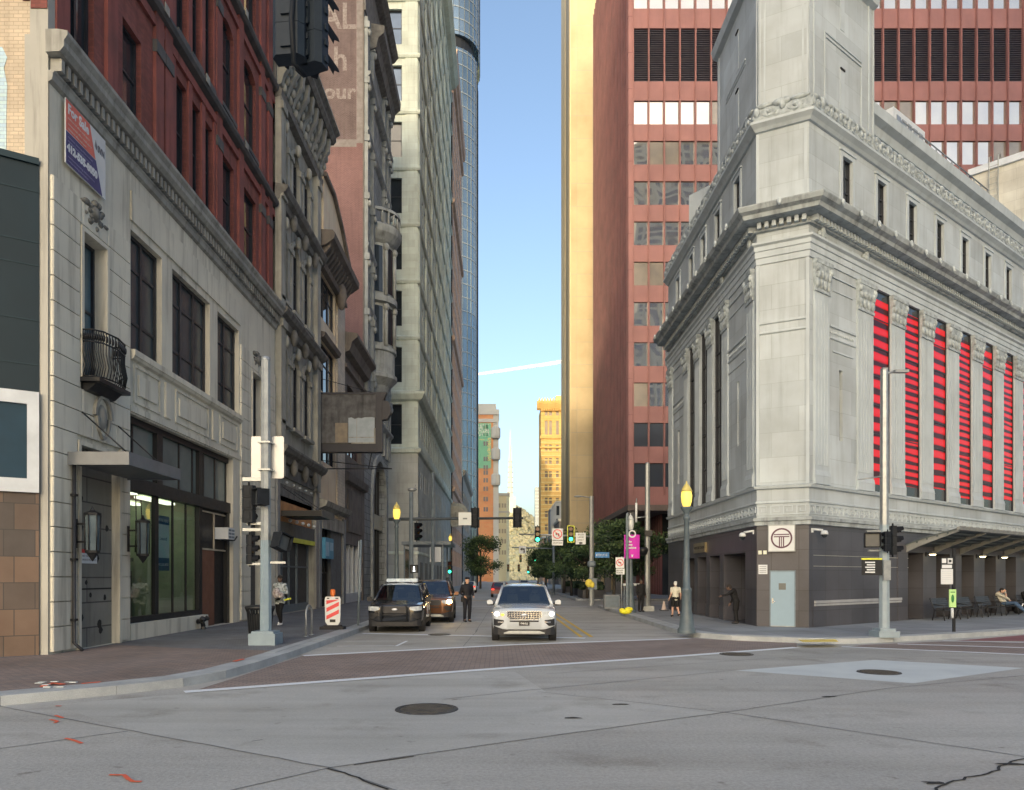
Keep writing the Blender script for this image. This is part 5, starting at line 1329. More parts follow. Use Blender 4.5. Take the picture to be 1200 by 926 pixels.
# benches
m_bench=M('bench_metal',(.05,.053,.056),(.035,.036,.04),sc=4,rough=.45,metal=.4)
bench0=None
def mkbench():
    t=thing('bench','','bench',(0,0,0),group='metal benches along the station wall')
    F=Fr(0,0,1,0,0,1)
    mb=MB(F)
    for k in range(6): mb.box(-.85,.85,.08+.075*k,.14+.075*k,.42,.45)
    mb.build('seat',m_bench,t)
    mb=MB(F)
    for k in range(5): mb.mould([(.05-.03*k,.52+.085*k),(.075-.03*k,.52+.085*k),(.055-.03*k,.585+.085*k),(.03-.03*k,.585+.085*k)],-.85,.85)
    mb.build('backrest',m_bench,t)
    for x in (-.8,.8):
        mb=MB(F); mb.tube([(x,.5,0),(x,.45,.42),(x,.1,.42),(x,.02,0)],.025,6); mb.tube([(x,.1,.42),(x,-.08,.95)],.022,6); mb.tube([(x,.46,.42),(x,.46,.64),(x,.05,.66)],.02,6); mb.build('leg',m_bench,t)
    return t
bw_=math.atan2(TY,TX)
bl=['bench nearest the corner with a paper bag lying on it','bench behind the bus stop pole','bench right of the bus stop sign, empty','bench the man in the pale shirt sits on','bench the person in black sits on']
for k,a in enumerate((9.2,11.6,13.9,16.1,19.0)):
    b=mkbench() if k==0 else copy_tree(bench0)
    if k==0: bench0=b
    b.location=FRt(a,.75,.15); b.rotation_euler=(0,0,bw_+PI); b['label']='dark metal '+bl[k]
t=thing('paper_bag','crumpled pale paper bag lying on the nearest bench','bag',FRt(9.3,.95,.6))
mb=MB(); rng=random.Random(5)
vs=[];fs=[]
mb.box(-.25,.25,-.12,.12,.0,.16); mb.ell((-.1,0,.15),(.2,.12,.09),7,5); mb.ell((.22,.03,.1),(.14,.1,.1),7,5)
o=mb.build('crumpled_bag',M('pale_paper',(.55,.50,.40),rough=.9,bump=1,bsc=14),t); t.location=FRt(9.3,.97,.60)
for v in mb.V: pass

# ================================================= red steel office tower
T=thing('red_tower','red steel office tower with dark louvre floor and mirrored windows','building',(30,85,0))
XT,YT=12.5,71.8; st=3.9
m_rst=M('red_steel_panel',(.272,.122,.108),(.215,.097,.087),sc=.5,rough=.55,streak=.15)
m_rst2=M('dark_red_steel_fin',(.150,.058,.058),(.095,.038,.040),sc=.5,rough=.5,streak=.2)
m_mir=M('mirror_glass',(.66,.62,.54),(.52,.51,.49),sc=.15,rough=.03,metal=.85,spec=.8,wave=.6,wsc=.3)
m_mirb=M('pale_blind_glass',(.34,.30,.25),(.24,.22,.19),sc=.8,rough=.12,metal=.3,spec=.8)
m_mird=M('dark_tinted_glass',(.035,.040,.05),(.05,.055,.065),sc=.2,rough=.05,spec=.8,wave=.25,wsc=.3)
m_lou=M('dark_louvre',(.040,.036,.048),(.055,.05,.062),sc=1,rough=.6,bump=.6,bsc=20)
FF=Fr(XT,YT,1,0,0,-1)
mb=MB(FF)
mb.box(.02,62,-.5,-.02,8.96,10.7)
kk=range(-2,7)
for k in kk: 
    z=20.8+st*k; mb.box(.45,62,-.5,-.06,z,z+1.6)
mb.box(.45,62,-.5,-.06,48.1,49.95); mb.box(.45,62,-.5,-.06,55.1,57.0)
for k in range(4): mb.box(.45,62,-.5,-.06,59.4+3.9*k,61+3.9*k)
mb.build('spandrel_panel',m_rst,T)
mb=MB(FF); z=9
mb.box(-.02,.42,-.45,.06,8.96,76); mb.build('corner_post',m_rst,T)
mb=MB(FF)
for k in range(3,40): mb.box(-.04,.44,-.45,.075,8.9+1.75*k,8.93+1.75*k) if k%2 else None
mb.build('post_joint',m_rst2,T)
mb=MB(FF)
for k in range(41):
    x=.45+1.51*k; mb.box(x-.07,x+.07,-.3,.10,10.0,76); mb.box(x-.025,x+.025,.10,.16,10.0,76)
mb.build('mullion',m_rst,T)
wr=[]
rows=[(18.5+st*k,20.8+st*k,k) for k in (7,6,5,4,3,2,1,0,-1,-2)]
for (z0,z1,k) in rows:
    for j in range(6): wr.append((j,z0,z1,k))
for (z0,z1,k) in rows[:3]:
    for j in range(15,26): wr.append((j,z0,z1,k))
def pane(mb,j,z0,z1): mb.box(.52+1.51*j,1.89+1.51*j,-.25,-.2,z0+.03,z1-.03)
for (j,z0,z1,k) in wr[:99]:
    mb=MB(FF); pane(mb,j,z0,z1); mb.build('window',(m_mirb if (j*7+k*5)%11 in (0,4) else m_mir) if k>-1 else m_mird,T)
mb=MB(FF)
for (z0,z1,k) in rows:
    for j in range(6,40):
        if not(k>=5 and 15<=j<26): pane(mb,j,z0,z1)
for r in range(4):
    for j in range(40): pane(mb,j,57+3.9*r,59.4+3.9*r)
mb.build('window',m_mir,T,kind='stuff')
for j in range(26 if False else 40):
    if j in range(0,6) or j in range(15,26):
        mb=MB(FF)
        for q in range(24): mb.mould([(-.24,49.97+.213*q),(-.12,49.99+.213*q),(-.24,50.13+.213*q)],.52+1.51*j,1.89+1.51*j)
        mb.build('louvre',m_lou,T)
mb=MB(FF); mb.box(.45,62,-.3,-.245,49.9,55.2); mb.build('louvre_backing',m_lou,T)
FS=Fr(XT,0,0,1,-1,0)
mb=MB(FS)
for k in range(27):
    y=72.3+.98*k; mb.box(y-.10,y+.10,-.25,.12,8.97,76)
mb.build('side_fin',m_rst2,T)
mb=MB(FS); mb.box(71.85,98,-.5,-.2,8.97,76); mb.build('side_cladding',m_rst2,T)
mb=MB(FS)
for k in range(16): mb.box(71.9,98,-.22,-.12,11.5+4*k,11.9+4*k)
mb.build('side_spandrel',m_rst,T)
mb=MB(); mb.box(XT-.1,XT+62,YT-.1,98,8.4,8.95); mb.build('soffit_beam',M('soffit_bronze',(.12,.09,.075),(.09,.07,.06),rough=.6),T)
for (x,y) in [(XT+.4,YT+.5),(XT+.4,YT+8.5),(XT+.4,YT+16.5),(XT+.4,97)]+[(XT+.5+7.6*k,YT+.5) for k in range(1,9)]:
    mb=MB(); mb.box(x-.35,x+.35,y-.35,y+.35,0,8.4); mb.build('column',M('column_dark',(.10,.095,.095),rough=.5),T)
mb=MB(); mb.box(XT+4,XT+60,YT+4,96,.1,8.4); mb.build('lobby_glass',m_glass,T)
mb=MB()
for k in range(30): mb.box(XT+3.9,XT+3.99,YT+4+.8*k,YT+4.12+.8*k,.1,8.4)
for k in range(40): mb.box(XT+4+1.5*k,XT+4.12+1.5*k,YT+3.9,YT+3.99,.1,8.4)
mb.build('lobby_mullion',m_rst2,T)
mb=MB(); mb.box(XT+.3,XT+61.8,YT+.3,97.8,9,76); mb.build('building_core',m_void,T)
# cream building beyond the station roof
T=thing('cream_block','cream rooftop building with white framed opening, behind the station roof at the right edge','building',(40,58,0))
FQ=Fr(36.9,58.0,.71,-.71,-.71,-.71)
mb=MB(FQ); mb.wall(0,12,0,33.3,[(3.6,6.2,27.2,30.2)],0,.4); mb.build('wall',M('cream_stone',(.56,.52,.43),(.50,.46,.38),sc=.6,rough=.8,streak=.3,brick=(1.6,.8,.01,(.42,.39,.32))),T)
mb=MB(FQ); mb.box(-.2,12,-.3,.2,33.3,33.8); mb.build('coping',M('pale_coping',(.66,.63,.56),rough=.8),T)
mb=MB(FQ); mb.box(3.6,6.2,-.45,-.38,27.2,30.2); mb.build('window',m_white,T)
mb=MB(FQ)
for k in range(7): mb.tube([(3.7+.35*k,.25,27.0),(3.7+.35*k,.25,28.2)],.03,4)
mb.tube([(3.6,.25,28.2),(6.2,.25,28.2)],.035,5); mb.tube([(3.6,.25,27.6),(6.2,.25,27.6)],.03,5)
mb.build('balcony_railing',m_galv,T)
mb=MB(FQ)
for x in (1.2,1.8):
    mb.tube([(x,.2,24),(x,.2,34.2),(x,-.4,34.5),(x,-.6,33.9)],.04,6)
for k in range(22): mb.tube([(1.2,.2,24+.45*k),(1.8,.2,24+.45*k)],.025,4)
mb.build('ladder',M('ladder_steel',(.35,.34,.30),rough=.5),T)
mb=MB(FQ); mb.box(0,12,-12,-.45,0,33.2); mb.build('building_core',m_void,T)

# ================================================= tan stone slab tower
T=thing('slab_tower','tall blank tan stone tower, sunlit gold above and grey below, beside the red tower','building',(20,112,0))
m_tan=M('tan_stone_slab',(.46,.36,.215),(.41,.32,.19),sc=.25,rough=.6,brick=(2.2,3.2,.025,(.31,.28,.225),.0))
mb=MB(); mb.box(10.05,40,105,119,0,110); mb.build('stone_wall',m_tan,T)
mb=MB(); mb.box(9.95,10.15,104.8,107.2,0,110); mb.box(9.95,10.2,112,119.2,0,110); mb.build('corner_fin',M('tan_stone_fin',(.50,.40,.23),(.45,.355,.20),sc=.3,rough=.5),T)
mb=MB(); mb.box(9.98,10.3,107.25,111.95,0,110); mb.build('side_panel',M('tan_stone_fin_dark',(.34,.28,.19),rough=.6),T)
# ================================================= distant buildings, spire, hillside: base colours lightened to stand in for haze
m_or=M('orange_brick_far',(.66,.27,.12),(.58,.23,.10),sc=.1,rough=.9,brick=(2,.8,.05,(.55,.24,.12)))
m_mgreen=M('green_mural_paint',(.20,.42,.26),(.16,.35,.21),sc=.1,rough=.9)
m_grey_f=M('far_grey_stone',(.46,.44,.38),(.38,.36,.32),sc=.1,rough=.9)
m_mtext=M('mural_cream_paint',(.75,.72,.45),rough=.9); m_mgold=M('mural_gold_paint',(.55,.48,.20),rough=.9)
T=thing('mural_building','orange brick tower with green painted mural of lettering on its wall','building',(-6,300,0))
F=Fr(-10.5,296,1,0,0,-1)      # facing the camera: px 557..578
W=6.9+1.2
zt=lambda y: 2+(676-y)*296/870
mb=MB(F); mb.box(-4,W,-14,0,0,zt(486)); mb.build('wall',m_or,T)
mb=MB(F); mb.box(-4,W-.9,0,.06,zt(549),zt(496)); mb.build('mural_field',m_mgreen,T)
mb=MB(F); mb.box(-4,W+2.4,-13,.4,zt(486),zt(480)); mb.box(-4,W+1.2,-12,-.5,zt(480),zt(473)); mb.box(-4,W+1.2,-12,.3,zt(495),zt(491)); mb.build('cornice',m_grey_f,T)
mb=MB(F); mb.box(W,W+2.2,-14,-.3,0,zt(486))
for z in (505,530,560): mb.lathe([(1.6,zt(z+9)),(1.9,zt(z+7)),(1.9,zt(z-3)),(1.2,zt(z-5))],W+1.0,-.2,8,sm=False)
mb.build('grey_bay',m_grey_f,T)
def ft(body,px,py,h,mat,w): text(body,F((px-557)*.34,.10,zt(py)),(1,0,0),(0,0,1),h,mat,'mural_lettering',T,'LEFT',.02,w=w,bold=.05,shear=.12)
ft('BANK',561.2,504,2.5,m_mtext,4.9); ft('TOWER',560.6,511,2.5,m_mtext,5.3)
for i,ch in enumerate('S8&3S'): ft(ch,573.5,518+i*5.5,1.6,m_mgold,1.5)
ft('~',564,517,1.6,m_mgold,2.2)
m_fw=M('far_window_dark',(.10,.10,.11),rough=.3)
for y in (500,510,520,538,548,554,563,573,585,597):
    for x in (560,569.5,572.5):
        if (y,x) in ((510,560),): continue
        mb=MB(F); a=(x-557)*.34; mb.box(a,a+.75,.02,.12,zt(y+2.5),zt(y)+.9); mb.build('window',m_fw if y>515 else m_mgreen,T)
# pale building right of it
T=thing('beige_building','narrow beige building at the foot of the hill, right of the mural tower','building',(4,320,0))
F=Fr(-.5,318,1,0,0,-1); zt=lambda y: 2+(676-y)*318/870
mb=MB(F); mb.box(-1,3.6,-10,0,0,zt(579)); mb.build('wall',M('far_beige',(.62,.53,.34),(.55,.47,.3),sc=.1,rough=.9),T)
mb=MB(F); mb.box(3.6,4.8,-10,.2,0,zt(580)); mb.build('corner_pier',M('far_beige_light',(.66,.60,.42),rough=.9),T)
mb=MB(F); mb.box(-1,5.0,-10,.4,zt(601),zt(599)); mb.box(-1,5,-10,.5,zt(581),zt(578)); mb.build('cornice',m_grey_f,T)
for y in (590,608,620,632,645):
    for a in (.3,1.6,2.7):
        mb=MB(F); mb.box(a,a+.7,-.02,.06,zt(y+5),zt(y)); mb.build('window',M('far_window_tan',(.34,.29,.2),rough=.4),T)
# church-like broadcast mast on the hill
T=thing('spire','slender pale lattice spire rising from the hill','spire',(7,560,0))
zt=lambda y: 2+(676-y)*560/870
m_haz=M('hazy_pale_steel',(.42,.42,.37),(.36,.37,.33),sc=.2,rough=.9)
cx=(598-585)/870*560
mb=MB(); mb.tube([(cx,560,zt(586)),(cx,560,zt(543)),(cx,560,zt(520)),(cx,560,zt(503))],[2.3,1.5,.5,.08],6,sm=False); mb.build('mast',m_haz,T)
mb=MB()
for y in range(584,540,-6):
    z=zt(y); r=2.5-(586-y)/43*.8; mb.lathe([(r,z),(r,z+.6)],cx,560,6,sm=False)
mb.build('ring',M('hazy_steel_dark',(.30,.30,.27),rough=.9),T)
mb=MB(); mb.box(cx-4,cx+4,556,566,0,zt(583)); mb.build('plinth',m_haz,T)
# yellow office tower
T=thing('gold_tower','sunlit yellow stone office tower with crested cornice and tall arched windows','building',(20,285,0))
Yg=280; zt=lambda y: 2+(676-y)*Yg/870; xa=(630-585)/870*Yg; F=Fr(xa,Yg,1,0,0,-1)
m_go=M('gold_stone_far',(.58,.36,.125),(.53,.33,.11),sc=.15,rough=.9,brick=(3,1.4,.12,(.46,.28,.09)))
px=.3218
hs=[]
for y in (553,570,584,600,616) if False else [521+15.6*k-0 for k in range(-1,11)]:
    for x in (638.5,643.5,651.5): hs.append(((x-630)*px,(x-630)*px+1.05,zt(y+8),zt(y)))
hs=[h for h in hs if h[3]<zt(512)]
for x in (638.5,643.5,651.5):
    hs.append(((x-630)*px,(x-630)*px+1.1,zt(509.5),zt(493))); hs.append(((x-630)*px,(x-630)*px+1.1,zt(487),zt(482)))
mb=MB(F); mb.wall(1.2,14,0,zt(478),hs,0,.5); mb.box(1.2,1.25,-14,-.0,0,zt(478)); mb.build('wall',m_go,T)
for h in hs:
    mb=MB(F); mb.box(h[0],h[1],-.6,-.4,h[2],h[3]); mb.build('window',M('far_window_brown',(.20,.15,.10),(.14,.11,.09),sc=.5,rough=.3),T)
mb=MB(F)
mb.mould([(0,zt(481)),(.8,zt(479)),(1.6,zt(474)),(1.6,zt(471)),(0,zt(470))],-.3,14); mb.mould([(0,zt(515)),(.5,zt(514)),(.5,zt(512)),(0,zt(511))],.9,14); mb.mould([(0,zt(526)),(.4,zt(525)),(.4,zt(524)),(0,zt(523))],.9,14)
for k in range(14): mb.box(1.4+.85*k,1.8+.85*k,0,1.2,zt(482),zt(479.5))
mb.build('cornice',m_go,T)
mb=MB(F)
for k in range(9):
    a=.2+1.05*k; mb.slab([(a,zt(470.5)),(a+.8,zt(470.5)),(a+.7,zt(468.5)),(a+.4,zt(466.5)),(a+.1,zt(468.5))],.6,1.2)
mb.box(7,14,-8,-1,zt(475),zt(463)); mb.build('cresting',M('gold_stone_light',(.60,.43,.18),rough=.9),T)
mb=MB(F); mb.box(1.3,14,-14,-.55,0,zt(478)); mb.build('building_core',M('gold_core',(.3,.2,.1)),T)
mb=MB(F)
for y in [519+5.2*k for k in range(30)]: mb.box(1.2,14,0,.14,zt(y),zt(y)+.35)
mb.build('stone_course',M('gold_stone_light',(.60,.43,.18)),T)
# grey building with arched windows in front of it
T=thing('grey_gabled_building','small grey building with angled roof edge in front of the yellow tower','building',(16,190,0))
Yg=190; zt=lambda y: 2+(676-y)*Yg/870; F=Fr((645-585)/870*Yg,Yg,1,0,0,-1); px=Yg/870
hs=[((652-645)*px,(655.5-645)*px,zt(604),zt(593)),((652-645)*px,(655.5-645)*px,zt(617),zt(608)),((652-645)*px,(655.5-645)*px,zt(631),zt(622))]
mb=MB(F); mb.wall(0,9,0,zt(597),[],0,.3) ; mb.build('lower_wall',M('far_blue_grey',(.30,.31,.31),(.25,.26,.26),sc=.2,rough=.85),T)
mb=MB(F); mb.slab([(0,zt(597)),(1.4,zt(588)),(9,zt(585)),(9,zt(597))],-8,0); mb.box(-.02,.05,-8,-.02,0,zt(597)); mb.build('upper_wall',M('far_blue_grey',(.30,.31,.31)),T)
mb=MB(F); mb.slab([(-.2,zt(597)),(1.3,zt(587.5)),(9,zt(584.5)),(9,zt(585.5)),(1.4,zt(588.5)),(0,zt(598))],-8,.3); mb.build('roof_edge',m_grey_f,T)
for h in hs:
    mb=MB(F); mb.box(h[0],h[1],.0,.05,h[2],h[3]); mb.build('window',m_glass,T)
for py0,py1,xx0,xx1,Y,lab,c in ((610,676,655,672,175,'low dark stone building behind the right-hand street trees',(.16,.15,.14)),(630,676,636,650,230,'low orange-brown building far down the street on the right',(.42,.26,.17))):
    T=thing('low_building',lab,'building',((xx0-585)/870*Y,Y,0)); zt=lambda y: 2+(676-y)*Y/870
    F=Fr((xx0-585)/870*Y,Y,1,0,0,-1); w_=(xx1-xx0)/870*Y
    mb=MB(F); mb.box(0,w_,-20,0,0,zt(py0)); mb.build('wall',M('low_wall%d'%Y,c,rough=.85,streak=.4),T)
    mb=MB(F); mb.box(-.2,w_+.2,-20,.3,zt(py0)-.2,zt(py0)+.4); mb.build('cornice',m_grey_f,T)
    for j in range(4):
        for i in range(3):
            mb=MB(F); mb.box(w_*(.12+.3*i),w_*(.28+.3*i),0,.05,2+j*3.4,4+j*3.4); mb.build('window',m_glass,T)
# terraced tower just above the hill
T=thing('far_tower','pale stepped office tower on the skyline left of the yellow tower','building',(22,520,0))
zt=lambda y: 2+(676-y)*520/870; F=Fr((627-585)/870*520,520,1,0,0,-1)
mb=MB(F); mb.box(0,6,-8,0,0,zt(571)); mb.build('wall',m_haz,T)
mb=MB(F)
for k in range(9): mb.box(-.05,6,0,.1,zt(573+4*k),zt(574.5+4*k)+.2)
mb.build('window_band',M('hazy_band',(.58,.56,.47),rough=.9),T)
# hillside, ground and trees in pale colours with the haze painted in
m_hill=M('hillside_painted_haze',(.36,.34,.21),(.29,.28,.18),sc=.03,rough=.95)
def hz(x,y):
    r=(y-430)/170; r=max(0,min(1,r)); s=r*r*(3-2*r)
    return 52*s*(1+.10*math.sin(x*.05+1)+.06*math.sin(x*.13))*(.72+.28*min(1,max(0,(60-abs(x-2))/60)))-1
vs=[];fs=[]; nx,ny=60,36
for j in range(ny+1):
    for i in range(nx+1):
        x=-170+340*i/nx; y=425+300*j/ny; vs.append((x,y,hz(x,y)+2.5*mnoise.noise(Vector((x*.05,y*.05,0)))))
for j in range(ny):
    for i in range(nx): a=j*(nx+1)+i; fs.append((a,a+1,a+nx+2,a+nx+1))
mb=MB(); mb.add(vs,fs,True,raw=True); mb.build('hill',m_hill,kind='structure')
rng=random.Random(11); mb=MB()
for _ in range(4200):
    x=rng.uniform(-35,75); y=rng.uniform(430,640); z=hz(x,y); r=rng.uniform(.9,2.0)
    n=6; vs=[];fs=[]
    k=rng.random()*6
    for i,(t,q) in enumerate(((0,1.5),(.7,1.2),(1.0,.5),(.75,-.1))):
        for j in range(n):
            a=2*PI*j/n+k; rr_=r*t*rng.uniform(.75,1.2); vs.append((x+rr_*math.cos(a),y+rr_*math.sin(a),z+r*q*rng.uniform(.9,1.1)+r*.4))
    for i in range(3):
        for j in range(n): fs.append((i*n+j,i*n+(j+1)%n,(i+1)*n+(j+1)%n,(i+1)*n+j))
    mb.mi=rng.choice((0,0,1,2)); mb.add(vs,fs,False,raw=True)
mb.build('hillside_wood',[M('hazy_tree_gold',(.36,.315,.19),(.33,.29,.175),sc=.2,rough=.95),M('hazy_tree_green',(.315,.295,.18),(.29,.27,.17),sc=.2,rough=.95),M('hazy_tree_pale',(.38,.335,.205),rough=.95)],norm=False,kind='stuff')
# contrail: a long thin ribbon of ice cloud high in the sky
mc=bpy.data.materials.new('contrail_vapour'); mc.use_nodes=True; N=mc.node_tree.nodes; K=mc.node_tree.links; b=N['Principled BSDF']
b.inputs['Base Color'].default_value=(.9,.9,.92,1); b.inputs['Roughness'].default_value=1
tcn=N.new('ShaderNodeTexCoord'); mpn=N.new('ShaderNodeMapping'); mpn.inputs['Scale'].default_value=(.012,.05,.05); K.new(tcn.outputs['Object'],mpn.inputs['Vector'])
nn=N.new('ShaderNodeTexNoise'); nn.inputs['Scale'].default_value=1; K.new(mpn.outputs[0],nn.inputs['Vector'])
lw_=N.new('ShaderNodeLayerWeight'); lw_.inputs[0].default_value=.35
iv=N.new('ShaderNodeMath'); iv.operation='SUBTRACT'; iv.inputs[0].default_value=1; K.new(lw_.outputs['Facing'],iv.inputs[1])
mu=N.new('ShaderNodeMath'); mu.operation='MULTIPLY'; K.new(iv.outputs[0],mu.inputs[0]); K.new(nn.outputs['Fac'],mu.inputs[1]); b.inputs['Emission Color'].default_value=(1,1,1,1); b.inputs['Emission Strength'].default_value=.08;  # weak white emission stands in for sunlight scattered by the vapour
m2=N.new('ShaderNodeMath'); m2.operation='MULTIPLY'; m2.use_clamp=True; m2.inputs[1].default_value=.95; K.new(mu.outputs[0],m2.inputs[0]); K.new(m2.outputs[0],b.inputs['Alpha'])
t=thing('contrail','thin white vapour trail sloping across the sky between the towers','contrail',at(600,434,3000))
mb=MB(); pts=[at(530,443.5,3000),at(560,438.5,3000),at(600,433,3000),at(640,427,3000),at(700,417,3000)]; mb.tube(pts,[3,5.5,7,8,9],12); mb.build('vapour',mc,t)
# ================================================= street furniture
m_hous=M('signal_housing_black',(.007,.009,.012),(.011,.013,.017),sc=6,rough=.6,spec=.2)
m_visor=M('signal_visor',(.008,.009,.012),rough=.8,spec=.15)
m_lensoff_r=M('signal_lens_red_off',(.06,.008,.008),rough=.25); m_lensoff_y=M('signal_lens_amber_off',(.07,.04,.006),rough=.25); m_lensoff_g=M('signal_lens_green_off',(.006,.05,.03),rough=.25)
m_ylamp=glow('lamp_globe_lit',(1.0,.70,.13),1.05); m_globe=M('lamp_globe_unlit',(.55,.56,.55),rough=.25,trans=.2)
m_lpost=M('lamp_post_grey_green',(.075,.095,.105),(.055,.07,.08),sc=5,rough=.45)
m_hand=glow('walk_signal_white',(.9,.95,1),3)
def signal(name,label,loc,yaw=0,group=None,lit=None,n=3,scale=1,yellow=False,parent=None):
    """three-lens signal head; front faces local -y"""
    t=thing(name,label,'traffic light',(0,0,0),group)
    for i in range(n):
        z=-i*.34
        mb=MB(); mb.prism([(-.16,-.08),(.16,-.08),(.17,.05),(.12,.11),(-.12,.11),(-.17,.05)],z-.165,z+.165); mb.box(-.06,.06,.11,.13,z-.10,z+.10); mb.build('housing',m_hous,t)
        mb=MB(); 
        vs=[];fs=[];k=14
        for j in range(k+1):
            a=R(-200)+R(220)*(-j)/k if False else R(205)-R(230)*j/k
            vs+=[(.145*math.cos(a),-.08,z+.145*math.sin(a)),(.15*math.cos(a),-.30 if 0<math.sin(a) else -.22,z+.15*math.sin(a))]
        for j in range(k): fs.append((2*j,2*j+2,2*j+3,2*j+1))
        mb.add(vs,fs,True); mb.build('visor',m_visor,t)
        mb=MB(); mb.slab([(.125*math.cos(2*PI*q/16),z+.125*math.sin(2*PI*q/16)) for q in range(16)],-.10,-.081)
        mt_=[m_lensoff_r,m_lensoff_y,m_lensoff_g][i%3]
        if lit==i: mt_=m_grn
        mb.build('lens',mt_,t)
    if yellow:
        mb=MB(); e=.05
        for (x0,x1,z0,z1) in ((-.24,-.19,-.90,.22),(.19,.24,-.90,.22),(-.19,.19,.17,.22),(-.19,.19,-.90,-.85)): mb.box(x0,x1,-.07,-.05,z0,z1)
        mb.build('backplate_border',M('yellow_backplate_border',(.75,.65,.05),rough=.5),t)
        mb=MB(); mb.box(-.19,.19,-.06,-.04,-.85,.17); mb.build('backplate',m_hous,t)
    mb=MB(); mb.tube([(0,.02,.17),(0,.02,.26)],.03,6); mb.tube([(0,.02,-.165-.34*(n-1)),(0,.02,-.25-.34*(n-1))],.03,6); mb.build('bracket',m_hous,t)
    t.location=loc; t.rotation_euler=(0,0,yaw); t.scale=(scale,)*3
    return t
def ped(label,loc,yaw=0,lit=False,group=None):
    t=thing('pedestrian_signal',label,'pedestrian signal',(0,0,0),group)
    mb=MB(); mb.box(-.22,.22,-.08,.14,-.22,.22); mb.build('housing',m_hous,t)
    mb=MB(); mb.box(-.23,.23,-.20,-.08,.20,.23); mb.box(-.23,-.21,-.20,-.08,-.2,.2); mb.box(.21,.23,-.20,-.08,-.2,.2); mb.build('visor',m_hous,t)
    mb=MB(); mb.box(-.19,.19,-.092,-.082,-.19,.19); mb.build('face',M('signal_face_dark',(.05,.055,.06),rough=.3),t)
    if lit:
        mb=MB(); mb.ell((0,-.10,.11),(.04,.01,.04),8,6); mb.slab([(-.05,.06),(.05,.06),(.04,-.04),(.07,-.15),(.03,-.15),(0,-.06),(-.03,-.15),(-.07,-.15),(-.04,-.04)],-.10,-.093); mb.build('walking_figure',m_hand,t)
    t.location=loc; t.rotation_euler=(0,0,yaw); return t
def oct_pole(mb,x,y,z0,z1,r0,r1,n=8): mb.tube([(x,y,z0),(x,y,z1)],[r0,r1],n,sm=False)

# --- near left signal pole
px_,py_=-6.40,20.35
t=thing('signal_pole','tall pale galvanised signal pole on the near left kerb, with a square base','pole',(px_,py_,.15))
mb=MB(); oct_pole(mb,px_,py_,.5,7.95,.155,.125); mb.build('shaft',m_galv,t)
mb=MB(); oct_pole(mb,px_,py_,.5,3.0,.162,.15); mb.build('lower_shaft',M('painted_pole_base',(.17,.215,.245),(.14,.18,.21),sc=4,rough=.45),t)
mb=MB(); mb.prism([(px_-.36,py_-.36),(px_+.36,py_-.36),(px_+.36,py_+.36),(px_-.36,py_+.36)],.15,.46); mb.box(px_-.3,px_+.3,py_-.3,py_+.3,.46,.52); mb.build('base',M('painted_pole_base',(.17,.215,.245)),t)
mb=MB(); mb.lathe([(.14,7.93),(.13,8.02),(0,8.06)],px_,py_,8); mb.box(px_-.5,px_+.02,py_-.06,py_+.06,3.42,3.5); mb.box(px_-.62,px_+.0,py_-.05,py_+.05,4.62,4.72); mb.box(px_-.62,px_+.0,py_-.05,py_+.05,3.25,3.33); mb.box(px_-.05,px_+.55,py_-.04,py_+.04,2.36,2.42); mb.box(px_-.5,px_+.05,py_-.04,py_+.04,2.32,2.38); mb.build('bracket_arm',m_galv,t)
t=thing('sign_back','blank pale back of a square road sign on the near left signal pole','sign',(px_,py_,5.3))
mb=MB(); q=[]
for cx,cz_,a0 in ((.40,.53,0),(-.40,.53,90),(-.40,-.53,180),(.40,-.53,270)):
    for k in range(4): q.append((px_+cx+.05*math.cos(R(a0+30*k)),5.30+cz_+.05*math.sin(R(a0+30*k))))
mb.slab(q,py_+.16,py_+.18); mb.build('sign_plate',M('aluminium_sign_back',(.52,.54,.55),(.47,.49,.5),sc=3,rough=.45,metal=.3),t)
mb=MB()
for z in (4.9,5.65): mb.box(px_-.2,px_+.2,py_+.12,py_+.158,z,z+.05); mb.box(px_-.17,px_+.17,py_-.17,py_+.13,z,z+.045)
mb.build('strap',m_galv,t)
signal('traffic_light','dark traffic light facing up the street, high on the near left pole',(px_-.42,py_-.1,4.32),R(180)); 
ped('boxy pedestrian signal in front of the near left pole',(px_-.02,py_-.30,4.15),R(-52))
signal('traffic_light','dark traffic light turned sideways, lower on the near left pole',(px_-.44,py_+.05,3.02),R(95),scale=.8)
ped('tilted pedestrian signal on the right of the near left pole',(px_+.42,py_,2.95),R(62)).rotation_euler=(0,R(18),R(62))
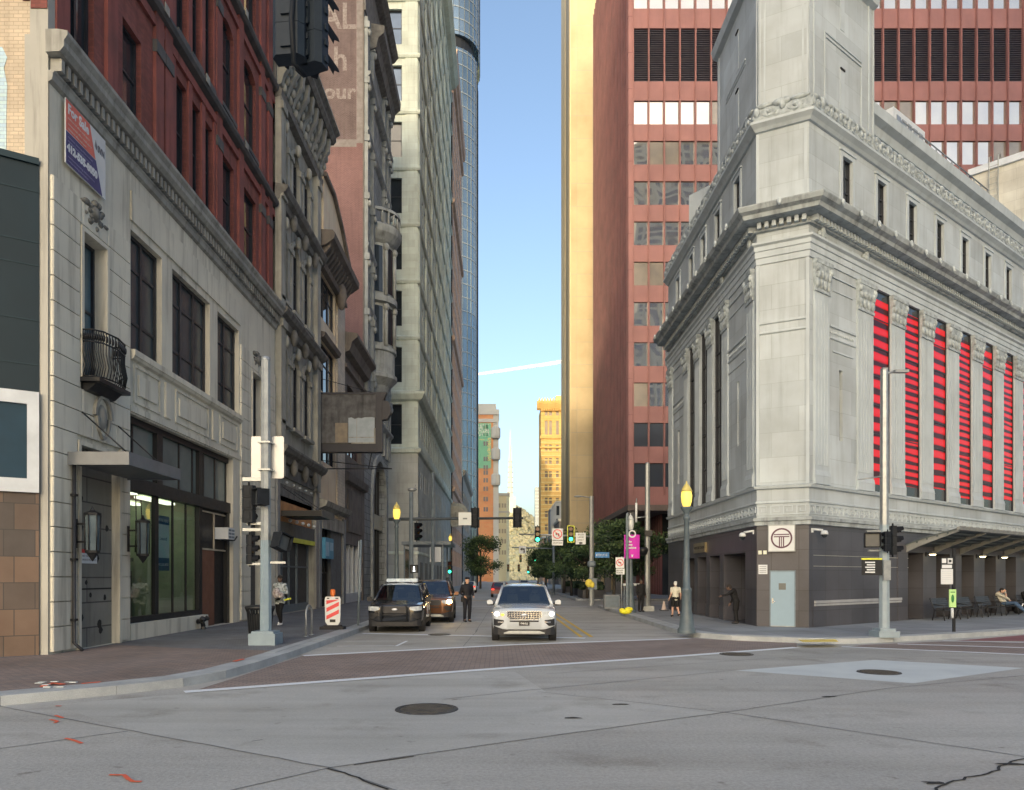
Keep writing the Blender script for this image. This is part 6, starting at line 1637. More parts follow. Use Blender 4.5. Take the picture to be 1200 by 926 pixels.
# --- suspended signal overhead
t=thing('span_wire','dark span wire carrying the overhead signal','cable',(0,8,8.9))
mb=MB(); mb.tube([(-13,8.4,9.6),(-6,8.1,9.0),(-2.14,8,8.85),(4,7.9,9.05),(14,7.6,9.9)],.03,5); mb.build('cable',m_black,t)
for xx,yy,lab in ((-13,8.4,'left'),(14,7.6,'right')):
    t=thing('wood_pole','round pole holding the span wire, outside the '+lab+' edge of the picture','pole',(xx,yy,0)); mb=MB(); mb.tube([(xx,yy,0),(xx,yy,10)],[.18,.13],10); mb.build('shaft',m_greypole,t)
t=thing('traffic_light','large dark traffic light hanging overhead at the top of the picture, seen from behind','traffic light',(-2.14,8,7.6))
for (ox,oy,yaw) in ((-.11,.0,R(174)),(.08,.14,R(158))):
    c,s=math.cos(yaw),math.sin(yaw); F=Fr(-2.14+ox,8+oy,c,s,-s,c)
    for i in range(3):
        z=8.42-i*.345
        mb=MB(F); mb.prism([(-.165,-.08),(.165,-.08),(.175,.05),(.12,.11),(-.12,.11),(-.175,.05)],z-.17,z+.17); mb.box(-.19,-.165,-.05,-.0,z+.06,z+.12); mb.box(-.19,-.165,-.05,-.0,z-.12,z-.06); mb.box(-.06,.06,.11,.135,z-.1,z+.1); mb.build('housing',M('signal_housing_navy',(.009,.014,.021),(.012,.018,.026),sc=6,rough=.55,spec=.25),t)
        mb=MB(F); vs=[];fs=[];k=14
        for j in range(k+1):
            a=R(205)-R(230)*j/k; vs+=[(.145*math.cos(a),-.08,z+.145*math.sin(a)-.0),(.15*math.cos(a),-.32 if math.sin(a)>0 else -.22,z+.15*math.sin(a)-.06)]
        for j in range(k): fs.append((2*j,2*j+2,2*j+3,2*j+1))
        mb.add(vs,fs,True); mb.build('visor',m_visor,t)
        mb=MB(F); mb.slab([(.125*math.cos(2*PI*q/16),z+.125*math.sin(2*PI*q/16)) for q in range(16)],-.10,-.082); mb.build('lens',[m_lensoff_r,m_lensoff_y,m_lensoff_g][i],t)
mb=MB(); mb.tube([(-2.14,8.0,8.85),(-2.14,8,8.58)],.035,6); mb.tube([(-2.16,7.9,8.62),(-2.2,7.86,7.9),(-2.18,7.88,7.45),(-2.1,8.02,7.42)],.028,6); mb.box(-2.35,-1.95,7.9,8.15,8.58,8.63); mb.build('hanger',m_hous,t)

# --- lamp posts
def lamp(label,loc,lit,h=4.95,banner=False):
    t=thing('street_lamp',label,'street lamp',(0,0,0))
    mb=MB(); mb.lathe([(.30,0),(.30,.12),(.24,.2),(.22,.5),(.17,.72),(.155,1.35),(.17,1.40),(.17,1.46),(.12,1.5),(.10,2.3),(.085,h-1.25),(.11,h-1.2),(.11,h-1.12),(.08,h-1.1),(.09,h-1.0),(.19,h-.86),(.20,h-.80),(0,h-.80)],n=14); mb.build('post',m_lpost,t)
    mb=MB(); mb.lathe([(.11,h-.80),(.165,h-.64),(.185,h-.44),(.16,h-.30)],n=14); mb.build('globe',m_ylamp if lit else m_globe,t)
    mb=MB(); mb.lathe([(.16,h-.30),(.19,h-.29),(.13,h-.16),(.09,h-.10),(.03,h-.02),(.02,h+.04),(0,h+.06)],n=14); mb.build('cap',M('lamp_cap_gold',(.5,.4,.12),rough=.4) if lit else m_globe,t)
    t.location=loc; return t
lamp('ornate street lamp with yellow lit globe, at the right-hand kerb corner',(6.17,24.45,.15),True)
lamp('ornate street lamp with yellow lit globe, left kerb behind the police car',(-5.0,36.2,.15),True,5.45)
lamp('ornate street lamp with unlit clear globe, carrying the magenta banner',(6.85,38.7,.15),False,5.1)
lamp('small street lamp with lit globe, far left kerb beyond the parked cars',(-5.4,82,.15),True,6.6)
# banner
t=thing('street_banner','magenta street banner with white lettering hung on the right-hand lamp post','banner',(6.85,38.65,4))
mag=M('banner_magenta',(.42,.02,.30),(.36,.018,.26),sc=2,rough=.7)
mb=MB(); vs=[];fs=[]
for i in range(7):
    x=6.48+.80*i/6; y=38.50+.03*math.sin(i*1.1)
    vs+=[(x,y,2.95),(x,y,4.18)]
for i in range(6): fs.append((2*i,2*i+2,2*i+3,2*i+1))
mb.add(vs,fs,True); mb.build('cloth',mag,t)
mb=MB(); mb.tube([(6.45,38.53,4.19),(6.85,38.6,4.19),(7.3,38.53,4.19)],.018,5); mb.tube([(6.45,38.53,2.95),(6.85,38.6,2.95),(7.3,38.53,2.95)],.018,5); mb.build('banner_rod',m_black,t)
mb=MB(); mb.ring(6.89,4.22,.13,.20,38.45,38.46,18); mb.build('ring_emblem',m_white,t)
for i,(s,w_) in enumerate((('Make',.32),('Some',.36),('Sunshine',.56))): text(s,(6.54,38.45,3.78-.16*i),(1,0,0),(0,0,1),.10,m_white,'lettering',t,w=w_,bold=.006)
mb=MB(); mb.slab([(6.85,3.02),(6.92,3.02),(6.92,3.09),(6.96,3.14),(6.82,3.14),(6.86,3.09)],38.44,38.455); mb.build('small_emblem',m_white,t)

def roundsign(F,a,z,r,t,arrow=True):
    mb=MB(F); mb.ring(a,z,r*.82,r,.012,.02,20); mb.slab([(a-.6*r,z+.5*r),(a-.5*r,z+.62*r),(a+.62*r,z-.5*r),(a+.5*r,z-.6*r)],.012,.022); mb.build('red_ring',M('sign_red',(.55,.03,.04),rough=.5),t)
    mb=MB(F); mb.slab([(a+.35*r,z-.5*r),(a+.35*r,z+.12*r),(a-.1*r,z+.12*r),(a-.1*r,z+.32*r),(a-.5*r,z-.0*r),(a-.1*r,z-.3*r),(a-.1*r,z-.1*r),(a+.12*r,z-.1*r),(a+.12*r,z-.5*r)],.005,.011); mb.build('arrow',M('sign_black',(.02,.02,.02),rough=.5),t)
# no-left-turn sign on its own post
x,y=6.30,38.2; t=thing('no_left_turn_sign','white no left turn sign on a thin post beside the magenta banner','sign',(x,y,.15))
mb=MB(); mb.tube([(x,y,.15),(x,y,3.05)],.035,6); mb.build('post',m_galv,t)
F=Fr(x-.1,y-.06,1,0,0,-1)
mb=MB(F); mb.box(-.22,.22,0,.005,2.45,3.0); mb.box(-.20,.24,0,.005,2.12,2.42); mb.build('sign_plate',m_white,t); roundsign(F,0,2.73,.19,t)
text('8AM-6PM',(x-.28,y-.07,2.28),(1,0,0),(0,0,1),.09,M('sign_black',(.02,.02,.02)),'lettering',t,w=.34); text('MON-FRI',(x-.28,y-.07,2.17),(1,0,0),(0,0,1),.08,M('sign_black',(.02,.02,.02)),'lettering',t,w=.32)
# thin dark pole behind it, tall poles
def simple_pole(label,x,y,h,r0,r1,mat,cap=True,name='pole',base=True,cat='pole'):
    t=thing(name,label,cat,(x,y,.15)); mb=MB(); oct_pole(mb,x,y,.15,h,r0,r1); mb.build('shaft',mat,t)
    mb=MB(); mb.lathe([(r1,h),(r1*1.1,h+.02),(r1*.6,h+.10),(0,h+.12)],x,y,8); mb.build('cap',mat,t)
    if base: mb=MB(); mb.box(x-r0*1.9,x+r0*1.9,y-r0*1.9,y+r0*1.9,.14,.42); mb.build('base',mat,t)
    return t
simple_pole('plain dark grey post directly behind the no left turn sign',6.62,38.4,5.2,.075,.07,m_greypole)
t=simple_pole('tall grey utility pole between the banner and the station',8.05,40.3,8.1,.16,.13,m_galv)
mb=MB(); mb.box(7.85,8.25,40.0,40.12,4.2,4.5); mb.lathe([(0,3.15),(.3,3.2),(.38,3.45),(.3,3.6),(0,3.6)],7.75,40.3,8); mb.build('cable_box',m_black,t)
t=thing('tube_luminaire','white vertical tube light on the side of the tall right-hand pole','light',(7.5,40.2,5.4)); mb=MB(); mb.tube([(7.42,40.2,4.95),(7.42,40.2,6.0)],.06,8); mb.build('tube',m_white,t); mb=MB(); mb.tube([(7.42,40.2,5.2),(8.0,40.3,5.25)],.03,5); mb.tube([(7.42,40.2,6.0),(7.44,40.2,6.25)],.03,5); mb.build('arm',m_galv,t)
t=thing('thin_post','thin post with round finial behind the magenta banner','post',(7.2,41,.15)); mb=MB(); mb.tube([(7.45,42,.15),(7.45,42,5.3)],.04,6); mb.build('shaft',m_black,t); mb=MB(); mb.ell((7.45,42,5.38),(.1,.1,.1),8,6); mb.build('finial',m_globe,t)
# --- far-side right mast arm with two green lights
x,y=5.85,47.0
t=thing('signal_mast','grey mast arm pole with two green signals on the right, across the intersection','pole',(x,y,.15))
mb=MB(); oct_pole(mb,x,y,.15,7.1,.17,.13); mb.build('shaft',m_galv,t)
mb=MB(); mb.tube([(x,y,4.55),(x-4.6,y,4.70)],[.075,.05],6); mb.tube([(x,y,7.0),(x-.7,y-.05,7.1)],.04,6); mb.build('mast_arm',m_galv,t)
mb=MB(); mb.ell((x-.85,y-.05,7.08),(.3,.12,.06),8,6); mb.build('luminaire',m_galv,t)
mb=MB(); mb.lathe([(.17,3.0),(.26,2.95),(.28,2.7),(.2,2.62)],x,y,8); mb.box(x-.25,x+.3,y-.25,y-.16,1.2,1.9); mb.build('control_box',m_greypole,t)
signal('traffic_light','left green traffic light on the right-hand mast arm',(2.42,y-.12,5.02),0,'green lights over the street',2,scale=.98)
signal('traffic_light','yellow-bordered green traffic light on the right-hand mast arm',(4.52,y-.12,5.02),0,None,2,scale=.95,yellow=True)
t=thing('no_left_turn_sign','round-marked no left turn sign hanging between the two green lights','sign',(3.75,y,4.6))
F=Fr(3.68,y-.1,1,0,0,-1); mb=MB(F); mb.box(-.35,.35,0,.01,4.32,5.05); mb.box(-.35,.35,0,.01,3.98,4.28); mb.build('sign_plate',m_white,t); roundsign(F,0,4.70,.3,t)
text('EXCEPT BUS',(3.40,y-.115,4.1),(1,0,0),(0,0,1),.09,M('sign_black',(.02,.02,.02)),'lettering',t,w=.56)
t=thing('lane_sign','white text sign at the right end of the mast arm','sign',(5.2,y,4.6)); F=Fr(5.15,y-.1,1,0,0,-1); mb=MB(F); mb.box(-.32,.32,0,.01,4.05,4.78); mb.build('sign_plate',m_white,t)
for i,s in enumerate(('BUS','LANE','ONLY')): text(s,(5.15,y-.115,4.62-.17*i),(1,0,0),(0,0,1),.10,M('sign_black',(.02,.02,.02)),'lettering',t,'CENTER',w=.36)
mb=MB(F); mb.slab([(.12*math.cos(2*PI*k/12),4.13+.06*math.sin(2*PI*k/12)) for k in range(12)],.011,.015); mb.build('dot',M('sign_black',(.02,.02,.02)),t)
t=thing('street_name_sign','blue street name sign on the right-hand mast pole','sign',(6.4,y,3.4)); F=Fr(6.5,y-.1,1,0,0,-1); mb=MB(F); mb.box(-.45,.45,0,.03,3.2,3.55); mb.build('sign_plate',M('street_sign_blue',(.04,.16,.36),rough=.45),t); text('6TH AVE',(6.12,y-.14,3.30),(1,0,0),(0,0,1),.16,m_white,'lettering',t,w=.7)
t=thing('covered_box','yellow plastic cover wrapped round a box on the right-hand mast pole','cover',(5.6,y,1.5)); mb=MB(); mb.ell((5.65,y-.3,1.6),(.24,.16,.26),10,8); mb.ell((5.85,y-.3,1.5),(.16,.14,.2),8,6); mb.build('wrap',M('yellow_plastic',(.62,.47,.07),(.5,.38,.05),sc=6,rough=.5,bump=.8,bsc=10),t)
t=thing('yellow_bag','bright yellow sandbag at the foot of the banner lamp post','bag',(6.35,37.2,.15)); mb=MB(); mb.ell((6.3,37.0,.27),(.32,.2,.14),10,7); mb.ell((6.45,36.95,.38),(.22,.16,.12),9,6); mb.ell((6.12,37.0,.33),(.15,.14,.12),8,6); mb.build('sack',M('yellow_sack',(.68,.55,.02),(.55,.44,.02),sc=6,rough=.6,bump=.8,bsc=12),t)
# second mast arm further off, and distant signals
t=thing('signal_mast','farther dark mast arm with one square sign, above the street','pole',(5.5,75,.15)); mb=MB(); mb.tube([(5.5,75,.15),(5.5,75,5.2)],.12,8); mb.build('shaft',m_greypole,t); mb=MB(); mb.tube([(5.5,75,4.85),(1.3,75,4.95)],.06,6); mb.build('mast_arm',m_greypole,t)
t=thing('arrow_sign','square white sign with black bent arrow on the farther mast arm','sign',(2.3,75,4.7)); F=Fr(2.35,74.9,1,0,0,-1); mb=MB(F); mb.box(-.36,.36,0,.02,4.35,5.1); mb.build('sign_plate',m_white,t); mb=MB(F); mb.slab([(.1,4.42),(.22,4.42),(.22,4.85),(-.02,4.85),(-.02,4.98),(-.26,4.78),(-.02,4.6),(-.02,4.73),(.1,4.73)],.021,.03); mb.build('arrow',M('sign_black',(.02,.02,.02)),t)
t=thing('signal_mast','distant mast arm with small green lights near the hill','pole',(7,118,.15)); mb=MB(); mb.tube([(7.5,118,.15),(7.5,118,8.6)],.12,6); mb.build('shaft',m_greypole,t); mb=MB(); mb.tube([(7.5,118,6.6),(2.5,118,6.7)],.06,5); mb.build('mast_arm',m_greypole,t)
for px,py,Y,lit,lab in ((627,653.5,118,2,'tiny distant green light, upper, left of the right-hand trees'),(619,667,118,2,'tiny distant green light, lower, left of the right-hand trees'),(610,654,120,None,'small distant dark signal above the white car, upper'),(595.5,665,120,None,'small distant dark signal above the white car, lower left'),(608,665,125,None,'small distant dark signal above the white car, lower right'),(527,664,70,2,'small green light behind the brown car at the left')):
    p=at(px,py,Y); signal('traffic_light',lab,(p[0],Y,p[2]+.3),0,None,lit,scale=1.15)
# --- left mast arm over the street
x,y=-5.1,43
m_arm=M('dark_mast_steel',(.045,.055,.062),(.035,.042,.048),sc=5,rough=.5)
t=thing('signal_mast','grey mast arm reaching over the street from the left, two signals seen from behind','pole',(x,y,.15))
mb=MB(); oct_pole(mb,x,y,.15,6.9,.14,.12); mb.build('shaft',m_greypole,t)
mb=MB(); mb.tube([(x-1.3,y,5.33),(x,y,5.34),(1.4,y,5.40)],[.10,.10,.07],6); mb.build('mast_arm',m_arm,t)
mb=MB(); mb.ell((x+.05,y,7.05),(.28,.12,.12),8,6); mb.tube([(x,y,6.9),(x+.3,y-.2,7.3)],.03,5); mb.build('camera_head',m_galv,t)
for xx,lab in ((-1.40,'dark back of a traffic light hanging mid-arm on the left mast'),(1.05,'dark back of a traffic light at the tip of the left mast arm')):
    o=signal('traffic_light',lab,(xx,y-.05,5.78),R(180),None,None,scale=1.06)
    mb=MB(); mb.box(-.24,.24,-.07,-.05,-.88,.2); b=mb.build('backplate',m_hous); b.parent=o
t=thing('road_sign','white square sign back hanging on the left mast arm','sign',(-1.95,y,5.4)); mb=MB(); mb.box(-2.35,-1.62,y-.1,y-.08,4.98,5.72); mb.build('sign_plate',M('dull_white_sign',(.52,.53,.52),(.46,.47,.46),sc=2,rough=.5),t); mb=MB(); mb.box(-2.1,-1.85,y-.115,y-.1,5.32,5.4); mb.build('clamp',m_greypole,t)
signal('traffic_light','dark traffic light on the pole beside the left lit lamp',(-4.75,y-.1,4.95),R(60),scale=1.0)
ped('pedestrian signal with white walking figure, behind the police car',(-4.9,y-.2,2.45),0,True)
simple_pole('tall dark light pole behind the brown car',-5.1,57,9.9,.16,.13,m_greypole)
t=thing('slim_post','slim grey parking sign post leaning on the left kerb','post',(-5.3,27.6,.15)); mb=MB(); mb.tube([(-5.36,28.2,.15),(-5.25,28.2,3.4)],.045,6); mb.build('shaft',m_greypole,t); mb=MB(); mb.box(-5.33,-5.29,28.05,28.35,2.75,3.35); mb.build('sign_plate',m_greypole,t)
# --- right hand signal pole
x,y=11.85,22.85
t=thing('signal_pole','tall pale signal pole with lamp arm, in front of the station on the right','pole',(x,y,.15))
mb=MB(); oct_pole(mb,x,y,.4,8.35,.15,.115); mb.build('shaft',m_galv,t)
mb=MB(); oct_pole(mb,x,y,.4,3.6,.157,.142); mb.build('lower_shaft',M('pole_blue_grey',(.22,.26,.28),(.19,.22,.24),sc=4,rough=.45),t)
mb=MB(); mb.box(x-.32,x+.32,y-.32,y+.32,.15,.34); mb.box(x-.24,x+.24,y-.24,y+.24,.34,.42); mb.build('base',M('pole_blue_grey',(.22,.26,.28)),t)
mb=MB(); mb.tube([(x,y,8.25),(x+.35,y,8.32)],.04,6); mb.tube([(x,y,5.10),(x-.85,y-.1,4.98)],.025,5); mb.box(x-.55,x+.3,y-.04,y+.04,3.38,3.44); mb.box(x-.5,x+.2,y-.04,y+.04,2.78,2.83); mb.build('mast_arm',m_galv,t)
mb=MB(); mb.box(x+.3,x+.72,y-.09,y+.09,8.28,8.36); mb.box(x-.08,x+.08,y-.08,y+.08,8.3,8.42); mb.build('luminaire',m_galv,t)
mb=MB(); mb.box(x-.12,x+.1,y-.2,y-.14,1.9,2.5); mb.build('control_box',m_galv,t)
ped('pedestrian signal left of the right-hand signal pole',(x-.42,y-.1,3.12),R(-20)); 
signal('traffic_light','dark traffic light on the right side of the right-hand signal pole',(x+.28,y,3.42),R(75),scale=.88)
signal('traffic_light','dark traffic light in front of the right-hand signal pole, turned away',(x-.05,y-.28,3.28),R(190),scale=.6)
t=thing('street_name_sign','black and yellow transit direction sign on the right-hand pole','sign',(x-.5,y,2.4)); F=Fr(x-.16,y-.17,-1,0,0,-1); mb=MB(F); mb.box(.0,.62,0,.02,2.05,2.52); mb.build('sign_plate',m_black,t); mb=MB(F); mb.box(.0,.63,0,.024,2.52,2.57); mb.build('yellow_strip',m_yellow,t)
mb=MB(F)
for k in range(5): mb.box(.22,.52-.05*(k%2),.021,.026,2.42-.075*k,2.46-.075*k)
mb.build('print',m_white,t)
# --- bus stop sign
x,y=15.25,24.9
t=thing('bus_stop_sign','dark bus stop post with white timetable and small green panel','bus stop sign',(x,y,.15))
mb=MB(); mb.box(x-.04,x+.04,y-.03,y+.03,.15,2.95); mb.build('post',m_black,t)
mb=MB(); mb.box(x-.46,x-.06,y-.05,y-.03,1.75,2.26); mb.build('timetable',m_white,t)
mb=MB(); mb.box(x-.46,x-.06,y-.05,y-.03,2.26,2.63); mb.build('header',M('bus_stop_black',(.03,.035,.04),rough=.5),t)
mb=MB(); 
mb.box(x-.43,x-.29,y-.056,y-.05,2.46,2.61); mb.box(x-.24,x-.08,y-.056,y-.05,2.44,2.62); mb.box(x-.43,x-.1,y-.056,y-.05,2.29,2.40)
mb.build('header_print',M('bus_stop_white',(.7,.7,.7),rough=.5),t)
mb=MB(); mb.box(x-.205,x-.115,y-.06,y-.056,2.48,2.57); mb.build('bus_pictogram',M('bus_stop_black',(.03,.035,.04)),t)
mb=MB(); 
for k in range(6): mb.box(x-.43,x-.12,y-.056,y-.05,1.82+.07*k,1.84+.07*k)
mb.build('timetable_print',M('print_grey',(.45,.45,.47),rough=.6),t)
mb=MB(); mb.box(x-.19,x+.04,y-.06,y-.035,.98,1.58); mb.build('green_panel',M('lime_panel',(.38,.72,.22),rough=.5),t)
mb=MB(); mb.ell((x-.08,y-.065,1.27),(.05,.01,.14),8,6); mb.box(x-.15,x,y-.065,y-.06,1.47,1.50); mb.build('green_panel_print',M('dark_green_print',(.03,.16,.05),rough=.5),t)
mb=MB(); mb.tube([(x-.10,y-.07,.62),(x-.10,y-.07,.95)],.045,7); mb.build('white_tube',m_white,t)
# --- barricade, bike rack, bin
x,y=-5.86,26.15
t=thing('barricade','white and red striped barricade panel with orange lamp on a black base','barricade',(x,y,.15))
F=Fr(x,y,1,0,0,-1)
mb=MB(F); mb.prism([(-.42,-.22),(.42,-.22),(.42,.22),(-.42,.22)],.155,.25); mb.box(-.3,.3,-.15,.15,.25,.30); mb.build('base',M('black_rubber',(.02,.02,.022),rough=.8),t)
mb=MB(F); mb.slab([(-.26,.42),(-.18,.30),(.18,.30),(.26,.42),(.28,1.22),(.24,1.30),(-.24,1.30),(-.28,1.22)],-.03,.03); mb.build('panel',m_white,t)
mb=MB(F)
for k in range(3):
    z=.58+.27*k; lo=lambda a:z+(a+.22)*.5
    mb.slab([(-.22,lo(-.22)-.09),(.22,min(1.19,lo(.22)-.09)),(.22,min(1.2,lo(.22)+.05)),(-.22+ (0 if k<2 else .0),min(1.2,lo(-.22)+.05))],.031,.036)
mb.build('stripe',M('barricade_red',(.62,.06,.06),rough=.5),t)
mb=MB(F); mb.box(-.10,.10,.031,.036,.40,.50); mb.box(-.2,-.12,.031,.034,1.22,1.26); mb.box(.1,.2,.031,.034,1.22,1.26); mb.build('label_plate',m_black,t)
mb=MB(F); mb.box(-.05,.05,-.04,.04,1.30,1.36); mb.lathe([(.09,1.36),(.09,1.52),(.05,1.56),(0,1.56)],0,0,10); mb.build('warning_lamp',M('orange_lamp_lens',(.62,.13,.02),rough=.3),t)
x,y=-5.95,23.3
t=thing('bike_rack','grey steel hoop bike rack on the left sidewalk','bike rack',(x,y,.15)); c=(-.55,.83) 
mb=MB(); pts=[(x-.02,y-.35,.15),(x-.02,y-.35,.85)]+[(x-.02+.0*k,y-.35+.35*(1-math.cos(R(22.5*k))),.85+.25*math.sin(R(22.5*k))) for k in range(1,8)]+[(x-.02,y+.35,.85),(x-.02,y+.35,.15)]
mb.tube(pts,.033,8); mb.build('hoop',m_galv,t)
mb=MB(); mb.lathe([(.08,.152),(.08,.17),(0,.17)],x-.02,y-.35,10); mb.lathe([(.08,.152),(.08,.17),(0,.17)],x-.02,y+.35,10); mb.build('foot_plate',m_galv,t)
x,y=-6.75,20.95
t=thing('trash_can','black slatted metal trash can behind the near left signal pole','trash can',(x,y,.15))
mb=MB(); mb.lathe([(0,.2),(.27,.2),(.33,.95)],x,y,18); mb.build('liner',m_black,t)
mb=MB()
for k in range(26):
    a=2*PI*k/26; mb.tube([(x+.27*math.cos(a),y+.27*math.sin(a),.18),(x+.345*math.cos(a),y+.345*math.sin(a),1.0),(x+.40*math.cos(a),y+.40*math.sin(a),1.14)],.018,4,sm=False)
mb.lathe([(.28,.16),(.30,.22),(.27,.22)],x,y,18); mb.build('slat',m_black,t)
mb=MB(); mb.lathe([(.36,1.08),(.41,1.12),(.41,1.17),(.24,1.20),(.22,1.14),(.36,1.08)],x,y,20); mb.build('rim',m_black,t)
# right side small things: far cone, bench rail, planter fence
t=thing('table_top','white table-like barrier rail on the right sidewalk behind the banner post','barrier',(8,40.8,1.5)); mb=MB(); mb.box(7.05,8.0,42.2,42.35,1.50,1.62); mb.build('rail',m_white,t); mb=MB(); mb.box(7.08,7.14,42.22,42.3,.15,1.5); mb.box(7.9,7.96,42.22,42.3,.15,1.5); mb.build('leg',m_greypole,t)
t=thing('utility_cabinet','grey utility cabinet behind the no left turn sign','cabinet',(6.5,42,.15)); mb=MB(); mb.box(6.1,7.0,43,43.6,.15,.95); mb.build('casing',m_walk,t); mb=MB(); mb.box(6.15,6.95,42.97,43,.25,.88); mb.build('door',m_greypole,t)
t=thing('traffic_cone','pale cone standing by the tall utility pole','cone',(9.2,41,.15)); mb=MB(); mb.lathe([(.20,.155),(.20,.19),(.14,.2),(.03,.68),(0,.68)],9.1,41,10); mb.build('cone_body',M('pale_cone',(.55,.42,.34),rough=.6),t); mb=MB(); mb.box(8.88,9.32,40.78,41.22,.151,.185); mb.build('cone_base',m_black,t)
# bus shelter far left, planter boxes far right
t=thing('bus_shelter','dark flat-roofed bus shelter on the far left sidewalk','shelter',(-6.5,60,.15))
mb=MB(); mb.box(-7.9,-3.9,60,66,4.6,4.85); mb.build('roof',m_greypole,t)
for (x,y) in ((-7.7,60.3),(-4.6,60.3),(-7.7,65.6),(-4.6,65.6)): mb=MB(); mb.box(x-.06,x+.06,y-.06,y+.06,.15,4.6); mb.build('leg',m_greypole,t)
mb=MB(); mb.box(-7.75,-7.7,60.4,65.5,.6,4.3); mb.build('glass_side',m_glass,t)
mb=MB(); mb.box(-5.6,-4.7,59.9,59.96,3.2,4.4); mb.build('sign_panel',m_white,t)
for i,(xx,yy) in enumerate(((7.6,66),(7.9,76),(8.2,88))):
    t=thing('planter','long dark planter under the right-hand street trees, %s'%('nearest','second','third')[i],'planter',(xx,yy,.15)); mb=MB(); mb.box(xx-.4,xx+1.6,yy-2,yy+2,.15,.85); mb.build('trough',m_slate,t); mb=MB()
    for k in range(60): mb.ell((xx+random.uniform(-.3,1.5),yy+random.uniform(-1.9,1.9),.9+random.random()*.5),(.25,.25,.2),6,4)
    mb.build('shrub',M('dark_shrub_green',(.03,.05,.025),(.05,.075,.03),sc=4,rough=.8),t)
# ================================================= vehicles (front faces local -y, origin on the ground at the front bumper centre)
m_tyre=M('tyre_rubber',(.015,.015,.016),rough=.85); m_rim=M('alloy_rim',(.42,.43,.45),rough=.3,metal=.8); m_steelrim=M('dark_steel_rim',(.05,.05,.055),rough=.4,metal=.6)
m_plastic=M('black_bumper_plastic',(.018,.018,.02),rough=.6)
m_seat=M('car_seat_grey',(.05,.05,.052),rough=.8); m_wind=clear_glass('windshield_glass',(.42,.48,.47),.40,.01)
m_carglass=M('car_glass',(.012,.016,.020),rough=.02,spec=1.0,coat=.6)
m_head=M('headlight_lens',(.45,.47,.48),(.3,.31,.32),sc=9,rough=.1,spec=.8,coat=1); m_headon=glow('headlight_on',(1,.96,.82),10); m_headw=glow('headlight_warm_on',(1,.66,.25),90); m_amber=glow('amber_indicator_on',(1,.45,.03),4)
m_wpaint=M('white_car_paint',(.39,.40,.41),(.375,.385,.395),sc=.5,rough=.25,spec=.5,coat=.9)
m_bpaint=M('black_car_paint',(.008,.009,.012),(.010,.011,.014),sc=.5,rough=.22,spec=.5,coat=.9)
m_brpaint=M('brown_car_paint',(.20,.085,.035),(.15,.065,.03),sc=.5,rough=.25,coat=.9,metal=.3)
YW=[(0,.55),(.02,.70),(.06,.83),(.12,.91),(.20,.955),(.32,.985),(.5,1.0)]
def yf(x):
    x=abs(x)
    if x<=.55: return .012*(x/.55)**2
    for i in range(len(YW)-1):
        if x<=YW[i+1][1]: 
            f=(x-YW[i][1])/(YW[i+1][1]-YW[i][1]); return YW[i][0]+.012*(1-f if i==0 else 0)+f*(YW[i+1][0]-YW[i][0])
    return .5
def panel(mb, x0,x1, ztop, zbot, off=.012, n=8):
    """thin panel following the curved nose between two height curves"""
    vs=[];fs=[]
    for i in range(n+1):
        x=x0+(x1-x0)*i/n; y=yf(x)
        for o in (-off,.05):
            vs+=[(x,y+o,zbot(x)),(x,y+o,ztop(x))]
    for i in range(n):
        a=4*i; b=a+4
        fs+=[(a,b,b+1,a+1),(a+2,a+3,b+3,b+2),(a,a+2,b+2,b),(a+1,b+1,b+3,a+3)]
    fs+=[(0,1,3,2),(4*n,4*n+2,4*n+3,4*n+1)]
    mb.add(vs,fs)
def lin(p): 
    def f(x):
        for i in range(len(p)-1):
            if x<=p[i+1][0]: return p[i][1]+(p[i+1][1]-p[i][1])*(x-p[i][0])/(p[i+1][0]-p[i][0])
        return p[-1][1]
    return f
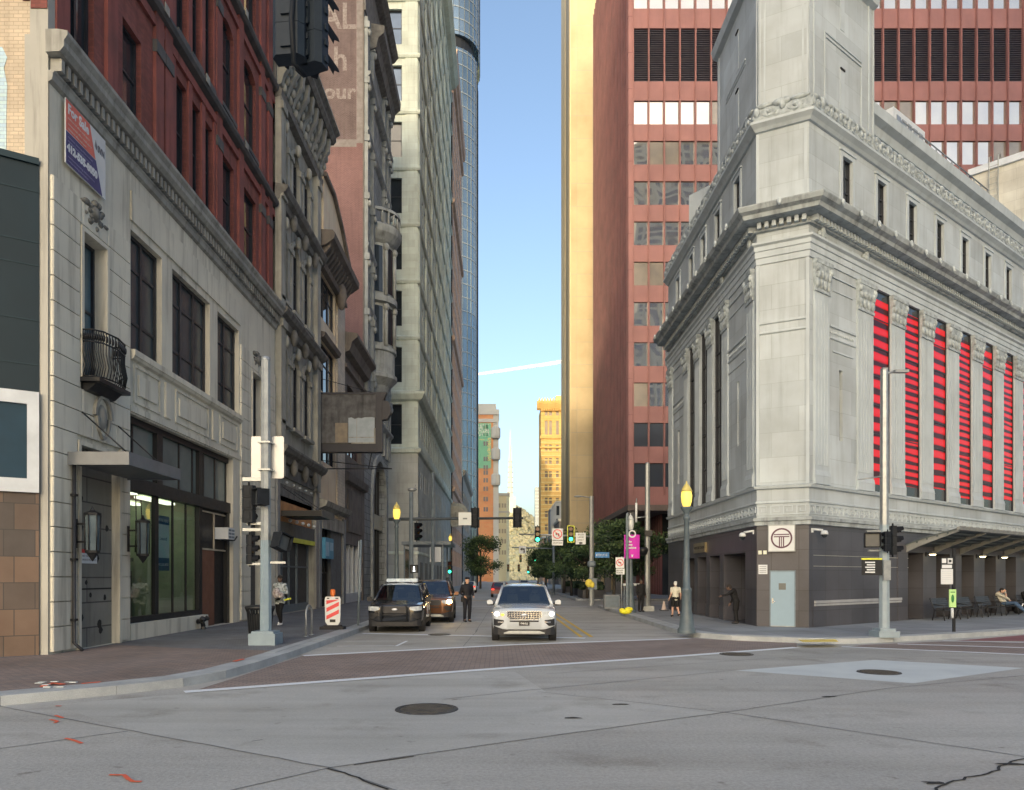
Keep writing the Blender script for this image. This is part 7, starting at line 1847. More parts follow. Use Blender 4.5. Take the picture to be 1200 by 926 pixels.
def suv(name,label,loc,paint,yaw=0,police=False,lights=None,rack=True,grille='chrome',plate=None,doors=None,roofm=None,sc=1.0):
    t=thing(name,label,'suv',(0,0,0))
    # lower body loft
    st=[(y,w,.34,.88+.10*min(1,y/.12),.98+.07*min(1,y/.15)) for y,w in YW[:-1]]+[(.5,1.0,.28,1.02,1.075),(.9,1.0,.26,1.045,1.115),(1.35,.99,.26,1.08,1.15),(2.2,.985,.26,1.11,1.15),(3.4,.985,.26,1.13,1.16),(4.5,.975,.28,1.14,1.17),(4.85,.94,.34,1.10,1.15),(4.97,.86,.40,1.02,1.08),(5.0,.74,.44,.96,1.02)]
    mb=MB(); vs=[];fs=[]
    for (y,w,zb,zs,zt) in st:
        half=[(w*.55,zb),(w*.90,zb+.02),(w*.965,zb+.12),(w*.995,.62),(w,zs-.20),(w*.985,zs-.05),(w*.93,zs+.01),(w*.72,zt-.015),(w*.35,zt),(0,zt+.006)]
        ring=half+[(-x,z) for x,z in half[-2::-1]]
        vs+=[(x,y,z) for x,z in ring]
    m=len(ring)
    for i in range(len(st)-1):
        for j in range(m): fs.append((i*m+j,i*m+(j+1)%m,(i+1)*m+(j+1)%m,(i+1)*m+j))
    fs.append(tuple(range(m))); fs.append(tuple(range((len(st)-1)*m,len(st)*m))[::-1])
    mb.add(vs,fs,True); body=mb.build('body',paint,t)
    # greenhouse
    zb,zr=1.12,1.70
    def ring(y0,y1,w0,w1,z): return [(-w0,y0,z),(w0,y0,z),(w1,y1,z),(-w1,y1,z)]
    B=dict(y0=1.22,y1=4.85,w0=.86,w1=.84); Tp=dict(y0=2.02,y1=4.55,w0=.66,w1=.66)
    mb=MB(); n=8; vs=[];fs=[]
    for i in range(n+1):
        f=-1+2*i/n
        vs+=[(B['w0']*f,1.22+.16*f*f,zb),( Tp['w0']*f,2.02+.10*f*f,zr)]
    for i in range(n): fs.append((2*i,2*i+2,2*i+3,2*i+1))
    mb.add(vs,fs,True); mb.build('windshield',m_wind,t)
    mb=MB()
    for sx in (-.38,.38):
        mb.slab([(sx-.20,1.12),(sx+.20,1.12),(sx+.17,1.40),(sx-.17,1.40)],2.75,2.86); mb.box(sx-.03,sx+.03,2.79,2.82,1.38,1.46); mb.slab([(sx-.11,1.44),(sx+.11,1.44),(sx+.10,1.58),(sx-.10,1.58)],2.76,2.84)
    mb.build('seat',m_seat,t)
    mb=MB(); mb.box(-.84,.84,1.5,1.95,1.10,1.19); mb.build('dashboard',m_plastic,t)
    mb=MB(); mb.tube([(.38+.17*math.cos(2*PI*k/14),1.98,1.26+.17*math.sin(2*PI*k/14)) for k in range(15)],.018,5); mb.build('steering_wheel',m_plastic,t)
    mb=MB(); mb.box(-.13,.13,2.02,2.05,1.52,1.60); mb.build('mirror_glass',m_plastic,t)
    for s in (-1,1):
        mb=MB(); mb.quad([(s*.865,1.40,zb),(s*.875,4.7,zb),(s*.67,4.45,zr),(s*.665,2.14,zr)]); mb.build('side_window',m_carglass,t)
    mb=MB(); mb.quad([(-.86,4.86,zb),(.86,4.86,zb),(.66,4.52,zr),(-.66,4.52,zr)]); mb.build('rear_window',m_carglass,t)
    mb=MB()   # roof
    vs=[];fs=[]
    ys=[2.0,2.15,2.6,3.4,4.2,4.55,4.68]; zz=[1.695,1.735,1.765,1.775,1.765,1.74,1.70]
    for y,z in zip(ys,zz):
        w=.70
        for f in (-1,-.9,-.6,0,.6,.9,1): vs.append((w*f,y+(.11*f*f if y<2.2 else 0),z-.05*abs(f)**3))
    for i in range(len(ys)-1):
        for j in range(6): fs.append((i*7+j,i*7+j+1,i*7+j+8,i*7+j+7))
    b0=len(vs); 
    mb.add(vs,fs,True); mb.box(-.68,.68,2.2,4.5,1.66,1.70); mb.build('roof',roofm or paint,t)
    for s in (-1,1):
        mb=MB(); mb.tube([(s*.90,1.34,1.10),(s*.70,2.13,1.695)],[.055,.045],6); mb.build('pillar',m_bpaint if police or paint is m_bpaint else paint,t)
        mb=MB(); mb.tube([(s*.885,2.75,1.12),(s*.69,2.85,1.70)],.04,5); mb.tube([(s*.885,3.75,1.12),(s*.69,3.8,1.70)],.045,5); mb.tube([(s*.88,4.75,1.12),(s*.69,4.55,1.70)],[.10,.08],6); mb.build('pillar',m_bpaint,t)
        if rack: mb=MB(); mb.tube([(s*.66,2.35,1.74),(s*.66,2.45,1.83),(s*.66,4.2,1.83),(s*.66,4.35,1.75)],.026,6); mb.build('roof_rail',m_galv if paint is m_wpaint else m_plastic,t)
        # mirror
        mb=MB(); mb.slab([(s*1.0,1.12),(s*1.17,1.11),(s*1.20,1.17),(s*1.19,1.23),(s*1.12,1.26),(s*1.02,1.24)],1.46,1.57); o=mb.build('mirror',paint if not police else m_plastic,t)
        mb=MB(); mb.tube([(s*.90,1.52,1.10),(s*1.0,1.5,1.13)],.045,6); mb.box(s*1.10-.09,s*1.10+.09,1.47,1.58,1.075,1.118); mb.build('mirror_stem',m_plastic,o)
        # sill cladding, door seams and handles
        mb=MB(); mb.box(min(s*.965,s*1.005),max(s*.965,s*1.005),1.45,3.45,.27,.42); mb.build('sill_cladding',m_plastic,t)
        if doors:
            for (y0,y1) in ((1.55,2.65),(2.68,3.55)):
                mb=MB(); vs=[(s*1.0025,y0,.44),(s*1.0025,y1,.44),(s*.999,y1,.9),(s*.965,y1,1.09),(s*.965,y0,1.07),(s*.999,y0,.88)]; mb.quad(vs); d_=mb.build('door',doors,t)
                mb=MB(); mb.box(min(s*1.0,s*1.03),max(s*1.0,s*1.03),y1-.25,y1-.05,.90,.93); mb.build('handle',m_plastic,d_)
        else:
            mb=MB()
            for y0 in (1.55,2.66,3.55): mb.box(min(s*.99,s*1.003),max(s*.99,s*1.003),y0,y0+.012,.42,1.0)
            mb.build('door_seam',m_plastic,t)
            mb=MB(); mb.box(min(s*1.0,s*1.025),max(s*1.0,s*1.025),2.35,2.55,.92,.95); mb.box(min(s*1.0,s*1.025),max(s*1.0,s*1.025),3.3,3.5,.93,.96); mb.build('door_handle',paint,t)
    # wheels
    for s in (-1,1):
        for y in (.98,3.86):
            F=Fr(0,y,0,1,s,0)
            mb=MB(F); mb.slab([(.43*math.cos(2*PI*k/22),.37+.43*math.sin(2*PI*k/22)) for k in range(22)],.80,1.004); mb.build('wheel_arch',m_plastic,t)
            def ringl(prof,mat,name,par):
                vs=[];fs=[];n=22
                for r,b in prof:
                    for k in range(n): a=2*PI*k/n; vs.append(F(r*math.cos(a),b,.37+r*math.sin(a)))
                for i in range(len(prof)-1):
                    for k in range(n): fs.append((i*n+k,i*n+(k+1)%n,(i+1)*n+(k+1)%n,(i+1)*n+k))
                q=MB(); q.add(vs,fs,True,raw=True); return q.build(name,mat,par)
            wo=thing('wheel',None,None); wo.parent=t
            ringl([(.0,.78),(.34,.78),(.37,.80),(.37,.99),(.345,1.012),(.25,1.012),(.25,.97)],m_tyre,'tyre',wo)
            q=MB(F); q.slab([(.25*math.cos(2*PI*k/20),.37+.25*math.sin(2*PI*k/20)) for k in range(20)],.93,.965)
            for k in range(5):
                a=2*PI*k/5+.3; c,s2=math.cos(a),math.sin(a); q.slab([(.05*c-.04*s2,.37+.05*s2+.04*c),(.24*c-.03*s2,.37+.24*s2+.03*c),(.24*c+.03*s2,.37+.24*s2-.03*c),(.05*c+.04*s2,.37+.05*s2-.04*c)],.965,.995)
            q.build('rim',m_steelrim if police else m_rim,wo)
    # face
    lower=m_plastic
    mb=MB(); panel(mb,-.93,.93,lin([(-.93,.50),(-.62,.40),(.62,.40),(.93,.50)]),lambda x:.24,.02,14); mb.build('lower_bumper',lower,t)
    mb=MB(); panel(mb,-.62,.62,lin([(-.62,.30),(-.45,.36),(.45,.36),(.62,.30)]),lambda x:.27,.035,8); mb.build('skid_plate',m_galv if not police else m_plastic,t)
    gz0,gz1=.72,.935
    mb=MB(); panel(mb,-.52,.52,lin([(-.52,gz1-.01),(-.40,gz1+.01),(.40,gz1+.01),(.52,gz1-.01)]),lin([(-.52,gz0+.07),(-.44,gz0),(.44,gz0),(.52,gz0+.07)]),.016,10); g_=mb.build('grille',M('grille_dark',(.02,.022,.03),rough=.4),t)
    mb=MB()
    if grille=='chrome':
        for k in range(3):
            z=gz0+.045+.06*k; panel(mb,-.48,.48,lambda x,z=z:z+.016,lambda x,z=z:z,.026,8)
        for k in range(12):
            x=-.46+.92*k/11; panel(mb,x-.008,x+.008,lambda x:gz1-.015,lambda x:gz0+.02,.024,1)
        panel(mb,-.53,.53,lambda x:gz1+.02,lambda x:gz1+.0,.03,10); panel(mb,-.46,.46,lambda x:gz0+.005,lambda x:gz0-.02,.03,8)
        for s in (-1,1): panel(mb,*sorted((s*.50,s*.53)),lambda x:gz1,lambda x:gz0+.05,.03,2)
    else:
        for k in range(5): panel(mb,-.46,.46,lambda x,k=k:gz0+.03+.04*k+.006,lambda x,k=k:gz0+.03+.04*k-.004,.022,6)
    mb.build('grille_bar',m_chrome if grille=='chrome' else m_plastic,g_)
    mb=MB(); mb.ell((0,-.02,(gz0+gz1)/2+.01),(.105,.02,.045),14,6); mb.build('badge',M('badge_blue_silver',(.5,.53,.6),rough=.3,metal=.5),g_)
    mb=MB(); panel(mb,-.44,.44,lambda x:.67,lambda x:.63,.018,8); mb.build('lower_intake',m_plastic,t)
    for s in (-1,1):
        zt_=lin([(.54,.93),(.95,.955)]); zb_=lin([(.54,.83),(.7,.78),(.95,.80)])
        mb=MB(); 
        ff=lambda f:(lambda x:f(abs(x)))
        panel(mb,*sorted((s*.55,s*.955)),ff(zt_),ff(zb_),.014,6); h_=mb.build('headlight',m_head,t)
        if lights:
            q=MB(); cxx=s*(.80 if lights!='left' else .80)
            if lights=='both' or (lights=='one' and s>0):
                q.ell((s*.83,yf(.83)-.02,.87),(.085,.03,.06) if lights=='both' else (.12,.035,.085),12,8); q.build('lit_lamp',m_headon if lights=='both' else m_headw,h_)
            if lights=='both' and s<0:
                q=MB(); q.ell((s*.66,yf(.66)-.02,.845),(.05,.02,.035),10,6); q.build('indicator',m_amber,h_)
        mb=MB(); panel(mb,*sorted((s*.62,s*.93)),ff(lin([(.62,.68),(.93,.72)])),ff(lin([(.62,.62),(.75,.50),(.93,.52)])),.012,5); f_=mb.build('fog_recess',m_plastic,t)
        mb=MB(); panel(mb,*sorted((s*.62,s*.80)),ff(lin([(.62,.635),(.80,.645)])),ff(lin([(.62,.605),(.80,.60)])),.022,4); mb.build('fog_trim',m_chrome if grille=='chrome' else m_plastic,f_)
    if plate:
        mb=MB(); mb.box(-.16,.16,-.05,-.02,.52,.65); pl=mb.build('number_plate',M('plate_black',(.02,.02,.022),rough=.4),t)
        text(plate,(0,-.052,.56),(1,0,0),(0,0,1),.055,m_white,'lettering',pl,'CENTER',.002,w=.2)
    if police:
        mb=MB(); mb.box(-.6,.6,2.55,2.85,1.80,1.93); mb.build('light_bar',M('light_bar_clear',(.5,.55,.6),(.3,.35,.42),sc=8,rough=.2),t)
        mb=MB(); mb.box(-.5,-.2,2.6,2.8,1.77,1.80); mb.box(.2,.5,2.6,2.8,1.77,1.80); mb.build('light_bar_foot',m_plastic,t)
        mb=MB(); mb.tube([(-.45,-.10,.42),(-.45,-.12,.92),(-.40,-.12,.98)],.03,6); mb.tube([(.45,-.10,.42),(.45,-.12,.92),(.40,-.12,.98)],.03,6); mb.tube([(-.45,-.12,.62),(.45,-.12,.62)],.03,6); mb.build('push_bar',m_black,t)
    t.location=loc; t.rotation_euler=(0,0,yaw); t.scale=(sc,)*3
    return t
suv('white_suv','white suv with headlights on, driving toward the viewer in the middle lane',(.76,22.55,0),m_wpaint,R(-1.5),lights='both',plate='065J')
suv('police_suv','black and white police suv with roof light bar, parked at the left kerb',(-3.72,26.4,0),m_bpaint,R(1.5),police=True,grille='black',rack=False,doors=m_wpaint,roofm=m_wpaint)
suv('brown_suv','dark brown suv with one bright headlight, parked behind the police car',(-3.05,32.0,0),m_brpaint,R(2),grille='black',lights='one',sc=1.06)
# small distant cars, seen from behind
m_tail=glow('tail_light',(1,.05,.03),1.2)
def sedan(label,loc,paint,tail=True,yaw=0):
    t=thing('distant_car',label,'car',(0,0,0))
    prof=[(0,.35),(0,.75),(.25,.95),(.8,1.0),(1.3,1.42),(2.6,1.45),(3.3,1.0),(4.3,.88),(4.5,.6),(4.5,.35)]
    mb=MB(); n=len(prof); vs=[]; fs=[]
    for x,s in ((-.9,.97),(-.78,1),(.78,1),(.9,.97)): vs+=[(x*(1 if z<1.01 else .82),y,z*s if z>.5 else z) for y,z in prof]
    for i in range(3):
        for j in range(n): fs.append((i*n+j,i*n+(j+1)%n,(i+1)*n+(j+1)%n,(i+1)*n+j))
    fs+=[tuple(range(n))[::-1],tuple(range(3*n,4*n))]; mb.add(vs,fs); mb.build('body',paint,t)
    mb=MB(); mb.quad([(-.62,.83,1.03),(.62,.83,1.03),(.58,1.24,1.38),(-.58,1.24,1.38)]); mb.build('rear_window',m_carglass,t)
    for s in (-1,1):
        mb=MB(); mb.box(s*.72-.14,s*.72+.14,-.03,.02,.70,.86); mb.build('tail_light',m_tail,t)
        for y in (.9,3.6):
            F=Fr(0,y,0,1,s,0); mb=MB(F); mb.slab([(.33*math.cos(2*PI*k/14),.33+.33*math.sin(2*PI*k/14)) for k in range(14)],.70,.92); mb.build('wheel',m_tyre,t)
    t.location=loc; t.rotation_euler=(0,0,yaw)
sedan('dark red car far down the street, seen from behind, left of the white suv',(.1,72,0),M('dark_red_paint',(.12,.012,.014),rough=.3,coat=.8))
sedan('grey car far down the street on the right-hand lane',(4.4,130,0),M('grey_paint',(.2,.2,.21),rough=.3,coat=.8))
sedan('pale car parked far down the left kerb',(-3.8,92,0),M('pale_paint',(.5,.5,.5),rough=.3,coat=.8))
# ================================================= people
m_skin=M('skin_tone',(.42,.25,.18),(.38,.22,.16),sc=6,rough=.6); m_skin2=M('skin_dark_tone',(.12,.07,.05),rough=.6)
m_hairw=M('white_hair',(.55,.54,.50),rough=.8); m_hairb=M('dark_hair',(.02,.016,.014),rough=.8)
m_navy=M('navy_uniform',(.006,.007,.011),(.008,.009,.014),sc=6,rough=.8); m_blk=M('black_cloth',(.006,.006,.007),(.009,.009,.010),sc=5,rough=.85)
m_cream_s=M('cream_shirt',(.44,.41,.33),(.39,.36,.29),sc=4,rough=.85); m_pat=M('patterned_jacket',(.55,.57,.55),(.03,.045,.04),sc=11,rough=.8)
m_jean=M('blue_jeans',(.05,.085,.14),(.04,.065,.11),sc=6,rough=.85); m_shoe=M('dark_shoe',(.02,.02,.02),rough=.6); m_shoew=M('white_shoe',(.6,.6,.6),rough=.6)
m_eye=M('eye_dark',(.02,.015,.012),rough=.3); m_khaki=M('khaki_shirt',(.40,.37,.30),(.34,.31,.25),sc=4,rough=.85)
def limb(mb,pts,rs,n=10):
    mb.tube(pts,rs,n); 
    for p,r in zip(pts,rs): mb.ell(p,(r,r,r),n,7)
def person(label,J,loc,yaw=0,scale=1.0,top=None,bottom=None,shoe=None,skin=None,hair=None,short=False,sleeve='long',coat=0,hat=None,belt=False,group=None):
    """J: joints in a local frame facing -y: pelvis, chest, neck, head, and per side shoulder, elbow, wrist, hip, knee, ankle"""
    t=thing('person',label,'person',(0,0,0),group)
    V=lambda k:Vector(J[k])
    sk=skin or m_skin
    def lerp(a,b,f): return tuple(Vector(a).lerp(Vector(b),f))
    b=MB(IDF)
    pel,ch,nk,hd=J['pelvis'],J['chest'],J['neck'],J['head']
    fw=Vector(J.get('face',(0,-1,0))).normalized(); up=Vector((0,0,1)) if 'hup' not in J else Vector(J['hup']).normalized(); rt=fw.cross(up).normalized()
    def trunk(mb,k=1.0):
        mb.ell(pel,(.165*k,.125*k,.14*k),14,10); mb.ell(lerp(pel,ch,.45),(.15*k,.11*k,.17*k),14,10); mb.ell(ch,(.18*k,.125*k,.2*k),14,10)
        for s in 'LR': mb.ell(lerp(ch,J['sh'+s],.72),(.10*k,.085*k,.085*k),10,8)
        limb(mb,[pel,lerp(pel,ch,.5),ch],[.13*k,.12*k,.135*k],12)
    trunk(b)
    limb(b,[lerp(ch,nk,.6),nk,lerp(nk,hd,.5)],[.075,.058,.055])
    H=Vector(hd)
    b.ell(tuple(H+up*.01),(.078,.095,.115),16,12); b.ell(tuple(H-up*.055+fw*.025),(.058,.065,.065),12,8)
    b.ell(tuple(H+fw*.10-up*.012),(.014,.020,.026),8,6)                     # nose
    b.ell(tuple(H+fw*.083-up*.062),(.028,.012,.012),8,5)                    # mouth
    for s in (-1,1): b.ell(tuple(H+rt*.08*s),(.014,.022,.032),8,6)          # ears
    for s in 'LR':
        limb(b,[J['sh'+s],lerp(J['sh'+s],J['el'+s],.5),J['el'+s],lerp(J['el'+s],J['wr'+s],.35),J['wr'+s]],[.06,.05,.042,.043,.028])
        limb(b,[J['hip'+s],lerp(J['hip'+s],J['kn'+s],.5),J['kn'+s],lerp(J['kn'+s],J['an'+s],.3),J['an'+s]],[.088,.075,.056,.058,.038])
        w=V('wr'+s); d=(w-V('el'+s)).normalized(); side=d.cross(fw); side=side.normalized() if side.length>.05 else rt
        thumb=(fw*.6+d*.5).normalized()
        b.ell(tuple(w+d*.05),(.032,.034,.048),10,7)
        for i,l in enumerate((.075,.088,.082,.062)):
            o=side*(i-1.5)*.0 + fw*(.027-.018*i); k0=w+d*.075+o; k1=k0+d*l*.55+side*.006; k2=k1+d*l*.4-rt*0+fw*.004
            limb(b,[tuple(k0),tuple(k1),tuple(k2)],[.0105,.0100,.0085],6)
        k0=w+d*.03+fw*.028; limb(b,[tuple(k0),tuple(k0+thumb*.035),tuple(k0+thumb*.06+d*.01)],[.012,.011,.009],6)
        a=V('an'+s); ft=Vector(J.get('foot'+s,(0,-1,0))).normalized()
        limb(b,[tuple(a),tuple(a+ft*.09+Vector((0,0,-.045))),tuple(a+ft*.165+Vector((0,0,-.055)))],[.04,.037,.028])
        b.ell(tuple(a-ft*.035+Vector((0,0,-.045))),(.036,.036,.036),8,6)
    body=blob(b,'body',sk,t,.011,3)
    for s in (-1,1):
        e=MB(); e.ell(tuple(H+fw*.088+rt*.03*s+up*.015),(.011,.008,.008),8,6); e.build('eye',m_eye,t)
    if hair:
        h=MB(); h.ell(tuple(H+up*.03-fw*.012),(.086,.103,.108),16,12); h.ell(tuple(H-fw*.05-up*.02),(.07,.06,.08),12,8); h.build('hair',hair,t)
    if hat:
        h=MB(); h.ell(tuple(H+up*.085),(.10,.12,.055),14,8); h.build('cap',hat,t)
    c=MB(); trunk(c,1.13)                                                    # upper garment
    for s in 'LR':
        e=lerp(J['sh'+s],J['el'+s],.62)
        if sleeve=='long': limb(c,[J['sh'+s],J['el'+s],lerp(J['el'+s],J['wr'+s],.93)],[.074,.058,.042])
        else: limb(c,[J['sh'+s],e],[.074,.064])
        if coat: limb(c,[J['hip'+s],lerp(J['hip'+s],J['kn'+s],coat)],[.125,.115])
    limb(c,[lerp(ch,nk,.2),lerp(ch,nk,.75)],[.10,.072])
    blob(c,'jacket' if sleeve=='long' else 'shirt',top,t,.014,5)
    c=MB(); c.ell(pel,(.19,.15,.13),14,10)
    for s in 'LR':
        if short: limb(c,[J['hip'+s],lerp(J['hip'+s],J['kn'+s],.78)],[.112,.105])
        else: limb(c,[J['hip'+s],lerp(J['hip'+s],J['kn'+s],.5),J['kn'+s],lerp(J['kn'+s],J['an'+s],.5),lerp(J['kn'+s],J['an'+s],.95)],[.105,.092,.075,.068,.060])
    blob(c,'trousers' if not short else 'shorts',bottom,t,.014,4)
    for s in 'LR':
        a=V('an'+s); ft=Vector(J.get('foot'+s,(0,-1,0))).normalized()
        c=MB(); limb(c,[tuple(a-ft*.02+Vector((0,0,-.03))),tuple(a+ft*.09+Vector((0,0,-.05))),tuple(a+ft*.17+Vector((0,0,-.055)))],[.052,.044,.036]); blob(c,'shoe',shoe or m_shoe,t,.012,2)
    if belt:
        c=MB(); c.lathe([(.185,pel[2]+.02),(.19,pel[2]+.07),(.178,pel[2]+.10)],pel[0],pel[1],16,sy=.78); c.box(pel[0]-.24,pel[0]-.17,pel[1]-.05,pel[1]+.05,pel[2]-.16,pel[2]+.06); c.build('duty_belt',m_shoe,t)
    t.location=loc; t.rotation_euler=(0,0,yaw); t.scale=(scale,)*3
    return t
def stand(**k):
    J=dict(pelvis=(0,0,.95),chest=(0,-.005,1.30),neck=(0,0,1.49),head=(0,-.02,1.64),
      shL=(.19,0,1.42),elL=(.24,.03,1.13),wrL=(.25,-.05,.88),shR=(-.19,0,1.42),elR=(-.24,.03,1.13),wrR=(-.25,-.05,.88),
      hipL=(.095,0,.92),knL=(.10,-.02,.50),anL=(.10,.03,.09),hipR=(-.095,0,.92),knR=(-.10,-.02,.50),anR=(-.10,.03,.09))
    J.update(k); return J
person('police officer in dark navy uniform standing by the brown suv door',stand(elL=(.25,.06,1.14),wrL=(.20,-.17,1.02),elR=(-.27,.08,1.15),wrR=(-.18,-.14,1.02)),(-1.42,32.9,0),R(25),1.12,m_navy,m_navy,m_shoe,m_skin,None,hat=m_navy,belt=True)
person('pedestrian in patterned jacket walking on the left sidewalk, carrying a bundle',stand(elL=(.26,.02,1.15),wrL=(.10,-.26,1.12),elR=(-.26,.02,1.15),wrR=(-.08,-.26,1.10),knL=(.10,-.16,.53),anL=(.10,-.12,.10),knR=(-.10,.02,.50),anR=(-.09,.20,.13)),(-8.35,28.3,.15),R(-15),1.08,m_pat,m_blk,m_shoew,m_skin2,m_hairb,coat=.25)
t=thing('bundle','pale bundle held by the pedestrian in the patterned jacket','bundle',(-8.3,27.95,1.3)); mb=MB(); mb.ell((-8.38,27.93,1.38),(.16,.13,.2),10,8); mb.ell((-8.22,27.95,1.3),(.12,.1,.12),8,6); mb.build('cloth_bundle',M('pale_print_cloth',(.5,.45,.42),(.15,.10,.10),sc=14,rough=.9),t); mb=MB(); mb.tube([(-8.1,27.95,1.12),(-7.85,28.0,1.18)],.04,6); mb.build('yellow_strap',m_yellow,t)
person('man in cream shirt and dark shorts walking away on the right sidewalk',stand(face=(0,-1,0),knL=(.10,-.12,.52),anL=(.09,-.20,.11),knR=(-.10,-.02,.50),anR=(-.09,.26,.17),elL=(.25,.08,1.14),wrL=(.29,-.06,.93),elR=(-.26,.0,1.14),wrR=(-.30,-.14,.95)),(8.05,33.9,.15),PI+R(6),.93,m_cream_s,m_blk,m_shoe,m_skin,m_hairw,short=True,sleeve='short')
person('bent figure in long black coat reaching toward the station entrance piers',stand(pelvis=(0,.0,.93),chest=(.0,-.10,1.25),neck=(.0,-.20,1.40),head=(0,-.29,1.50),shL=(.19,-.12,1.36),shR=(-.19,-.12,1.36),elL=(.38,-.30,1.22),wrL=(.52,-.50,1.16),elR=(-.24,-.14,1.08),wrR=(-.2,-.25,.85)),(9.35,29.3,.15),R(-115),.95,m_blk,m_blk,m_shoe,m_skin2,m_hairb,coat=.75)
person('dark-clothed person standing behind the banner lamp post',stand(),(7.5,39.3,.15),R(20),.98,m_blk,m_blk,m_shoe,m_skin2,m_hairb,coat=.3)
def sit(recl=.0,**k):
    J=dict(pelvis=(0,.0,.10),chest=(0,.06+recl*.15,.44),neck=(0,.05+recl*.16,.62),head=(0,.02+recl*.16,.76),
      shL=(.19,.06+recl*.15,.56),elL=(.25,-.05,.30),wrL=(.13,-.24,.24),shR=(-.19,.06+recl*.15,.56),elR=(-.25,-.05,.30),wrR=(-.13,-.24,.24),
      hipL=(.09,-.02,.09),knL=(.12,-.45,.11),anL=(.12,-.52,-.33),hipR=(-.09,-.02,.09),knR=(-.12,-.45,.11),anR=(-.12,-.52,-.33))
    J.update(k); return J
fw_=bw_
person('man in pale khaki shirt and jeans slouched on a bench, head resting on his hand',sit(1.2,elR=(-.22,-.18,.36),wrR=(-.06,-.06,.66),elL=(.24,-.1,.3),wrL=(.08,-.2,.25),head=(-.02,.08,.72),knL=(.12,-.46,.12),anL=(.14,-.86,-.28),knR=(-.1,-.46,.13),anR=(-.06,-.90,-.27)),FRt(16.0,.92,.15+.46),bw_,1.0,m_khaki,m_jean,m_shoe,m_skin,m_hairb)
person('person in black hooded clothing seated on the bench at the right edge',sit(.3,head=(0,-.06,.74),neck=(0,.0,.60)),FRt(19.1,.92,.15+.46),bw_+R(-18),1.0,m_blk,m_blk,m_shoew,m_skin2,m_hairb)
t=thing('duffel_bag','dark duffel bag with pale stripes on the bench between the two seated people','bag',FRt(17.6,1.0,.15)); mb=MB(); mb.ell((0,0,.28),(.48,.24,.28),14,9); mb.build('sack',m_blk,t); mb=MB(); mb.tube([(-.3,-.22,.3),(-.2,-.25,.5),(.2,-.25,.5),(.3,-.22,.3)],.03,6); mb.box(-.35,.35,-.262,-.24,.24,.28); mb.build('strap',m_white,t); t.rotation_euler=(0,0,bw_)
for o in t.children: 
    L=Vector(FRt(17.6,1.0,.15))
    for v in o.data.vertices: v.co+=L
# ================================================= street trees
m_bark=M('tree_bark',(.06,.05,.04),(.04,.034,.028),sc=8,rough=.9,bump=.5)
m_lf=[M('leaf_dark_green',(.026,.050,.026),(.018,.036,.02),sc=.8,rough=.7),M('leaf_mid_green',(.045,.080,.030),(.035,.06,.025),sc=.8,rough=.7),M('leaf_light_green',(.085,.125,.045),(.06,.095,.035),sc=.8,rough=.7)]
def tree_proto(name,label,seed,h,rw,n,ls,trunk=2.3):
    rng=random.Random(seed); nr=np.random.RandomState(seed)
    t=thing(name,label,'tree',(0,0,0),'street trees')
    mb=MB(); top=h*.72; mb.tube([(0,0,0),(.05,.03,trunk*.5),(.0,.05,trunk),(.1,0,top)],[.16,.13,.11,.04],8)
    cl=[]
    for k in range(24):
        a=rng.uniform(0,2*PI); zz=rng.uniform(trunk-.1,h-.5); f=1-((zz-(trunk+h)/2)/((h-trunk)/1.75))**2
        r=rw*math.sqrt(max(.1,f))*rng.uniform(.3,1.12); c=(r*math.cos(a),r*math.sin(a),zz); cl.append((c,rng.uniform(.45,1.05)*rw*.46))
        s=(.02,.02,min(zz-.5,trunk+rng.uniform(-.2,1.2))); mb.tube([s,((s[0]+c[0])*.5,(s[1]+c[1])*.5,(s[2]+c[2])*.5+.25),c],[.05,.035,.012],5)
    mb.build('trunk',m_bark,t)
    vs=[];fs=[];mi=[]
    for i in range(n):
        c,r=cl[rng.randrange(len(cl))]
        d=nr.normal(size=3); d/=np.linalg.norm(d)+1e-9; rad=r*(.25+.85*nr.rand())
        p=np.array(c)+d*rad*np.array([1.15,1.15,.85])
        u=nr.normal(size=3); u/=np.linalg.norm(u); v=np.cross(u,nr.normal(size=3)); v/=np.linalg.norm(v)+1e-9
        L=ls*(.6+.8*nr.rand()); W=L*.55; b=len(vs)
        vs+= [tuple(p-u*L*.5),tuple(p+v*W*.5),tuple(p+u*L*.5),tuple(p-v*W*.5)]; fs.append((b,b+1,b+2,b+3))
        hh=d[2]*.6+nr.rand()*.9; mi.append(2 if hh>.75 else (1 if hh>.35 else 0))
    me=bpy.data.meshes.new('crown'); me.from_pydata(vs,[],fs)
    for m_ in m_lf: me.materials.append(m_)
    me.polygons.foreach_set('material_index',mi); o=bpy.data.objects.new('crown',me); COL.objects.link(o); o.parent=t
    return t
pr=[tree_proto('street_tree','',1,6.4,2.1,5200,.24),tree_proto('street_tree','',2,7.0,2.5,6200,.25),tree_proto('street_tree','',3,5.6,1.8,4500,.23)]
spots=[(8.7,56.5,1,1.0,'leafy street tree behind the tall utility pole, next to the station'),(7.6,64,0,1.05,'dark street tree behind the magenta banner'),(7.0,72,1,1.0,'dark street tree beyond the right-hand mast pole, nearest the kerb'),
 (7.3,84,2,1.25,'dark street tree under the yellow-bordered green light'),(7.2,98,1,1.0,'street tree under the right-hand no left turn sign'),(7.2,116,0,1.2,'distant street tree left of the row on the right'),(7.3,140,1,1.1,'smallest distant street tree at the far end of the right row'),
 (-3.0,118,1,1.35,'round dark street tree on the left below the mural tower'),(-4.4,150,2,1.2,'distant street tree on the left beyond the round one'),(11.5,60.5,2,1.15,'leafy street tree at the left edge of the station building')]
used=set()
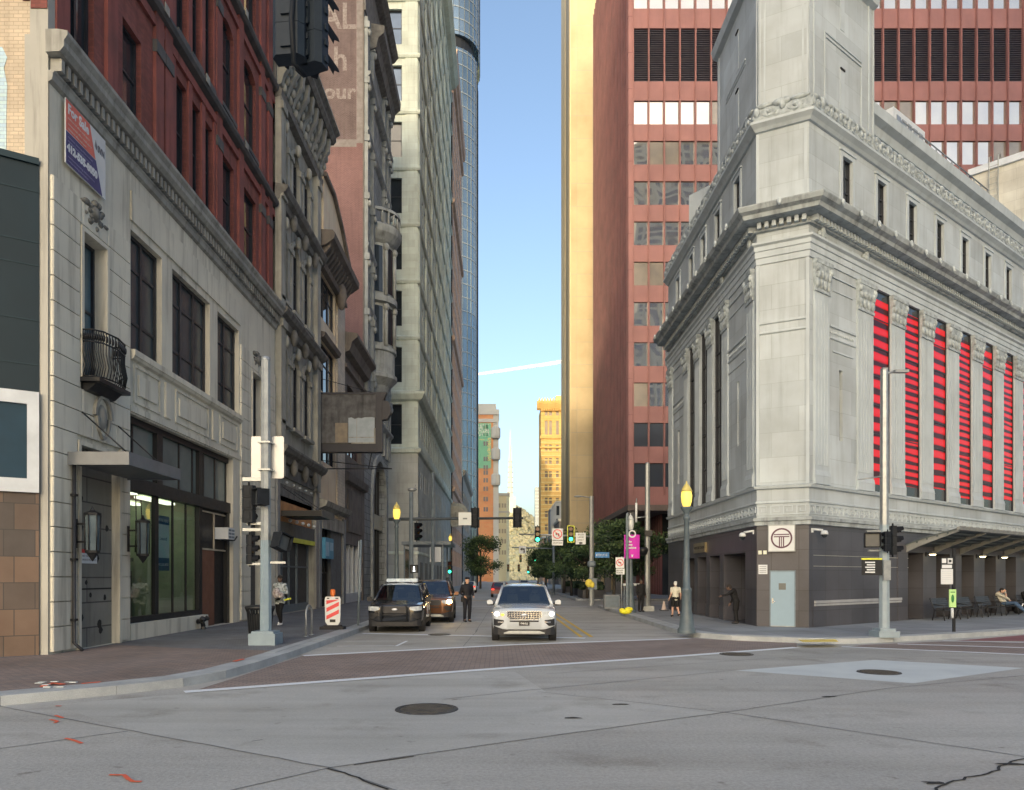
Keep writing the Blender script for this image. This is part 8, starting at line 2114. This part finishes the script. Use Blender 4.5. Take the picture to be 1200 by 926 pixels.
for x,y,k,s,lab in spots:
    o=pr[k] if k not in used else copy_tree(pr[k]); used.add(k)
    o.location=(x,y,.12); s*=.9; o.scale=(s,s,s); o.rotation_euler=(0,0,random.uniform(0,6.28)); o['label']=lab
# ================================================= unseen blocks added behind the viewpoint to shade the street, plus the mirrored tower
def sunframe(u,v): return (u*math.cos(AZ)+v*math.sin(AZ), -u*math.sin(AZ)+v*math.cos(AZ))
m_b1=M('rear_tower_stone',(.56,.52,.44),(.48,.44,.38),sc=.1,rough=.85); m_b2=M('shade_block_brick',(.32,.22,.18),(.26,.18,.15),sc=.1,rough=.85)
def shade_block(u0,u1,v,dep,h,mat,label,sgn=1):
    c=sunframe((u0+u1)/2,v); T=thing('offscreen_tower',label,'building',(c[0],c[1],0))
    F=Fr(*sunframe(u0,v),math.cos(AZ),-math.sin(AZ),math.sin(AZ),math.cos(AZ))
    w=u1-u0; mb=MB(F); mb.box(0,w,-dep,0,0,h); mb.build('wall',mat,T)
    mb=MB(F); n=int(w/3.4); s=w/n
    for j in range(int(h/4.2)):
        for i in range(n): mb.box(i*s+.7,(i+1)*s-.7,0,.06,1.6+j*4.2,4.2+j*4.2)
    mb.build('window',m_glass,T,kind='stuff')
    mb=MB(F); mb.mould([(0,h-2),(.8,h-1.5),(1.2,h),(0,h+.3)],0,w); mb.build('cornice',mat,T)
V0=-600
def hfor(z,v): return z+(v-V0)*math.tan(EL)
shade_block(.6,60,V0,40,hfor(62,72),m_b1,'broad pale unseen block added behind the viewpoint for shade, right of the street axis')
shade_block(-11,.4,V0,40,hfor(25,104),m_b2,'brick-toned unseen block added behind the viewpoint for shade, on the street axis')
shade_block(-75,-11.2,V0,40,hfor(82,96),m_b1,'broad pale unseen block added behind the viewpoint for shade, left of the street axis')

def plain(x0,x1,y,dep,h,mat,label):
    T=thing('offscreen_tower',label,'building',(x0,y,0)); F=Fr(x0,y,1,0,0,1); w=x1-x0
    mb=MB(F); mb.box(0,w,-dep,0,0,h); mb.build('wall',mat,T)
    mb=MB(F); n=int(w/4.2); s=w/n
    for j in range(int(h/4.4)):
        for i in range(n): mb.box(i*s+.9,(i+1)*s-.9,0,.06,1.6+j*4.4,4.4+j*4.4)
    mb.build('window',m_skyglass,T,kind='stuff')
    mb=MB(F)
    for i in range(n+1): mb.box(i*s-.35,i*s+.35,0,.6,0,h)
    mb.build('pier',mat,T); mb=MB(F); mb.mould([(0,h-2),(.8,h-1.5),(1.6,h),(0,h+.3)],0,w); mb.build('cornice',mat,T)
plain(37,112,-62,22,124,m_b1,'tall piered stone tower behind the viewpoint, mirrored in the red tower windows')
